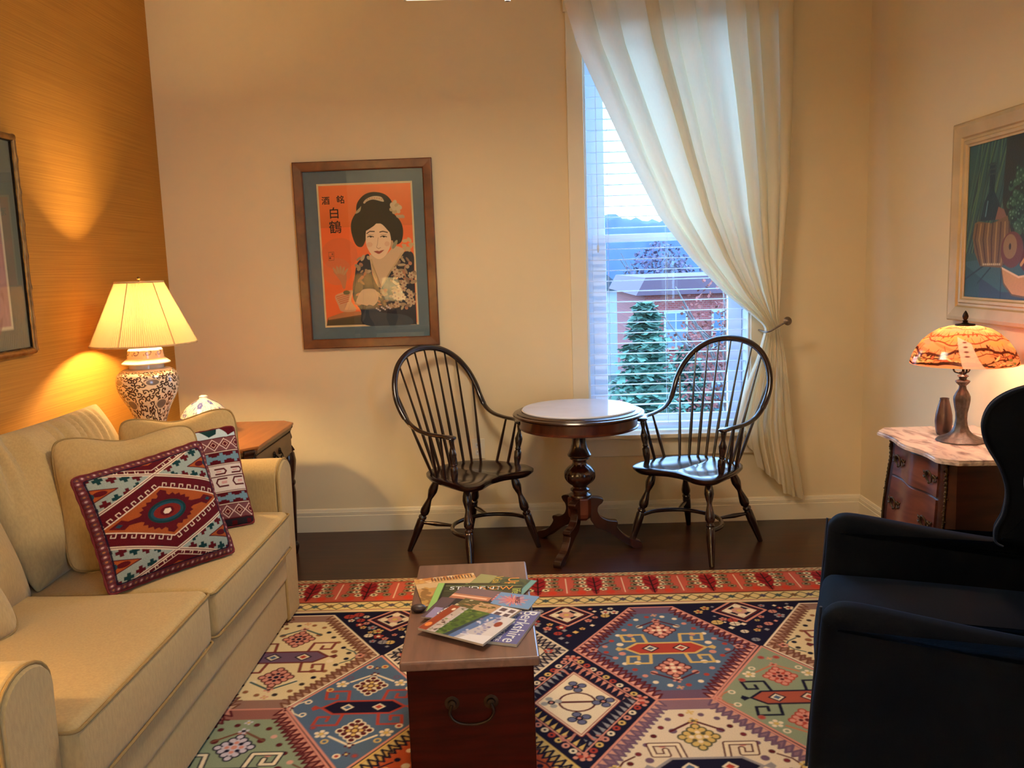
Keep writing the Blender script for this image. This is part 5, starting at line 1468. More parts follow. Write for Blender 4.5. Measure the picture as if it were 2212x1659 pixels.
m_pages = pmat('magazine_pages', (206, 196, 176), rough=0.8, noise=0.05, nscale=300, stretch=(1, 1, 40))
m_cover = attr_mat('glossy_magazine_cover', rough=0.28, spec=0.5, noise=0.03)
m_tw = pmat('white_lettering', (240, 240, 240), rough=0.5); m_to = pmat('orange_lettering', (230, 150, 50), rough=0.5); m_tl = pmat('lime_lettering', (190, 205, 90), rough=0.5)
m_tk = pmat('black_lettering', (20, 16, 16), rough=0.6); m_ty = pmat('yellow_lettering', (220, 180, 60), rough=0.5)
def magazine(label, corner, ang, w, d, z, th, paint, bg, texts=()):
    """corner: near left corner on the chest lid; ang: rotation in degrees"""
    t = thing('magazine', label, 'magazine', (corner[0], corner[1], z), math.radians(ang), group='magazines spread over the chest lid')
    if th == 0.006: t.rotation_euler.x = 0.045     # its far side rests on the pile
    b = MB(); b.box(0, w, 0, d, 0, th); b.build('pages', m_pages, t, smooth=False)
    R = Raster(0, 1, 0, 1, 110, 110, bg); paint(R)
    X = lambda X, Y: ((X * (w + 0.001) - 0.0005), Y * (d + 0.001) - 0.0005, np.full(X.shape, th + 0.0006))
    grid_obj('cover', R, X, m_cover, t, smooth=False)
    for body, x, y, size, rot, mat in texts:
        text_obj('lettering', body, size, mat, t, (x * w, y * d, th + 0.0008), (0, 0, math.radians(rot)), depth=0.0002)
    return t
def magazines():
    z0 = 0.4605
    def noisy(R, n, x0, x1, y0, y1, cols, r, seed):
        q = random.Random(seed)
        for _ in range(n): R.ell(q.uniform(x0, x1), q.uniform(y0, y1), r * q.uniform(.4, 1.3), r * q.uniform(.3, .9), cols[q.randrange(len(cols))], q.uniform(0, 3))
    def p1(R):
        R.rect(0, 1, 0.62, 0.80, (206, 176, 130)); noisy(R, 60, 0, 1, 0.85, 1, [(210, 160, 90), (190, 120, 60), (226, 200, 160)], 0.06, 1); noisy(R, 40, 0.0, 0.5, 0, 0.6, [(150, 110, 60), (196, 150, 80)], 0.08, 2)
        for i in range(14): R.rect(0.28 + i * 0.05, 0.30 + i * 0.05, 0.84, 0.97, (90, 60, 50))
    magazine('tan magazine lying furthest back on the left of the chest', (-0.335, 2.47), 14, 0.20, 0.235, z0, 0.0022, p1, (196, 150, 96))
    def p2(R):
        noisy(R, 90, 0, 0.9, 0, 1, [(70, 84, 50), (110, 116, 60), (50, 60, 48)], 0.08, 3); R.rect(0.90, 1, 0, 1, (110, 160, 158)); R.rect(0.0, 0.3, 0.6, 1, (150, 150, 100))
    magazine('green magazine with orange letters and a teal spine at the back', (-0.255, 2.52), -22, 0.20, 0.225, z0 + 0.0027, 0.0022, p2, (70, 84, 66),
             [('UpCo', 0.70, 0.74, 0.052, -68, m_to), ('Vision', 0.38, 0.78, 0.040, -80, m_ty)])
    def p3(R):
        R.rect(0, 0.1, 0, 1, (150, 196, 110)); R.line([(0.2, 0.2), (0.45, 0.95)], 0.06, (150, 196, 100)); noisy(R, 30, 0.12, 0.9, 0.0, 0.5, [(190, 186, 180), (120, 110, 110)], 0.09, 4)
    magazine('dark magazine with a lime green spine at the left of the pile', (-0.320, 2.423), -4, 0.205, 0.225, z0 + 0.0053, 0.0022, p3, (30, 32, 26))
    def p4(R):
        R.rect(0, 1, 0.0, 0.1, (60, 50, 46)); R.line([(0, 0.9), (1, 0.9)], 0.02, (150, 160, 100)); R.line([(0, 0.62), (0.75, 0.62)], 0.015, (130, 140, 90))
    magazine('dark olive magazine with a row of pale letters across its back edge', (-0.285, 2.475), -3, 0.245, 0.155, z0 + 0.0080, 0.0022, p4, (52, 56, 36),
             [('STUDENT', 0.40, 0.76, 0.038, 0, m_tw), ('NOW', 0.66, 0.76, 0.042, 0, m_to), ('life', 0.93, 0.6, 0.040, -90, m_tl)])
    def p5(R):
        R.rect(0, 1, 0.55, 1, (120, 96, 104)); R.rect(0, 0.6, 0.30, 0.60, (186, 120, 90)); R.rect(0, 0.55, 0.44, 0.52, (236, 190, 160)); R.rect(0, 1, 0, 0.28, (36, 34, 46))
        R.rect(0.62, 0.84, 0.45, 0.85, (206, 150, 160)); R.rect(0.74, 0.84, 0.62, 0.85, (50, 50, 90))
        for i in range(3): R.rect(0.62, 0.84, 0.48 + i * 0.12, 0.53 + i * 0.12, (176, 60, 70))
        noisy(R, 20, 0.84, 1, 0.3, 0.8, [(80, 96, 110), (60, 60, 70)], 0.05, 5)
    magazine('magazine with an orange sunset and a striped flag on its cover', (-0.275, 2.472), -22, 0.215, 0.135, z0 + 0.0108, 0.0022, p5, (70, 56, 66),
             [('RE', 0.94, 0.30, 0.036, -70, m_tw)])
    def p6(R):
        R.rect(0, 1, 0, 1, (110, 150, 196))
        for a in range(26):
            an = a * 0.241; R.line([(0.45, 0.5), (0.45 + 0.42 * math.cos(an) * (0.7 + 0.3 * (a % 3) / 2), 0.5 + 0.42 * math.sin(an) * (0.7 + 0.3 * (a % 3) / 2))], 0.035, [(216, 110, 120), (226, 150, 120), (190, 90, 110)][a % 3])
    magazine('pale blue magazine with a pink burst at the right edge of the lid', (-0.132, 2.440), -20, 0.125, 0.10, z0 + 0.0140, 0.0022, p6, (110, 150, 196), [('WISE', 0.56, 0.55, 0.022, -70, m_tk)])
    def p7(R):
        R.rect(0, 0.24, 0, 1, (96, 76, 84)); R.rect(0.06, 0.2, 0.02, 0.5, (150, 140, 180)); R.ell(0.62, 0.5, 0.24, 0.26, (196, 196, 200)); R.ell(0.62, 0.5, 0.225, 0.245, (34, 32, 44)); R.line([(0.60, 0.38), (0.64, 0.62)], 0.02, (190, 190, 196)); R.line([(0.36, 0), (0.38, 1)], 0.012, (200, 200, 205))
        R.line([(0.93, 0.0), (0.93, 1)], 0.015, (190, 180, 160))
    magazine('navy magazine with a thin white circle on its cover', (-0.328, 2.362), -18, 0.195, 0.155, z0 + 0.0136, 0.0022, p7, (34, 32, 44), [('SEEN', 0.29, 0.42, 0.034, 74, m_tw)])
    def p10(R):
        R.rect(0, 1, 0.93, 1, (150, 150, 180)); noisy(R, 10, 0, 0.5, 0, 0.9, [(120, 120, 176), (104, 104, 160)], 0.12, 8)
    magazine('violet magazine with large white lettering nearest the right edge', (-0.198, 2.230), -18.2, 0.158, 0.225, z0, 0.008, p10, (98, 98, 156),
             [('Berkshire', 0.82, 0.50, 0.056, -90, m_tw), ('Real Estate', 0.60, 0.60, 0.032, -90, m_tw), ('GUIDE', 0.60, 0.16, 0.022, -90, m_tw), ('Local homes', 0.42, 0.2, 0.010, -90, m_tw)])
    def p8(R):
        R.rect(0, 0.35, 0, 1, (90, 84, 50)); R.rect(0.30, 0.75, 0.1, 0.95, (190, 150, 110)); noisy(R, 60, 0.0, 0.7, 0.0, 1, [(120, 100, 50), (170, 120, 80), (206, 190, 150), (80, 80, 40)], 0.05, 6)
        R.rect(0.66, 0.97, 0.05, 0.98, (226, 220, 222))
        for j in range(3): R.rect(0.70, 0.80, 0.12 + j * 0.29, 0.32 + j * 0.29, (96, 70, 80)); R.rect(0.85, 0.94, 0.12 + j * 0.29, 0.32 + j * 0.29, (96, 70, 80))
    magazine('magazine showing a white framed old house, behind the lake one', (-0.262, 2.392), -31, 0.20, 0.11, z0 + 0.0170, 0.0022, p8, (130, 110, 90))
    def p9(R):
        R.rect(0, 1, 0, 1, (196, 190, 196)); R.rect(0.0, 0.14, 0, 1, (150, 64, 36)); R.ell(0.06, 0.2, 0.04, 0.08, (230, 140, 70)); R.ell(0.10, 0.86, 0.025, 0.05, (240, 210, 180))
        R.poly([(0.14, 0), (0.14, 1), (0.25, 1), (0.25, 0)], (190, 176, 166)); noisy(R, 40, 0.16, 0.27, 0, 1, [(90, 60, 54), (120, 140, 80), (210, 190, 190)], 0.025, 7)
        R.poly([(0.27, 0), (0.27, 1), (0.62, 1), (0.44, 0)], (78, 108, 44)); noisy(R, 60, 0.28, 0.5, 0, 1, [(60, 90, 36), (110, 130, 60), (50, 70, 40)], 0.04, 8)
        R.poly([(0.42, 0), (0.62, 1), (0.80, 1), (0.56, 0)], (84, 116, 170)); R.poly([(0.40, 0), (0.58, 0.9), (0.64, 1), (0.47, 0)], (40, 60, 80))
        noisy(R, 40, 0.60, 0.86, 0.1, 0.95, [(150, 150, 190), (120, 110, 150), (210, 210, 226)], 0.035, 9); R.rect(0.84, 1, 0, 1, (216, 212, 214)); R.ell(0.88, 0.70, 0.05, 0.10, (150, 60, 40)); 
        R.poly([(0.62, 0), (0.70, 0.2), (1, 0.3), (1, 0)], (226, 224, 228))
    magazine('front magazine with a lake, green hill and rust red strip', (-0.327, 2.282), -31.5, 0.222, 0.165, z0 + 0.0118, 0.006, p9, (200, 196, 200))
    b = MB(); b.sphere((0, 0, 0.011), 0.02, seg=20, rings=12, sc=(1.15, 0.85, 0.6))
    m_st = pmat('dark_polished_stone', (70, 54, 52), rough=0.4, noise=0.2, nscale=30)
    s = b.build('stone', m_st); s.location = (-0.345, 2.440, 0.4605)
    tag(s, 'small dark rounded stone at the left edge of the chest lid', 'stone')
magazines()

# ------------------------------------------------------------------ bombe commode
def commode():
    t = thing('bombe_commode', 'small bombe commode with a marble top and two drawers behind the blue armchair', 'chest of drawers', (1.66, 3.215, RUG))
    O = Vector(t.location)
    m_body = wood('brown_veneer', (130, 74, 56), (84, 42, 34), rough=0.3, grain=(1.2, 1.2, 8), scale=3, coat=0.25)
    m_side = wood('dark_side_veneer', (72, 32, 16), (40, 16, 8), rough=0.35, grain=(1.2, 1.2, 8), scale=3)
    m_marble, nt, out = new_mat('veined_pink_marble')
    p = nt.nodes.new('ShaderNodeBsdfPrincipled'); p.inputs['Roughness'].default_value = 0.18; nt.links.new(p.outputs[0], out.inputs[0])
    tc = nt.nodes.new('ShaderNodeTexCoord'); mp = nt.nodes.new('ShaderNodeMapping'); mp.inputs['Scale'].default_value = (9, 2.5, 6); mp.inputs['Rotation'].default_value = (0, 0, 0.5)
    nz = nt.nodes.new('ShaderNodeTexNoise'); nz.inputs['Scale'].default_value = 2.2; nz.inputs['Detail'].default_value = 9; nz.inputs['Distortion'].default_value = 1.5
    cr = nt.nodes.new('ShaderNodeValToRGB'); cr.color_ramp.elements[0].position = 0.34; cr.color_ramp.elements[0].color = (*lin((150, 124, 122)), 1); cr.color_ramp.elements[1].position = 0.55; cr.color_ramp.elements[1].color = (*lin((226, 204, 192)), 1)
    nt.links.new(tc.outputs['Object'], mp.inputs[0]); nt.links.new(mp.outputs[0], nz.inputs[0]); nt.links.new(nz.outputs[0], cr.inputs[0]); nt.links.new(cr.outputs[0], p.inputs[0])
    YF_, YN, XBk = 3.495, 2.93, 1.865
    def outline(e, bulge):
        """plan outline, e = outward growth, bulge = extra front swell; from back far corner round the front to back near corner"""
        P = [(XBk, YF_ + 0.035 + e), (1.50 - e * 0.4, YF_ + 0.035 + e), (1.452 - e - bulge * 0.4, YF_ - 0.03 + e)]
        n = 22
        for i in range(1, n):
            s = i / n; y = (YF_ - 0.03 + e) + ((YN + 0.03 - e) - (YF_ - 0.03 + e)) * s
            x = 1.452 - e - bulge * (0.4 + 0.6 * math.sin(PI * s)) - 0.012 * math.sin(PI * s) ** 2 + 0.012 * math.sin(2 * PI * s) ** 2
            P.append((x, y))
        P += [(1.462 - e - bulge * 0.4, YN + 0.03 - e), (1.50 - e * 0.4, YN - 0.005 - e), (1.60, YN - 0.012 - e - bulge * 0.3), (XBk, YN - 0.012 - e)]
        return P
    def zb(z):   # swell of the body with height (0.20 .. 0.735)
        return 0.030 * math.sin(PI * min(1, max(0, (z - 0.10) / 0.56))) - 0.022
    def layer(z, e=-0.02): return [Vector((x, y, z)) - O for x, y in outline(e + zb(z) * 0.6, max(0, zb(z)) * 0.8)]
    zs = [0.215, 0.25, 0.30, 0.36, 0.42, 0.48, 0.54, 0.60, 0.65, 0.70, 0.735]
    L = [layer(z) for z in zs]; n = len(L[0])
    # shaped apron on the lowest row
    for i, v in enumerate(L[0]):
        s = (i - 2) / (n - 6)
        if 0 < s < 1: v.z += 0.045 * math.sin(PI * s) ** 2 * (1 if True else 0) - 0.035 * math.exp(-((s - 0.5) / 0.12) ** 2)
    b = MB(); vs = [v for l in L for v in l]
    F = [(r * n + i, r * n + i + 1, (r + 1) * n + i + 1, (r + 1) * n + i) for r in range(len(zs) - 1) for i in range(n - 1)]
    F += [(r * n + n - 1, r * n, (r + 1) * n, (r + 1) * n + n - 1) for r in range(len(zs) - 1)]
    F += [tuple((len(zs) - 1) * n + i for i in range(n))]
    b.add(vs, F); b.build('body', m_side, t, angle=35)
    # veneered front field with corner posts left in the side colour
    def front_patch(name, z0, z1, i0, i1, off, mat, parent=t, rows=8):
        b = MB(); vs = []; cols = i1 - i0 + 1
        for k in (0, 1):
            for r in range(rows + 1):
                z = z0 + (z1 - z0) * r / rows
                l = [Vector((x, y, z)) - O for x, y in outline(-0.02 + zb(z) * 0.6, max(0, zb(z)) * 0.8)]
                for i in range(i0, i1 + 1):
                    v = l[i].copy(); v.x -= off * k; vs.append(v)
        N = (rows + 1) * cols
        F = []
        for r in range(rows):
            for c in range(cols - 1):
                a = r * cols + c; F.append((N + a, N + a + 1, N + a + cols + 1, N + a + cols))
        rim = [c for c in range(cols)] + [r * cols + cols - 1 for r in range(1, rows + 1)] + [rows * cols + c for c in range(cols - 2, -1, -1)] + [r * cols for r in range(rows - 1, 0, -1)]
        for i in range(len(rim)):
            a, c = rim[i], rim[(i + 1) % len(rim)]; F.append((a, c, N + c, N + a))
        b.add(vs, F); return b.build(name, mat, parent, angle=35)
    m_mount = pmat('dull_bronze_mount', (96, 76, 50), rough=0.55, metal=0.8, noise=0.25, nscale=80)
    def orn(b, c, k=1.0):
        """rococo handle: two leafy ends and a round loop"""
        x, y, z = c
        for s in (-1, 1):
            b.tube(catmull([(x - 0.004, y + s * 0.022 * k, z), (x - 0.010, y + s * 0.034 * k, z + 0.010), (x - 0.006, y + s * 0.046 * k, z + 0.002), (x - 0.004, y + s * 0.056 * k, z + 0.012)], 5), [0.0042 - 0.0026 * i / 15 for i in range(16)], seg=7)
            b.tube(catmull([(x - 0.004, y + s * 0.026 * k, z), (x - 0.009, y + s * 0.038 * k, z - 0.012), (x - 0.005, y + s * 0.050 * k, z - 0.008)], 5), 0.0028, seg=7)
            b.sphere((x - 0.005, y + s * 0.028 * k, z + 0.003), 0.007, seg=8, rings=6)
            b.sphere((x - 0.004, y + s * 0.048 * k, z + 0.006), 0.0045, seg=8, rings=6)
        b.tube([(x - 0.010 - 0.003 * math.sin(a * PI / 12), y + 0.022 * k * math.cos(a * PI / 12), z - 0.002 + 0.022 * k * math.sin(a * PI / 12)) for a in range(24)], 0.0032, seg=8, closed=True)
        b.sphere((x - 0.009, y, z - 0.025 * k), 0.005, seg=8, rings=6)
    i0, i1 = 4, 2 + 22 - 2
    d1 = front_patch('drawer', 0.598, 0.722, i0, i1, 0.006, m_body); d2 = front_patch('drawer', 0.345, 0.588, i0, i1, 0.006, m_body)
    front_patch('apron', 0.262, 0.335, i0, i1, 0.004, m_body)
    for d, z in ((d1, 0.664), (d2, 0.492)):
        for y in (3.345, 3.085):
            s = (YF_ - 0.05 - y) / (YF_ - YN - 0.10)
            oo = outline(-0.02 + zb(z) * 0.6, max(0, zb(z)) * 0.8)
            x = min(oo[4:22], key=lambda q: abs(q[1] - y))[0] - 0.008
            b = MB(); orn(b, Vector((x, y, z)) - O); b.build('handle', m_mount, d)
    b = MB()
    o_ = outline(0.0, 0.0); o2 = [(x, y) for x, y in o_]
    for z0, z1, e in ((0.738, 0.742, -0.002), (0.742, 0.752, 0.010), (0.752, 0.7595, 0.006)):
        pts = outline(e, 0.0); pts = [(x - O.x, y - O.y) for x, y in pts]; b.prism(pts, z1 - z0, 'xy', (z0 + z1) / 2 - O.z)
    b.build('marble_top', m_marble, t, angle=30)
    for i, (lx, ly) in ((2, (-0.7, 0.7)), (24, (-0.7, -0.7))):
        # bronze corner mounts: a string of small leaves down the corner
        b = MB(); rnd = random.Random(i)
        sp_ = []
        for k in range(24):
            z = 0.728 - k * 0.0165; x, y = outline(-0.02 + zb(z) * 0.6, max(0, zb(z)) * 0.8)[i]; sp_.append(Vector((x, y, z)) - O + Vector((lx * 0.003, ly * 0.003, 0)))
        b.tube(sp_, 0.0042, seg=7)
        for k in range(22):
            z = 0.725 - k * 0.0165
            if k > 13 and k % 2: continue
            x, y = outline(-0.02 + zb(z) * 0.6, max(0, zb(z)) * 0.8)[i]; s = 0.0062 * (1.1 - k / 30)
            b.sphere(Vector((x, y, z)) - O + Vector((lx * 0.004, ly * 0.004, 0)), s, seg=8, rings=6, sc=(1, 1, 1.2))
            b.sphere(Vector((x + rnd.uniform(-.006, .006), y + rnd.uniform(-.008, .008), z - 0.006)) - O + Vector((lx * 0.006, ly * 0.006, 0)), s * 0.6, seg=6, rings=5)
        b.build('corner_mount', m_mount, t)
    for x, y in ((1.475, 3.475), (1.475, 2.955), (1.83, 3.49), (1.83, 2.955)):
        b = MB(); v = Vector((x, y, 0)) - O; o = 1 if y > 3.2 else -1
        b.tube(catmull([(v.x, v.y, 0.30 - RUG), (v.x - 0.006, v.y + o * 0.004, 0.2), (v.x + 0.006, v.y, 0.1), (v.x - 0.010, v.y + o * 0.010, 0.012)], 6), [0.036 - 0.022 * i / 18 for i in range(19)], seg=12)
        b.lathe([(0.0, 0), (0.020, 0), (0.020, 0.012), (0.012, 0.02), (0.0, 0.02)], cx=v.x - 0.012, cy=v.y + o * 0.012, seg=14, cap=False)
        b.build('leg', m_side, t)
commode()
TOPZ = 0.760

def glass_shade_lamp():
    t = thing('stained_shade_lamp', 'lit bronze table lamp with a painted orange glass dome shade on the commode', 'lamp', (1.662, 3.235, TOPZ + 0.0005))
    W = 2 * PI
    R = Raster(0, W, 0, 1, 600, 160, (246, 150, 96)); rnd = random.Random(21)
    for _ in range(120):
        x, y = rnd.uniform(0, W), rnd.uniform(0, 1); R.ell(x, y, rnd.uniform(.08, .4), rnd.uniform(.02, .07), [(248, 160, 80), (240, 120, 70), (246, 140, 110), (250, 184, 110)][rnd.randrange(4)], rnd.uniform(-.3, .3), 0.7)
    for y0, amp, w, c, ph in ((0.36, 0.05, 0.042, (84, 34, 22), 0.5), (0.12, 0.045, 0.075, (60, 28, 18), 2.0), (0.52, 0.04, 0.020, (150, 60, 36), 5.0), (0.64, 0.03, 0.022, (176, 76, 44), 1.0), (0.80, 0.03, 0.018, (196, 90, 60), 3.0), (0.22, 0.05, 0.026, (96, 44, 26), 4.0), (0.28, 0.05, 0.016, (130, 60, 36), 0.0)):
        pts = [(W * i / 90, y0 + amp * math.sin(3 * W * i / 90 + ph) + amp * 0.4 * math.sin(11 * W * i / 90 + ph) + rnd.uniform(-.008, .008)) for i in range(91)]
        R.line(pts, w, c)
        for i in range(0, 90, 2):
            x, y = pts[i]
            if w > 0.02:
                R.ell(x + rnd.uniform(-.03, .03), y + rnd.uniform(-.03, .03), rnd.uniform(.02, .06), rnd.uniform(.012, .028), c, rnd.uniform(-1, 1))
            R.line([(x, y), (x + rnd.uniform(-.12, .12), y + rnd.uniform(.04, .12))], 0.010, c)
    for _ in range(90):
        x, y = rnd.uniform(0, W), rnd.uniform(0.02, 0.3); R.ell(x, y, rnd.uniform(.03, .09), rnd.uniform(.015, .03), [(240, 140, 80), (255, 200, 130), (130, 120, 60), (214, 96, 60)][rnd.randrange(4)], rnd.uniform(-.6, .6))
    for k in range(3):
        x = W * k / 3 + 2.2
        R.poly([(x - 0.05, 0), (x + 0.35, 0), (x + 0.1, 0.5), (x - 0.25, 0.62), (x - 0.12, 0.3)], (240, 190, 170), 0.8)
        for q in range(4): R.ell(x - 0.05 + 0.02 * q, 0.52 - 0.07 * q, 0.05, 0.014, (120, 70, 60))
    for k in range(24):
        x = W * k / 24; R.ell(x, 0.97, 0.05, 0.06, (224, 110, 80) if k % 2 else (255, 220, 140))
    m_sh, nt, out = new_mat('painted_glass_shade')
    d = nt.nodes.new('ShaderNodeBsdfDiffuse'); tr = nt.nodes.new('ShaderNodeBsdfTranslucent'); g = nt.nodes.new('ShaderNodeBsdfGlossy'); g.inputs['Roughness'].default_value = 0.15
    a = nt.nodes.new('ShaderNodeAttribute'); a.attribute_name = 'Col'; mx = nt.nodes.new('ShaderNodeMixShader'); mx.inputs[0].default_value = 0.30; m2 = nt.nodes.new('ShaderNodeMixShader'); m2.inputs[0].default_value = 0.05
    nt.links.new(a.outputs['Color'], d.inputs[0]); nt.links.new(a.outputs['Color'], tr.inputs[0])
    nt.links.new(d.outputs[0], mx.inputs[1]); nt.links.new(tr.outputs[0], mx.inputs[2]); nt.links.new(mx.outputs[0], m2.inputs[1]); nt.links.new(g.outputs[0], m2.inputs[2]); nt.links.new(m2.outputs[0], out.inputs[0])
    prof = [(0.187, 0.300), (0.186, 0.310), (0.180, 0.330), (0.166, 0.358), (0.146, 0.388), (0.120, 0.412), (0.090, 0.431), (0.056, 0.441), (0.022, 0.445)]
    s = np.linspace(0, 1, len(prof)); pr = [p[0] for p in prof]; pz = [p[1] for p in prof]
    grid_obj('lamp_shade', R, lambda X, Y: (np.interp(Y, s, pr) * np.cos(X), np.interp(Y, s, pr) * np.sin(X), np.interp(Y, s, pz)), m_sh, t)
    b = MB(); b.lathe([(0.085, 0.0), (0.086, 0.004), (0.080, 0.010), (0.060, 0.018), (0.042, 0.028), (0.030, 0.042), (0.023, 0.062), (0.020, 0.085), (0.021, 0.11), (0.026, 0.135), (0.0295, 0.160), (0.029, 0.172), (0.022, 0.188), (0.014, 0.202), (0.012, 0.214), (0.020, 0.222), (0.026, 0.230), (0.024, 0.234), (0.012, 0.238), (0.014, 0.246), (0.020, 0.250), (0.018, 0.254), (0.010, 0.258), (0.009, 0.268)], seg=72,
                      rfun=lambda r, z, an: r * (1 + 0.035 * math.cos(an * 9 + z * 8) * (1 if z > 0.02 else 0.6)))
    b.build('bronze_base', pmat('cast_grey_bronze', (104, 98, 98), rough=0.5, metal=0.85, noise=0.2, nscale=60, bump=0.3, bscale=120), t)
    b = MB()
    for k in range(3):
        an = 2 * PI * k / 3 + 0.4; cc, ss = math.cos(an), math.sin(an)
        b.tube(catmull([(0.010 * cc, 0.010 * ss, 0.262), (0.030 * cc, 0.030 * ss, 0.268), (0.034 * cc, 0.034 * ss, 0.290), (0.020 * cc, 0.020 * ss, 0.300)], 5), 0.0035, seg=7)
    b.tube([(0, 0, 0.262), (0, 0, 0.45)], 0.005, seg=8); b.lathe([(0.014, 0.30), (0.017, 0.305), (0.017, 0.345), (0.012, 0.35)], seg=14); b.build('socket', m_dark_metal, t)
    b = MB(); b.lathe([(0.0, 0.443), (0.036, 0.443), (0.034, 0.449), (0.014, 0.452), (0.008, 0.456), (0.010, 0.462), (0.005, 0.464), (0.009, 0.470), (0.011, 0.478), (0.008, 0.488), (0.003, 0.497), (0.0, 0.5)], seg=20, cap=False); b.build('finial', m_dark_metal, t)
    b = MB(); b.sphere((0, 0, 0.375), 0.022, sc=(1, 1, 1.2)); m_b = pmat('lit_amber_bulb', (255, 240, 210), emission=(255, 196, 120), estr=5); b.build('bulb', m_b, t)
    point_light('lamp_light', (0, 0, 0.375), LAMP_RIGHT_W, (1.0, 0.72, 0.48), 0.028, t)
glass_shade_lamp()

def vase():
    m = pmat('dark_metal_vase', (92, 74, 72), rough=0.3, metal=0.7, noise=0.1, nscale=20)
    b = MB(); b.lathe([(0.0, 0), (0.023, 0), (0.025, 0.004), (0.028, 0.012), (0.031, 0.030), (0.0325, 0.055), (0.031, 0.080), (0.026, 0.105), (0.020, 0.128), (0.0165, 0.142), (0.0175, 0.147), (0.014, 0.147), (0.012, 0.13), (0.0, 0.125)], seg=36, cap=False)
    v = b.build('vase', m); v.location = (1.657, 3.36, TOPZ + 0.0005)
    tag(v, 'slim dark metal vase standing beside the stained shade lamp', 'vase')
vase()

# ------------------------------------------------------------------ navy velvet wing chair
def wing_chair():
    rot = math.radians(20.5)          # local +x is the way the chair faces
    d = Vector((-math.cos(rot), math.sin(rot), 0))
    t = thing('wing_chair', 'dark navy velvet wing chair at the right edge, turned to the left', 'armchair', (1.205, 2.262, RUG), math.atan2(d.y, d.x))
    m, nt, out = new_mat('navy_velvet')
    p = nt.nodes.new('ShaderNodeBsdfPrincipled'); p.inputs['Roughness'].default_value = 0.85; p.inputs['Specular IOR Level'].default_value = 0.1
    p.inputs['Base Color'].default_value = (*lin((3, 7, 15)), 1); p.inputs['Sheen Weight'].default_value = 0.22; p.inputs['Sheen Roughness'].default_value = 0.3; p.inputs['Sheen Tint'].default_value = (*lin((50, 110, 190)), 1)
    nz = nt.nodes.new('ShaderNodeTexNoise'); nz.inputs['Scale'].default_value = 500; bp = nt.nodes.new('ShaderNodeBump'); bp.inputs['Strength'].default_value = 0.3; bp.inputs['Distance'].default_value = 0.002
    tc = nt.nodes.new('ShaderNodeTexCoord'); nt.links.new(tc.outputs['Object'], nz.inputs[0]); nt.links.new(nz.outputs[0], bp.inputs['Height']); nt.links.new(bp.outputs[0], p.inputs['Normal']); nt.links.new(p.outputs[0], out.inputs[0])
    m_pipe = pmat('navy_piping', (14, 34, 66), rough=0.8, noise=0.05, sheen=0.5)
    def slab(name, poly, th, yc, bevel, parent=t, flare=None):
        pts = poly; b = MB(); n = len(pts); K = 6; vs = []
        # rounded slab: stacked inset copies of the outline
        cx = sum(q[0] for q in pts) / n; cz = sum(q[1] for q in pts) / n
        P = [Vector((a, c, 0)) for a, c in pts]
        nrm = []
        for i in range(n):
            e = (P[(i + 1) % n] - P[i - 1]); nn = Vector((e.y, -e.x, 0)); nrm.append(nn.normalized() if nn.length > 0 else Vector((0, 0, 0)))
        area = sum(P[i].x * P[(i + 1) % n].y - P[(i + 1) % n].x * P[i].y for i in range(n))
        sg = 1 if area > 0 else -1
        prof = [(0.0, -th / 2)]
        prof = [(-bevel * (1 - math.sin(a)), -th / 2 + bevel * (1 - math.cos(a))) for a in [PI / 2 * i / 5 for i in range(6)]]
        prof = prof + [(x, -y) for x, y in prof[::-1]]
        for ins, y in prof:
            for i in range(n):
                q = P[i] + nrm[i] * sg * ins
                fy = flare(q.x, q.y) if flare else 0
                vs.append((q.x, yc + y + fy, q.y))
        m_ = len(prof)
        F = [(r * n + i, r * n + (i + 1) % n, (r + 1) * n + (i + 1) % n, (r + 1) * n + i) for r in range(m_ - 1) for i in range(n)]
        F += [tuple(range(n)), tuple((m_ - 1) * n + i for i in range(n))]
        b.add(vs, F); return b.build(name, m, parent, angle=50)
    arm = [(p_.x, p_.y) for p_ in catmull([(0.405, 0.06, 0), (0.398, 0.30, 0), (0.384, 0.46, 0), (0.378, 0.565, 0), (0.370, 0.597, 0), (0.338, 0.622, 0), (0.28, 0.624, 0), (0.15, 0.608, 0), (0.0, 0.590, 0), (-0.15, 0.578, 0), (-0.30, 0.585, 0), (-0.40, 0.60, 0)], 6)] + [(-0.42, 0.40), (-0.40, 0.06)]
    for s in (-1, 1):
        a = slab('arm', arm, 0.105, s * 0.352, 0.040, flare=lambda x, z, s=s: s * 0.040 * (z - 0.15) / 0.45)
        b = MB()
        pts = [(0.408 - 0.030 * max(0, (z - 0.15) / 0.45), s * (0.352 + 0.040 * (z - 0.15) / 0.45), z) for z in [0.14 + 0.46 * i / 10 for i in range(11)]]
        b.tube([(x, y - 0.028, z) for x, y, z in pts], 0.004, seg=6); b.build('piping', m_pipe, a)
    # wings: tall rounded ears joined to the back
    wing = [(p_.x, p_.y) for p_ in catmull([(-0.43, 0.55, 0), (-0.30, 0.565, 0), (-0.13, 0.575, 0), (-0.105, 0.62, 0), (-0.125, 0.68, 0), (-0.130, 0.75, 0), (-0.110, 0.82, 0), (-0.070, 0.895, 0), (-0.060, 0.960, 0), (-0.090, 1.025, 0), (-0.165, 1.070, 0), (-0.27, 1.088, 0), (-0.38, 1.095, 0), (-0.48, 1.08, 0)], 6)]
    for s in (-1, 1):
        w = slab('wing', wing, 0.062, s * 0.318, 0.026, flare=lambda x, z, s=s: s * (0.10 * (x + 0.45)) + s * 0.012)
        b = MB(); pts = [(x + 0.001, s * (0.318 + 0.10 * (x + 0.45) + 0.012) - s * 0.030, z) for x, z in wing[12:-6]]
        b.tube(pts, 0.0035, seg=6); b.build('piping', m_pipe, w)
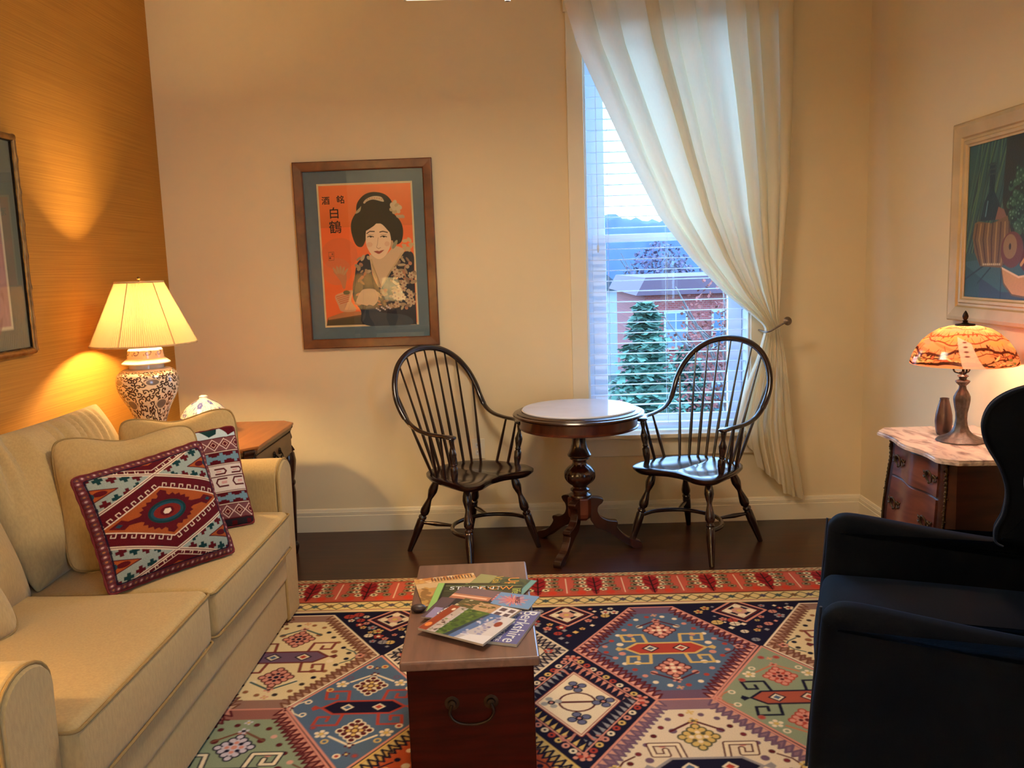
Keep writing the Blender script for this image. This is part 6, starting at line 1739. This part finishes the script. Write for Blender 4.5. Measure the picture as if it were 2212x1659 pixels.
    def sb(name, c, h, r, crown, fun=None, n=12):
        V, F = soft_box(*h, r, n, crown, fun); b = MB(); b.add([v + Vector(c) for v in V], F); return b.build(name, m, t, angle=180)
    sb('seat_base', (-0.01, 0, 0.225), (0.395, 0.30, 0.095), 0.03, (0.006, 0, 0))
    sb('seat_cushion', (0.03, 0, 0.385), (0.355, 0.292, 0.075), 0.035, (0.018, 0, 0.028))
    def lean(v):
        v.x -= (v.z) * 0.20; return v
    sb('backrest', (-0.36, 0, 0.74), (0.075, 0.30, 0.38), 0.06, (0.03, 0, 0.02), lean, n=16)
    for sx in (-1, 1):
        for sy in (-1, 1):
            b = MB(); turned(b, (sx * 0.34, sy * 0.30, 0.14), (sx * 0.36, sy * 0.32, 0.004), [(0, 0.024), (0.4, 0.022), (1, 0.012)], seg=12); b.build('leg', m_darkwood, t)
wing_chair()

# ------------------------------------------------------------------ framed pictures
m_pglass = glass_pane_mat('picture_glass', 1.3)
def moulding(b, x0, x1, z0, z1, prof, m=None):
    """rectangular frame, prof: (inset from outer edge, height towards the room); local x right, z up, -y to the room"""
    n = len(prof); vs = []
    for cx, cz, sx, sz in ((x0, z0, 1, 1), (x1, z0, -1, 1), (x1, z1, -1, -1), (x0, z1, 1, -1)):
        for i, h in prof: vs.append((cx + sx * i, -h, cz + sz * i))
    F = [(k * n + i, k * n + (i + 1) % n, ((k + 1) % 4) * n + (i + 1) % n, ((k + 1) % 4) * n + i) for k in range(4) for i in range(n)]
    b.add(vs, F, m)

def poster_picture():
    t = thing('framed_poster', 'wood framed poster of a woman in a dark kimono on an orange ground', 'picture', (-0.855, YB - 0.001, 1.568))
    t.rotation_euler = (0, math.radians(-0.15), 0)
    W, H = 0.379, 0.508
    m_fr = wood('amber_brown_frame', (120, 62, 28), (84, 40, 16), rough=0.35, grain=(4, 4, 4), scale=3, coat=0.3)
    b = MB(); moulding(b, -W, W, -H, H, [(0, 0), (0, 0.026), (0.004, 0.030), (0.046, 0.026), (0.052, 0.022), (0.052, 0.0)]); b.build('frame', m_fr, t, smooth=False, bevel=0.0015)
    m_mat = pmat('slate_blue_mat', (96, 118, 128), rough=0.9, noise=0.03)
    b = MB(); b.box(-W + 0.05, W - 0.05, -0.008, -0.002, -H + 0.05, H - 0.05); b.build('mat_board', m_mat, t, smooth=False)
    px0, px1, pz0, pz1 = -0.256, 0.267, -0.392, 0.390
    def cp(x, y):
        v = (y - 265 + 22 * (x - 227) / 793) / 1152; u = (x - 227 - 78 * v) / (793 - 16 * v)
        return u, 1 - v
    CR = (226, 206, 160)
    R = Raster(0, 1, 0, 1, 420, 620, CR)
    def P(pts, c, a=1.0): R.poly([cp(*q) for q in pts], c, a)
    def S(pts, c, a=1.0, n=6): P([(q.x, q.y) for q in catmull([(x, y, 0) for x, y in pts], n, closed=True)], c, a)
    def E(x, y, rx, ry, c, rot=0, a=1.0):
        q = [(x + rx * math.cos(k * PI / 14) * math.cos(rot) - ry * math.sin(k * PI / 14) * math.sin(rot), y + rx * math.cos(k * PI / 14) * math.sin(rot) + ry * math.sin(k * PI / 14) * math.cos(rot)) for k in range(28)]
        P(q, c, a)
    def Ln(pts, w, c): R.line([cp(*q) for q in pts], w, c)
    R.rect(0.018, 0.982, 0.014, 0.986, (255, 122, 66))
    for k in range(24): R.rect(0.018, 0.982, 0.986 - k * 0.012, 0.986 - (k + 1) * 0.012, (255 - k, 142 - k, 84 - k), 0.9)
    E(420, 820, 150, 130, (218, 120, 78), a=.4); E(400, 960, 120, 110, (220, 140, 96), a=.4)
    # low table edge
    P([(325, 1335), (470, 1285), (640, 1285), (640, 1390), (315, 1400)], (110, 84, 60)); P([(325, 1335), (470, 1285), (640, 1285), (640, 1305), (330, 1352)], (196, 130, 84)); P([(322, 1395), (322, 1360), (640, 1320), (640, 1392)], (88, 80, 60))
    # kimono
    DK = (44, 46, 58); LF = (176, 150, 116)
    S([(660, 820), (600, 860), (565, 900), (548, 990), (530, 1090), (540, 1190), (600, 1280), (640, 1395), (1050, 1392), (1062, 1380), (1042, 1000), (1035, 830), (980, 800), (930, 830), (860, 920), (760, 1080), (700, 1000), (680, 900)], DK)
    rnd = random.Random(3)
    for _ in range(150):
        x, y = rnd.uniform(550, 1050), rnd.uniform(850, 1260)
        if x < 700 and y > 1000 and x > 640: continue
        if 690 < x < 860 and y < 1100: continue
        if x < 560 + 10: continue
        E(x, y, rnd.uniform(14, 34), rnd.uniform(7, 15), [LF, (190, 170, 136), (150, 120, 96), (186, 130, 100)][rnd.randrange(4)], rnd.uniform(-1.2, 1.2))
    for k in range(14):
        x, y = rnd.uniform(880, 1030), rnd.uniform(880, 1230)
        for q in range(6): E(x + 16 * math.cos(q), y + 16 * math.sin(q), 13, 9, (206, 180, 144), q)
        E(x, y, 7, 7, (150, 96, 80))
    # pale inner collar and neck
    S([(672, 830), (680, 900), (700, 990), (760, 1090), (850, 940), (930, 830), (960, 790), (880, 760), (800, 830), (720, 830)], (222, 190, 150))
    P([(678, 860), (690, 860), (765, 1085), (745, 1090), (700, 1000)], (206, 176, 130)); P([(930, 815), (962, 800), (870, 930), (765, 1100), (752, 1080), (850, 940)], (210, 180, 134))
    Ln([(690, 900), (740, 1010), (765, 1080)], 0.004, (150, 110, 80)); Ln([(850, 950), (765, 1090)], 0.004, (150, 110, 80))
    # light obi area, hands with folded cloth
    S([(600, 1120), (650, 1100), (720, 1110), (745, 1180), (700, 1240), (620, 1230), (560, 1210)], (206, 180, 150)); S([(650, 1240), (720, 1250), (760, 1290), (980, 1320), (1010, 1395), (640, 1395)], (66, 74, 82))
    for k in range(9): E(730 + k * 14, 1260 - k * 3 + (k % 3) * 12, 8, 7, (190, 188, 190))
    S([(385, 1160), (440, 1130), (520, 1110), (530, 1140), (520, 1200), (560, 1260), (540, 1285), (440, 1282), (410, 1230)], (220, 170, 128))
    for k in range(5): Ln([(395 + k * 8, 1165 + k * 14), (500, 1135 + k * 16)], 0.006, (206, 120, 80))
    S([(370, 960), (400, 930), (440, 925), (470, 960), (480, 1000), (470, 1090), (450, 1095), (430, 1040), (400, 1000)], (214, 140, 96)); 
    for k in range(5): E(385 + k * 22, 955 - 10 * math.sin(k), 9, 34, (210, 160, 112), 0.3 * (k - 2))
    E(480, 1130, 28, 18, (130, 120, 80))
    # ears of hair
    HB = (38, 32, 26)
    S([(520, 560), (560, 490), (620, 450), (660, 500), (660, 620), (625, 740), (590, 765), (550, 735), (518, 640)], HB)
    S([(820, 480), (890, 520), (935, 580), (948, 650), (935, 720), (900, 745), (860, 730), (830, 660), (810, 560)], HB)
    S([(560, 440), (600, 370), (660, 335), (730, 330), (800, 350), (850, 400), (868, 470), (880, 560), (800, 600), (640, 600), (575, 560)], HB)
    # face
    FC = (248, 216, 176)
    S([(640, 640), (655, 600), (700, 583), (735, 578), (780, 583), (820, 612), (842, 670), (848, 730), (830, 790), (795, 840), (750, 862), (705, 842), (665, 795), (640, 730)], FC)
    S([(848, 720), (862, 715), (870, 750), (858, 775), (846, 770)], (214, 170, 128)); S([(630, 640), (700, 600), (735, 574), (780, 590), (840, 650), (850, 620), (790, 560), (680, 560), (625, 610)], HB)
    for x, s in ((680, 1), (788, -1)):
        Ln([(x - 34, 652 + 6 * s), (x - 8, 640), (x + 30, 645 - 4 * s)], 0.007, (70, 50, 38)); Ln([(x - 28, 684), (x - 6, 677), (x + 24, 684)], 0.006, (50, 36, 30)); E(x, 684, 9, 5, (40, 30, 26)); Ln([(x - 26, 668), (x + 20, 668)], 0.0025, (160, 120, 90))
    Ln([(742, 690), (735, 740), (728, 768), (745, 778), (762, 770)], 0.0035, (180, 130, 96)); S([(708, 800), (735, 795), (750, 799), (765, 793), (788, 790), (765, 812), (745, 820), (725, 812)], (186, 90, 70)); Ln([(706, 800), (745, 806), (790, 790)], 0.0025, (130, 60, 50))
    E(670, 745, 26, 20, (226, 160, 120), a=.4); E(815, 740, 22, 20, (226, 160, 120), a=.4)
    # comb, hair flower, collar flower
    S([(618, 410), (645, 382), (700, 362), (760, 366), (785, 392), (780, 406), (700, 388), (650, 402), (628, 420)], (216, 196, 160)); 
    for k in range(7): E(650 + k * 20, 386 - 10 * math.sin(k * 0.5), 7, 5, (206, 150, 110))
    S([(560, 480), (590, 450), (600, 440), (590, 480), (556, 500)], (190, 170, 130)); 
    for k in range(12): E(885 + 34 * math.cos(k * 0.9) * (0.5 + 0.5 * (k % 2)), 450 + 38 * math.sin(k * 0.9) * (0.5 + 0.5 * (k % 2)), 21, 17, (222, 200, 156) if k % 3 else (204, 176, 130), k)
    for k in range(6): E(900 + 10 * k, 520 + 6 * (k % 2), 10, 12, (190, 170, 136))
    for k in range(8): E(985 + 30 * math.cos(k * 1.3), 745 + 40 * math.sin(k * 1.3), 24, 14, (214, 180, 130), k)
    E(880, 745, 14, 40, (150, 150, 120), 0.5)
    # small seal in outline
    Ln([(330, 806), (374, 803), (376, 868), (332, 871), (330, 806)], 0.003, (150, 90, 60)); Ln([(332, 838), (374, 836)], 0.003, (150, 90, 60)); E(343, 852, 8, 8, (120, 76, 56)); E(362, 820, 7, 8, (160, 96, 66))
    m_pr = attr_mat('poster_print', rough=0.7, spec=0.1, noise=0.03)
    grid_obj('print', R, lambda X, Y: (px0 + X * (px1 - px0), np.full(X.shape, -0.0088), pz0 + Y * (pz1 - pz0)), m_pr, t, smooth=False)
    m_ink = pmat('dark_ink', (44, 30, 24), rough=0.8)
    def kj(ch, x, y, size):
        u, v = cp(x, y); text_obj('lettering', ch, size, m_ink, t, (px0 + u * (px1 - px0), -0.0092, pz0 + v * (pz1 - pz0)), (PI / 2, 0, 0), depth=0.0001, bold=0.0006)
    kj('\u9152', 306, 400, 0.046); kj('\u9298', 428, 392, 0.046); kj('\u767d', 376, 500, 0.064); kj('\u9db4', 386, 612, 0.072)
    b = MB(); b.box(-W + 0.05, W - 0.05, -0.0165, -0.014, -H + 0.05, H - 0.05); b.build('glass', m_pglass, t, smooth=False)
poster_picture()

def still_life():
    # hangs on the right wall; local x runs towards the camera (-y world)
    t = thing('still_life_painting', 'gilt framed still life of a wicker flask and fruit on the right wall', 'picture', (XR - 0.001, 3.22, 1.60), -PI / 2)
    W, H = 0.535, 0.412
    m_g = pmat('pale_gilt_frame', (214, 184, 134), rough=0.45, metal=0.25, noise=0.08, nscale=8)
    b = MB(); moulding(b, -W, W, -H, H, [(0, 0), (0, 0.030), (0.006, 0.036), (0.020, 0.038), (0.060, 0.028), (0.066, 0.020), (0.076, 0.020), (0.080, 0.026), (0.092, 0.024), (0.096, 0.018), (0.104, 0.016), (0.104, 0.0)]); b.build('frame', m_g, t, smooth=False, bevel=0.001)
    x0, x1, z0, z1 = -W + 0.10, W - 0.10, -H + 0.10, H - 0.10
    R = Raster(0, 1.32, 0, 1, 420, 320, (34, 44, 40)); rnd = random.Random(6)
    R.rect(0, 0.45, 0, 1, (50, 86, 84)); 
    for k in range(26):
        x = 0.02 + k * 0.018; R.line([(x + 0.10, 1.0), (x + 0.02 + 0.05 * math.sin(k), 0.7), (x - 0.12, 0.30)], 0.012, [(70, 110, 96), (40, 66, 72), (92, 124, 84), (36, 60, 66)][k % 4], alpha=.8)
    R.poly([(0.42, 1), (1.32, 1), (1.32, 0.2), (0.60, 0.2), (0.40, 0.6)], (40, 44, 38)); 
    for _ in range(230):
        a, r = rnd.uniform(0, 2 * PI), rnd.uniform(0, 1) ** 0.5; x, y = 0.72 + 0.26 * r * math.cos(a), 0.62 + 0.24 * r * math.sin(a)
        R.ell(x, y, 0.024, 0.024, [(40, 74, 54), (56, 92, 66), (30, 54, 44)][rnd.randrange(3)]); R.ell(x - 0.006, y + 0.008, 0.007, 0.007, (110, 150, 120), alpha=.8)
    # table cloth
    R.poly([(0, 0.24), (0.30, 0.26), (1.32, 0.24), (1.32, 0), (0, 0)], (58, 96, 104)); R.poly([(0, 0.22), (0.18, 0.14), (0.18, 0), (0, 0)], (46, 80, 88)); R.poly([(0.18, 0.14), (0.42, 0.05), (1.32, 0.06), (1.32, 0), (0.18, 0)], (52, 70, 92)); R.line([(0.0, 0.12), (0.24, 0.22)], 0.012, (34, 56, 66)); R.line([(0.16, 0.10), (0.30, 0.2)], 0.012, (34, 60, 70)); R.line([(0.42, 0.0), (0.42, 0.2)], 0.008, (30, 40, 60))
    # flask
    R.poly([(0.16, 0.50), (0.20, 0.62), (0.25, 0.68), (0.25, 0.86), (0.31, 0.86), (0.31, 0.68), (0.37, 0.60), (0.40, 0.50)], (30, 54, 66)); R.line([(0.24, 0.62), (0.22, 0.53)], 0.012, (90, 130, 140))
    for y in (0.79, 0.82, 0.85): R.line([(0.24, y), (0.32, y)], 0.012, (50, 70, 76))
    R.poly([(0.33, 0.50), (0.36, 0.58), (0.42, 0.56), (0.46, 0.50)], (136, 96, 80))
    pts = [(0.10, 0.49), (0.08, 0.40), (0.11, 0.30), (0.18, 0.21), (0.42, 0.20), (0.48, 0.28), (0.51, 0.40), (0.46, 0.52), (0.30, 0.48), (0.14, 0.50)]
    R.poly(pts, (120, 92, 60))
    for k in range(9): R.line([(0.13 + k * 0.044, 0.48), (0.11 + k * 0.047, 0.38), (0.18 + k * 0.033, 0.22)], 0.014, (166, 132, 82) if k % 2 else (84, 60, 44))
    for k in range(9): R.ell(0.22 + k * 0.022, 0.222, 0.009, 0.007, (206, 186, 140))
    # fruit
    R.ell(0.52, 0.31, 0.115, 0.11, (110, 62, 52)); R.ell(0.50, 0.33, 0.07, 0.075, (156, 130, 86), alpha=.8); R.ell(0.50, 0.33, 0.012, 0.02, (50, 44, 36))
    R.poly([(0.60, 0.22), (0.66, 0.36), (0.84, 0.46), (1.0, 0.36), (1.02, 0.22), (0.90, 0.14), (0.70, 0.14)], (92, 36, 32)); R.line([(0.62, 0.22), (0.72, 0.32), (0.9, 0.40)], 0.022, (206, 160, 96))
    R.poly([(0.42, 0.20), (0.60, 0.145), (0.80, 0.17), (0.76, 0.07), (0.66, 0.03), (0.54, 0.04), (0.45, 0.11)], (206, 160, 104)); R.line([(0.42, 0.20), (0.60, 0.145), (0.80, 0.17)], 0.012, (236, 210, 170)); R.line([(0.42, 0.20), (0.45, 0.10), (0.54, 0.035), (0.66, 0.025), (0.77, 0.07)], 0.010, (120, 90, 60))
    R.ell(1.08, 0.33, 0.10, 0.10, (150, 110, 50)); R.ell(1.22, 0.28, 0.08, 0.08, (120, 60, 50))
    m_p = attr_mat('oil_painting', rough=0.45, spec=0.4, noise=0.1, nscale=90, bump=0.3, bscale=200)
    grid_obj('canvas', R, lambda X, Y: (x0 + X / 1.32 * (x1 - x0), np.full(X.shape, -0.012), z0 + Y * (z1 - z0)), m_p, t, smooth=False)
still_life()

def left_picture():
    t = thing('botanical_print', 'gilt bamboo framed picture cut by the left edge, with a grey mat', 'picture', (XL + 0.001, 2.958, 1.622), PI / 2)
    W, H = 0.40, 0.412
    m_g = pmat('antique_gilt_bamboo', (150, 108, 52), rough=0.35, metal=0.6, noise=0.2, nscale=30)
    b = MB()
    for a, c in (((-W, -H), (W, -H)), ((W, -H), (W, H)), ((W, H), (-W, H)), ((-W, H), (-W, -H))):
        n = 40; pts = []; rad = []
        for i in range(n + 1):
            s = i / n; pts.append((a[0] + (c[0] - a[0]) * s, -0.013, a[1] + (c[1] - a[1]) * s)); rad.append(0.0125 + (0.0035 if i % 6 == 0 else 0))
        b.tube(pts, rad, seg=10)
    b.build('frame', m_g, t, angle=50)
    b = MB(); moulding(b, -W + 0.010, W - 0.010, -H + 0.010, H - 0.010, [(0, 0), (0, 0.014), (0.006, 0.014), (0.006, 0.0)]); b.build('inner_fillet', m_dark_metal, t, smooth=False)
    R = Raster(0, 1, 0, 1, 160, 160, (108, 112, 92))
    R.rect(0.17, 0.87, 0.10, 0.90, (206, 196, 160)); R.rect(0.185, 0.855, 0.115, 0.885, (166, 128, 118)); rnd = random.Random(8)
    for _ in range(120): R.ell(rnd.uniform(.2, .84), rnd.uniform(.13, .87), rnd.uniform(.01, .03), rnd.uniform(.03, .09), [(190, 160, 150), (140, 96, 90), (120, 76, 74), (180, 140, 130)][rnd.randrange(4)], rnd.uniform(-.3, .3), .7)
    R.rect(0.185, 0.855, 0.80, 0.885, (190, 190, 160)); R.rect(0.17, 0.87, 0.88, 0.90, (206, 196, 160))
    grid_obj('print', R, lambda X, Y: (-W + 0.012 + X * (2 * W - 0.024), np.full(X.shape, -0.006), -H + 0.012 + Y * (2 * H - 0.024)), attr_mat('matted_print', rough=0.8, noise=0.05), t, smooth=False)
    b = MB(); b.box(-W + 0.012, W - 0.012, -0.0105, -0.009, -H + 0.012, H - 0.012); b.build('glass', m_pglass, t, smooth=False)
left_picture()

def outlet():
    t = thing('wall_outlet', 'cream electrical outlet on the wall behind the left windsor armchair', 'outlet', (-0.283, YB, 0.46))
    b = MB(); b.box(-0.036, 0.036, -0.006, 0, -0.058, 0.058); b.build('cover_plate', m_trim, t, smooth=False, bevel=0.002)
    for z in (-0.02, 0.02):
        b = MB(); b.box(-0.017, 0.017, -0.0085, -0.006, z - 0.014, z + 0.014); o = b.build('socket', m_white, t, smooth=False, bevel=0.001)
        b = MB(); b.box(-0.008, -0.0055, -0.0090, -0.0080, z - 0.002, z + 0.007); b.box(0.0055, 0.008, -0.0090, -0.0080, z - 0.002, z + 0.006); b.build('slot', m_black, o, smooth=False)
outlet()

# ------------------------------------------------------------------ ceiling light, lamps behind the camera
def ceiling_light():
    t = thing('ceiling_light', 'cream ceiling light just cut by the top edge of the view', 'ceiling light', (-0.078, 2.86, 2.392), math.radians(3.6))
    m_gl, nt, out = new_mat('frosted_light_glass')
    e = nt.nodes.new('ShaderNodeEmission'); e.inputs[0].default_value = (*lin((255, 226, 178)), 1); e.inputs[1].default_value = 0.9; nt.links.new(e.outputs[0], out.inputs[0])
    b = MB(); b.box(-0.285, 0.285, -0.235, 0.235, 0.004, 0.07); b.build('glass_diffuser', m_gl, t, smooth=False, bevel=0.004)
    b = MB(); moulding(b, -0.292, 0.292, -0.242, 0.242, [(0, 0), (0, 0.022), (0.014, 0.022), (0.014, 0)], Matrix.Translation((0, 0, 0.004)) @ Matrix.Rotation(-PI / 2, 4, 'X')); 
    b.box(-0.30, 0.30, -0.25, 0.25, 0.07, 0.085); b.build('metal_pan', m_trim, t, smooth=False, bevel=0.003)
    b = MB(); b.tube([(0, 0, 0.085), (0, 0, ZC - 2.392 - 0.02)], 0.009, seg=10); b.build('stem', m_pewter, t)
    b = MB(); b.lathe([(0.06, ZC - 2.392 - 0.03), (0.065, ZC - 2.392 - 0.02), (0.065, ZC - 2.392)], seg=24); b.build('canopy', m_pewter, t)
    b = MB(); b.lathe([(0.0, 0.004), (0.012, 0.0), (0.006, -0.012), (0.006, -0.050), (0.009, -0.058), (0.009, -0.072), (0.0, -0.074)], cx=0.055, seg=14, cap=False); b.build('finial', m_pewter, t)
    l = bpy.data.lights.new('ceiling_glow', 'AREA'); l.shape = 'RECTANGLE'; l.size = 0.56; l.size_y = 0.46; l.energy = CEILING_W; l.color = (1.0, 0.82, 0.60)
    o = bpy.data.objects.new('ceiling_glow', l); COL.objects.link(o); o.parent = t; o.location = (0, 0, -0.006)
ceiling_light()

def rear_lamps():
    c = thing('console_table', 'long dark console table standing behind the camera', 'table', (-1.85, -1.5, 0))
    b = MB(); b.box(-0.65, 0.65, -0.22, 0.22, 0.70, 0.74); b.build('top', m_darkwood, c, smooth=False, bevel=0.005)
    for x in (-0.6, 0.6):
        for y in (-0.18, 0.18):
            b = MB(); turned(b, (x, y, 0.70), (x, y, 0), [(0, 0.03), (0.5, 0.025), (1, 0.016)], seg=12); b.build('leg', m_darkwood, c)
    m_shade = translucent_mat('plain_cream_shade', (250, 228, 180), fac=0.5, noise=0.01)
    e = thing('lamp_table', 'small round dark side table at the near end of the sofa', 'table', (-1.53, 1.15, 0))
    b = MB(); b.lathe([(0.0, 0.66), (0.24, 0.66), (0.24, 0.69), (0.0, 0.69)], seg=40, cap=False); b.build('top', m_darkwood, e)
    b = MB(); b.lathe([(0.17, 0.0085), (0.17, 0.02), (0.03, 0.05), (0.03, 0.64), (0.10, 0.66)], seg=24); b.build('column', m_darkwood, e)
    for x, y0, zt, pw, cl, lab in ((-1.53, 1.14, 0.6905, NEAR_LAMP_W, WARM, 'lit lamp on the small round table at the near end of the sofa'),
                                   (-1.70, -1.5, 0.7405, REAR_LAMP_W, REAR_COL, 'lit lamp with a ribbed bell shade on the console behind the camera')):
        t = thing('console_lamp', lab, 'lamp', (x, y0, zt)); t.scale = (1.15, 1.15, 1.42) if y0 > 0 else (1.1, 1.1, 1.2)
        b = MB(); b.lathe([(0.06, 0), (0.06, 0.01), (0.03, 0.02), (0.05, 0.06), (0.07, 0.12), (0.05, 0.2), (0.02, 0.24), (0.012, 0.28), (0.01, 0.36)], seg=28); b.build('base', m_dark_metal, t)
        b = MB(); b.lathe([(0.19 - 0.10 * s - 0.02 * math.sin(PI * s), 0.30 + 0.24 * s) for s in [i / 10 for i in range(11)]], seg=48, cap=False); b.build('lamp_shade', m_shade, t)
        b = MB()
        for k in range(8):
            a = 2 * PI * k / 8; b.tube([((0.192 - 0.10 * s - 0.02 * math.sin(PI * s)) * math.cos(a), (0.192 - 0.10 * s - 0.02 * math.sin(PI * s)) * math.sin(a), 0.30 + 0.24 * s) for s in [i / 10 for i in range(11)]], 0.003, seg=6)
        b.build('shade_rib', m_dark_metal, t)
        point_light('lamp_light', (0, 0, 0.42), pw, cl, 0.035, t)
rear_lamps()
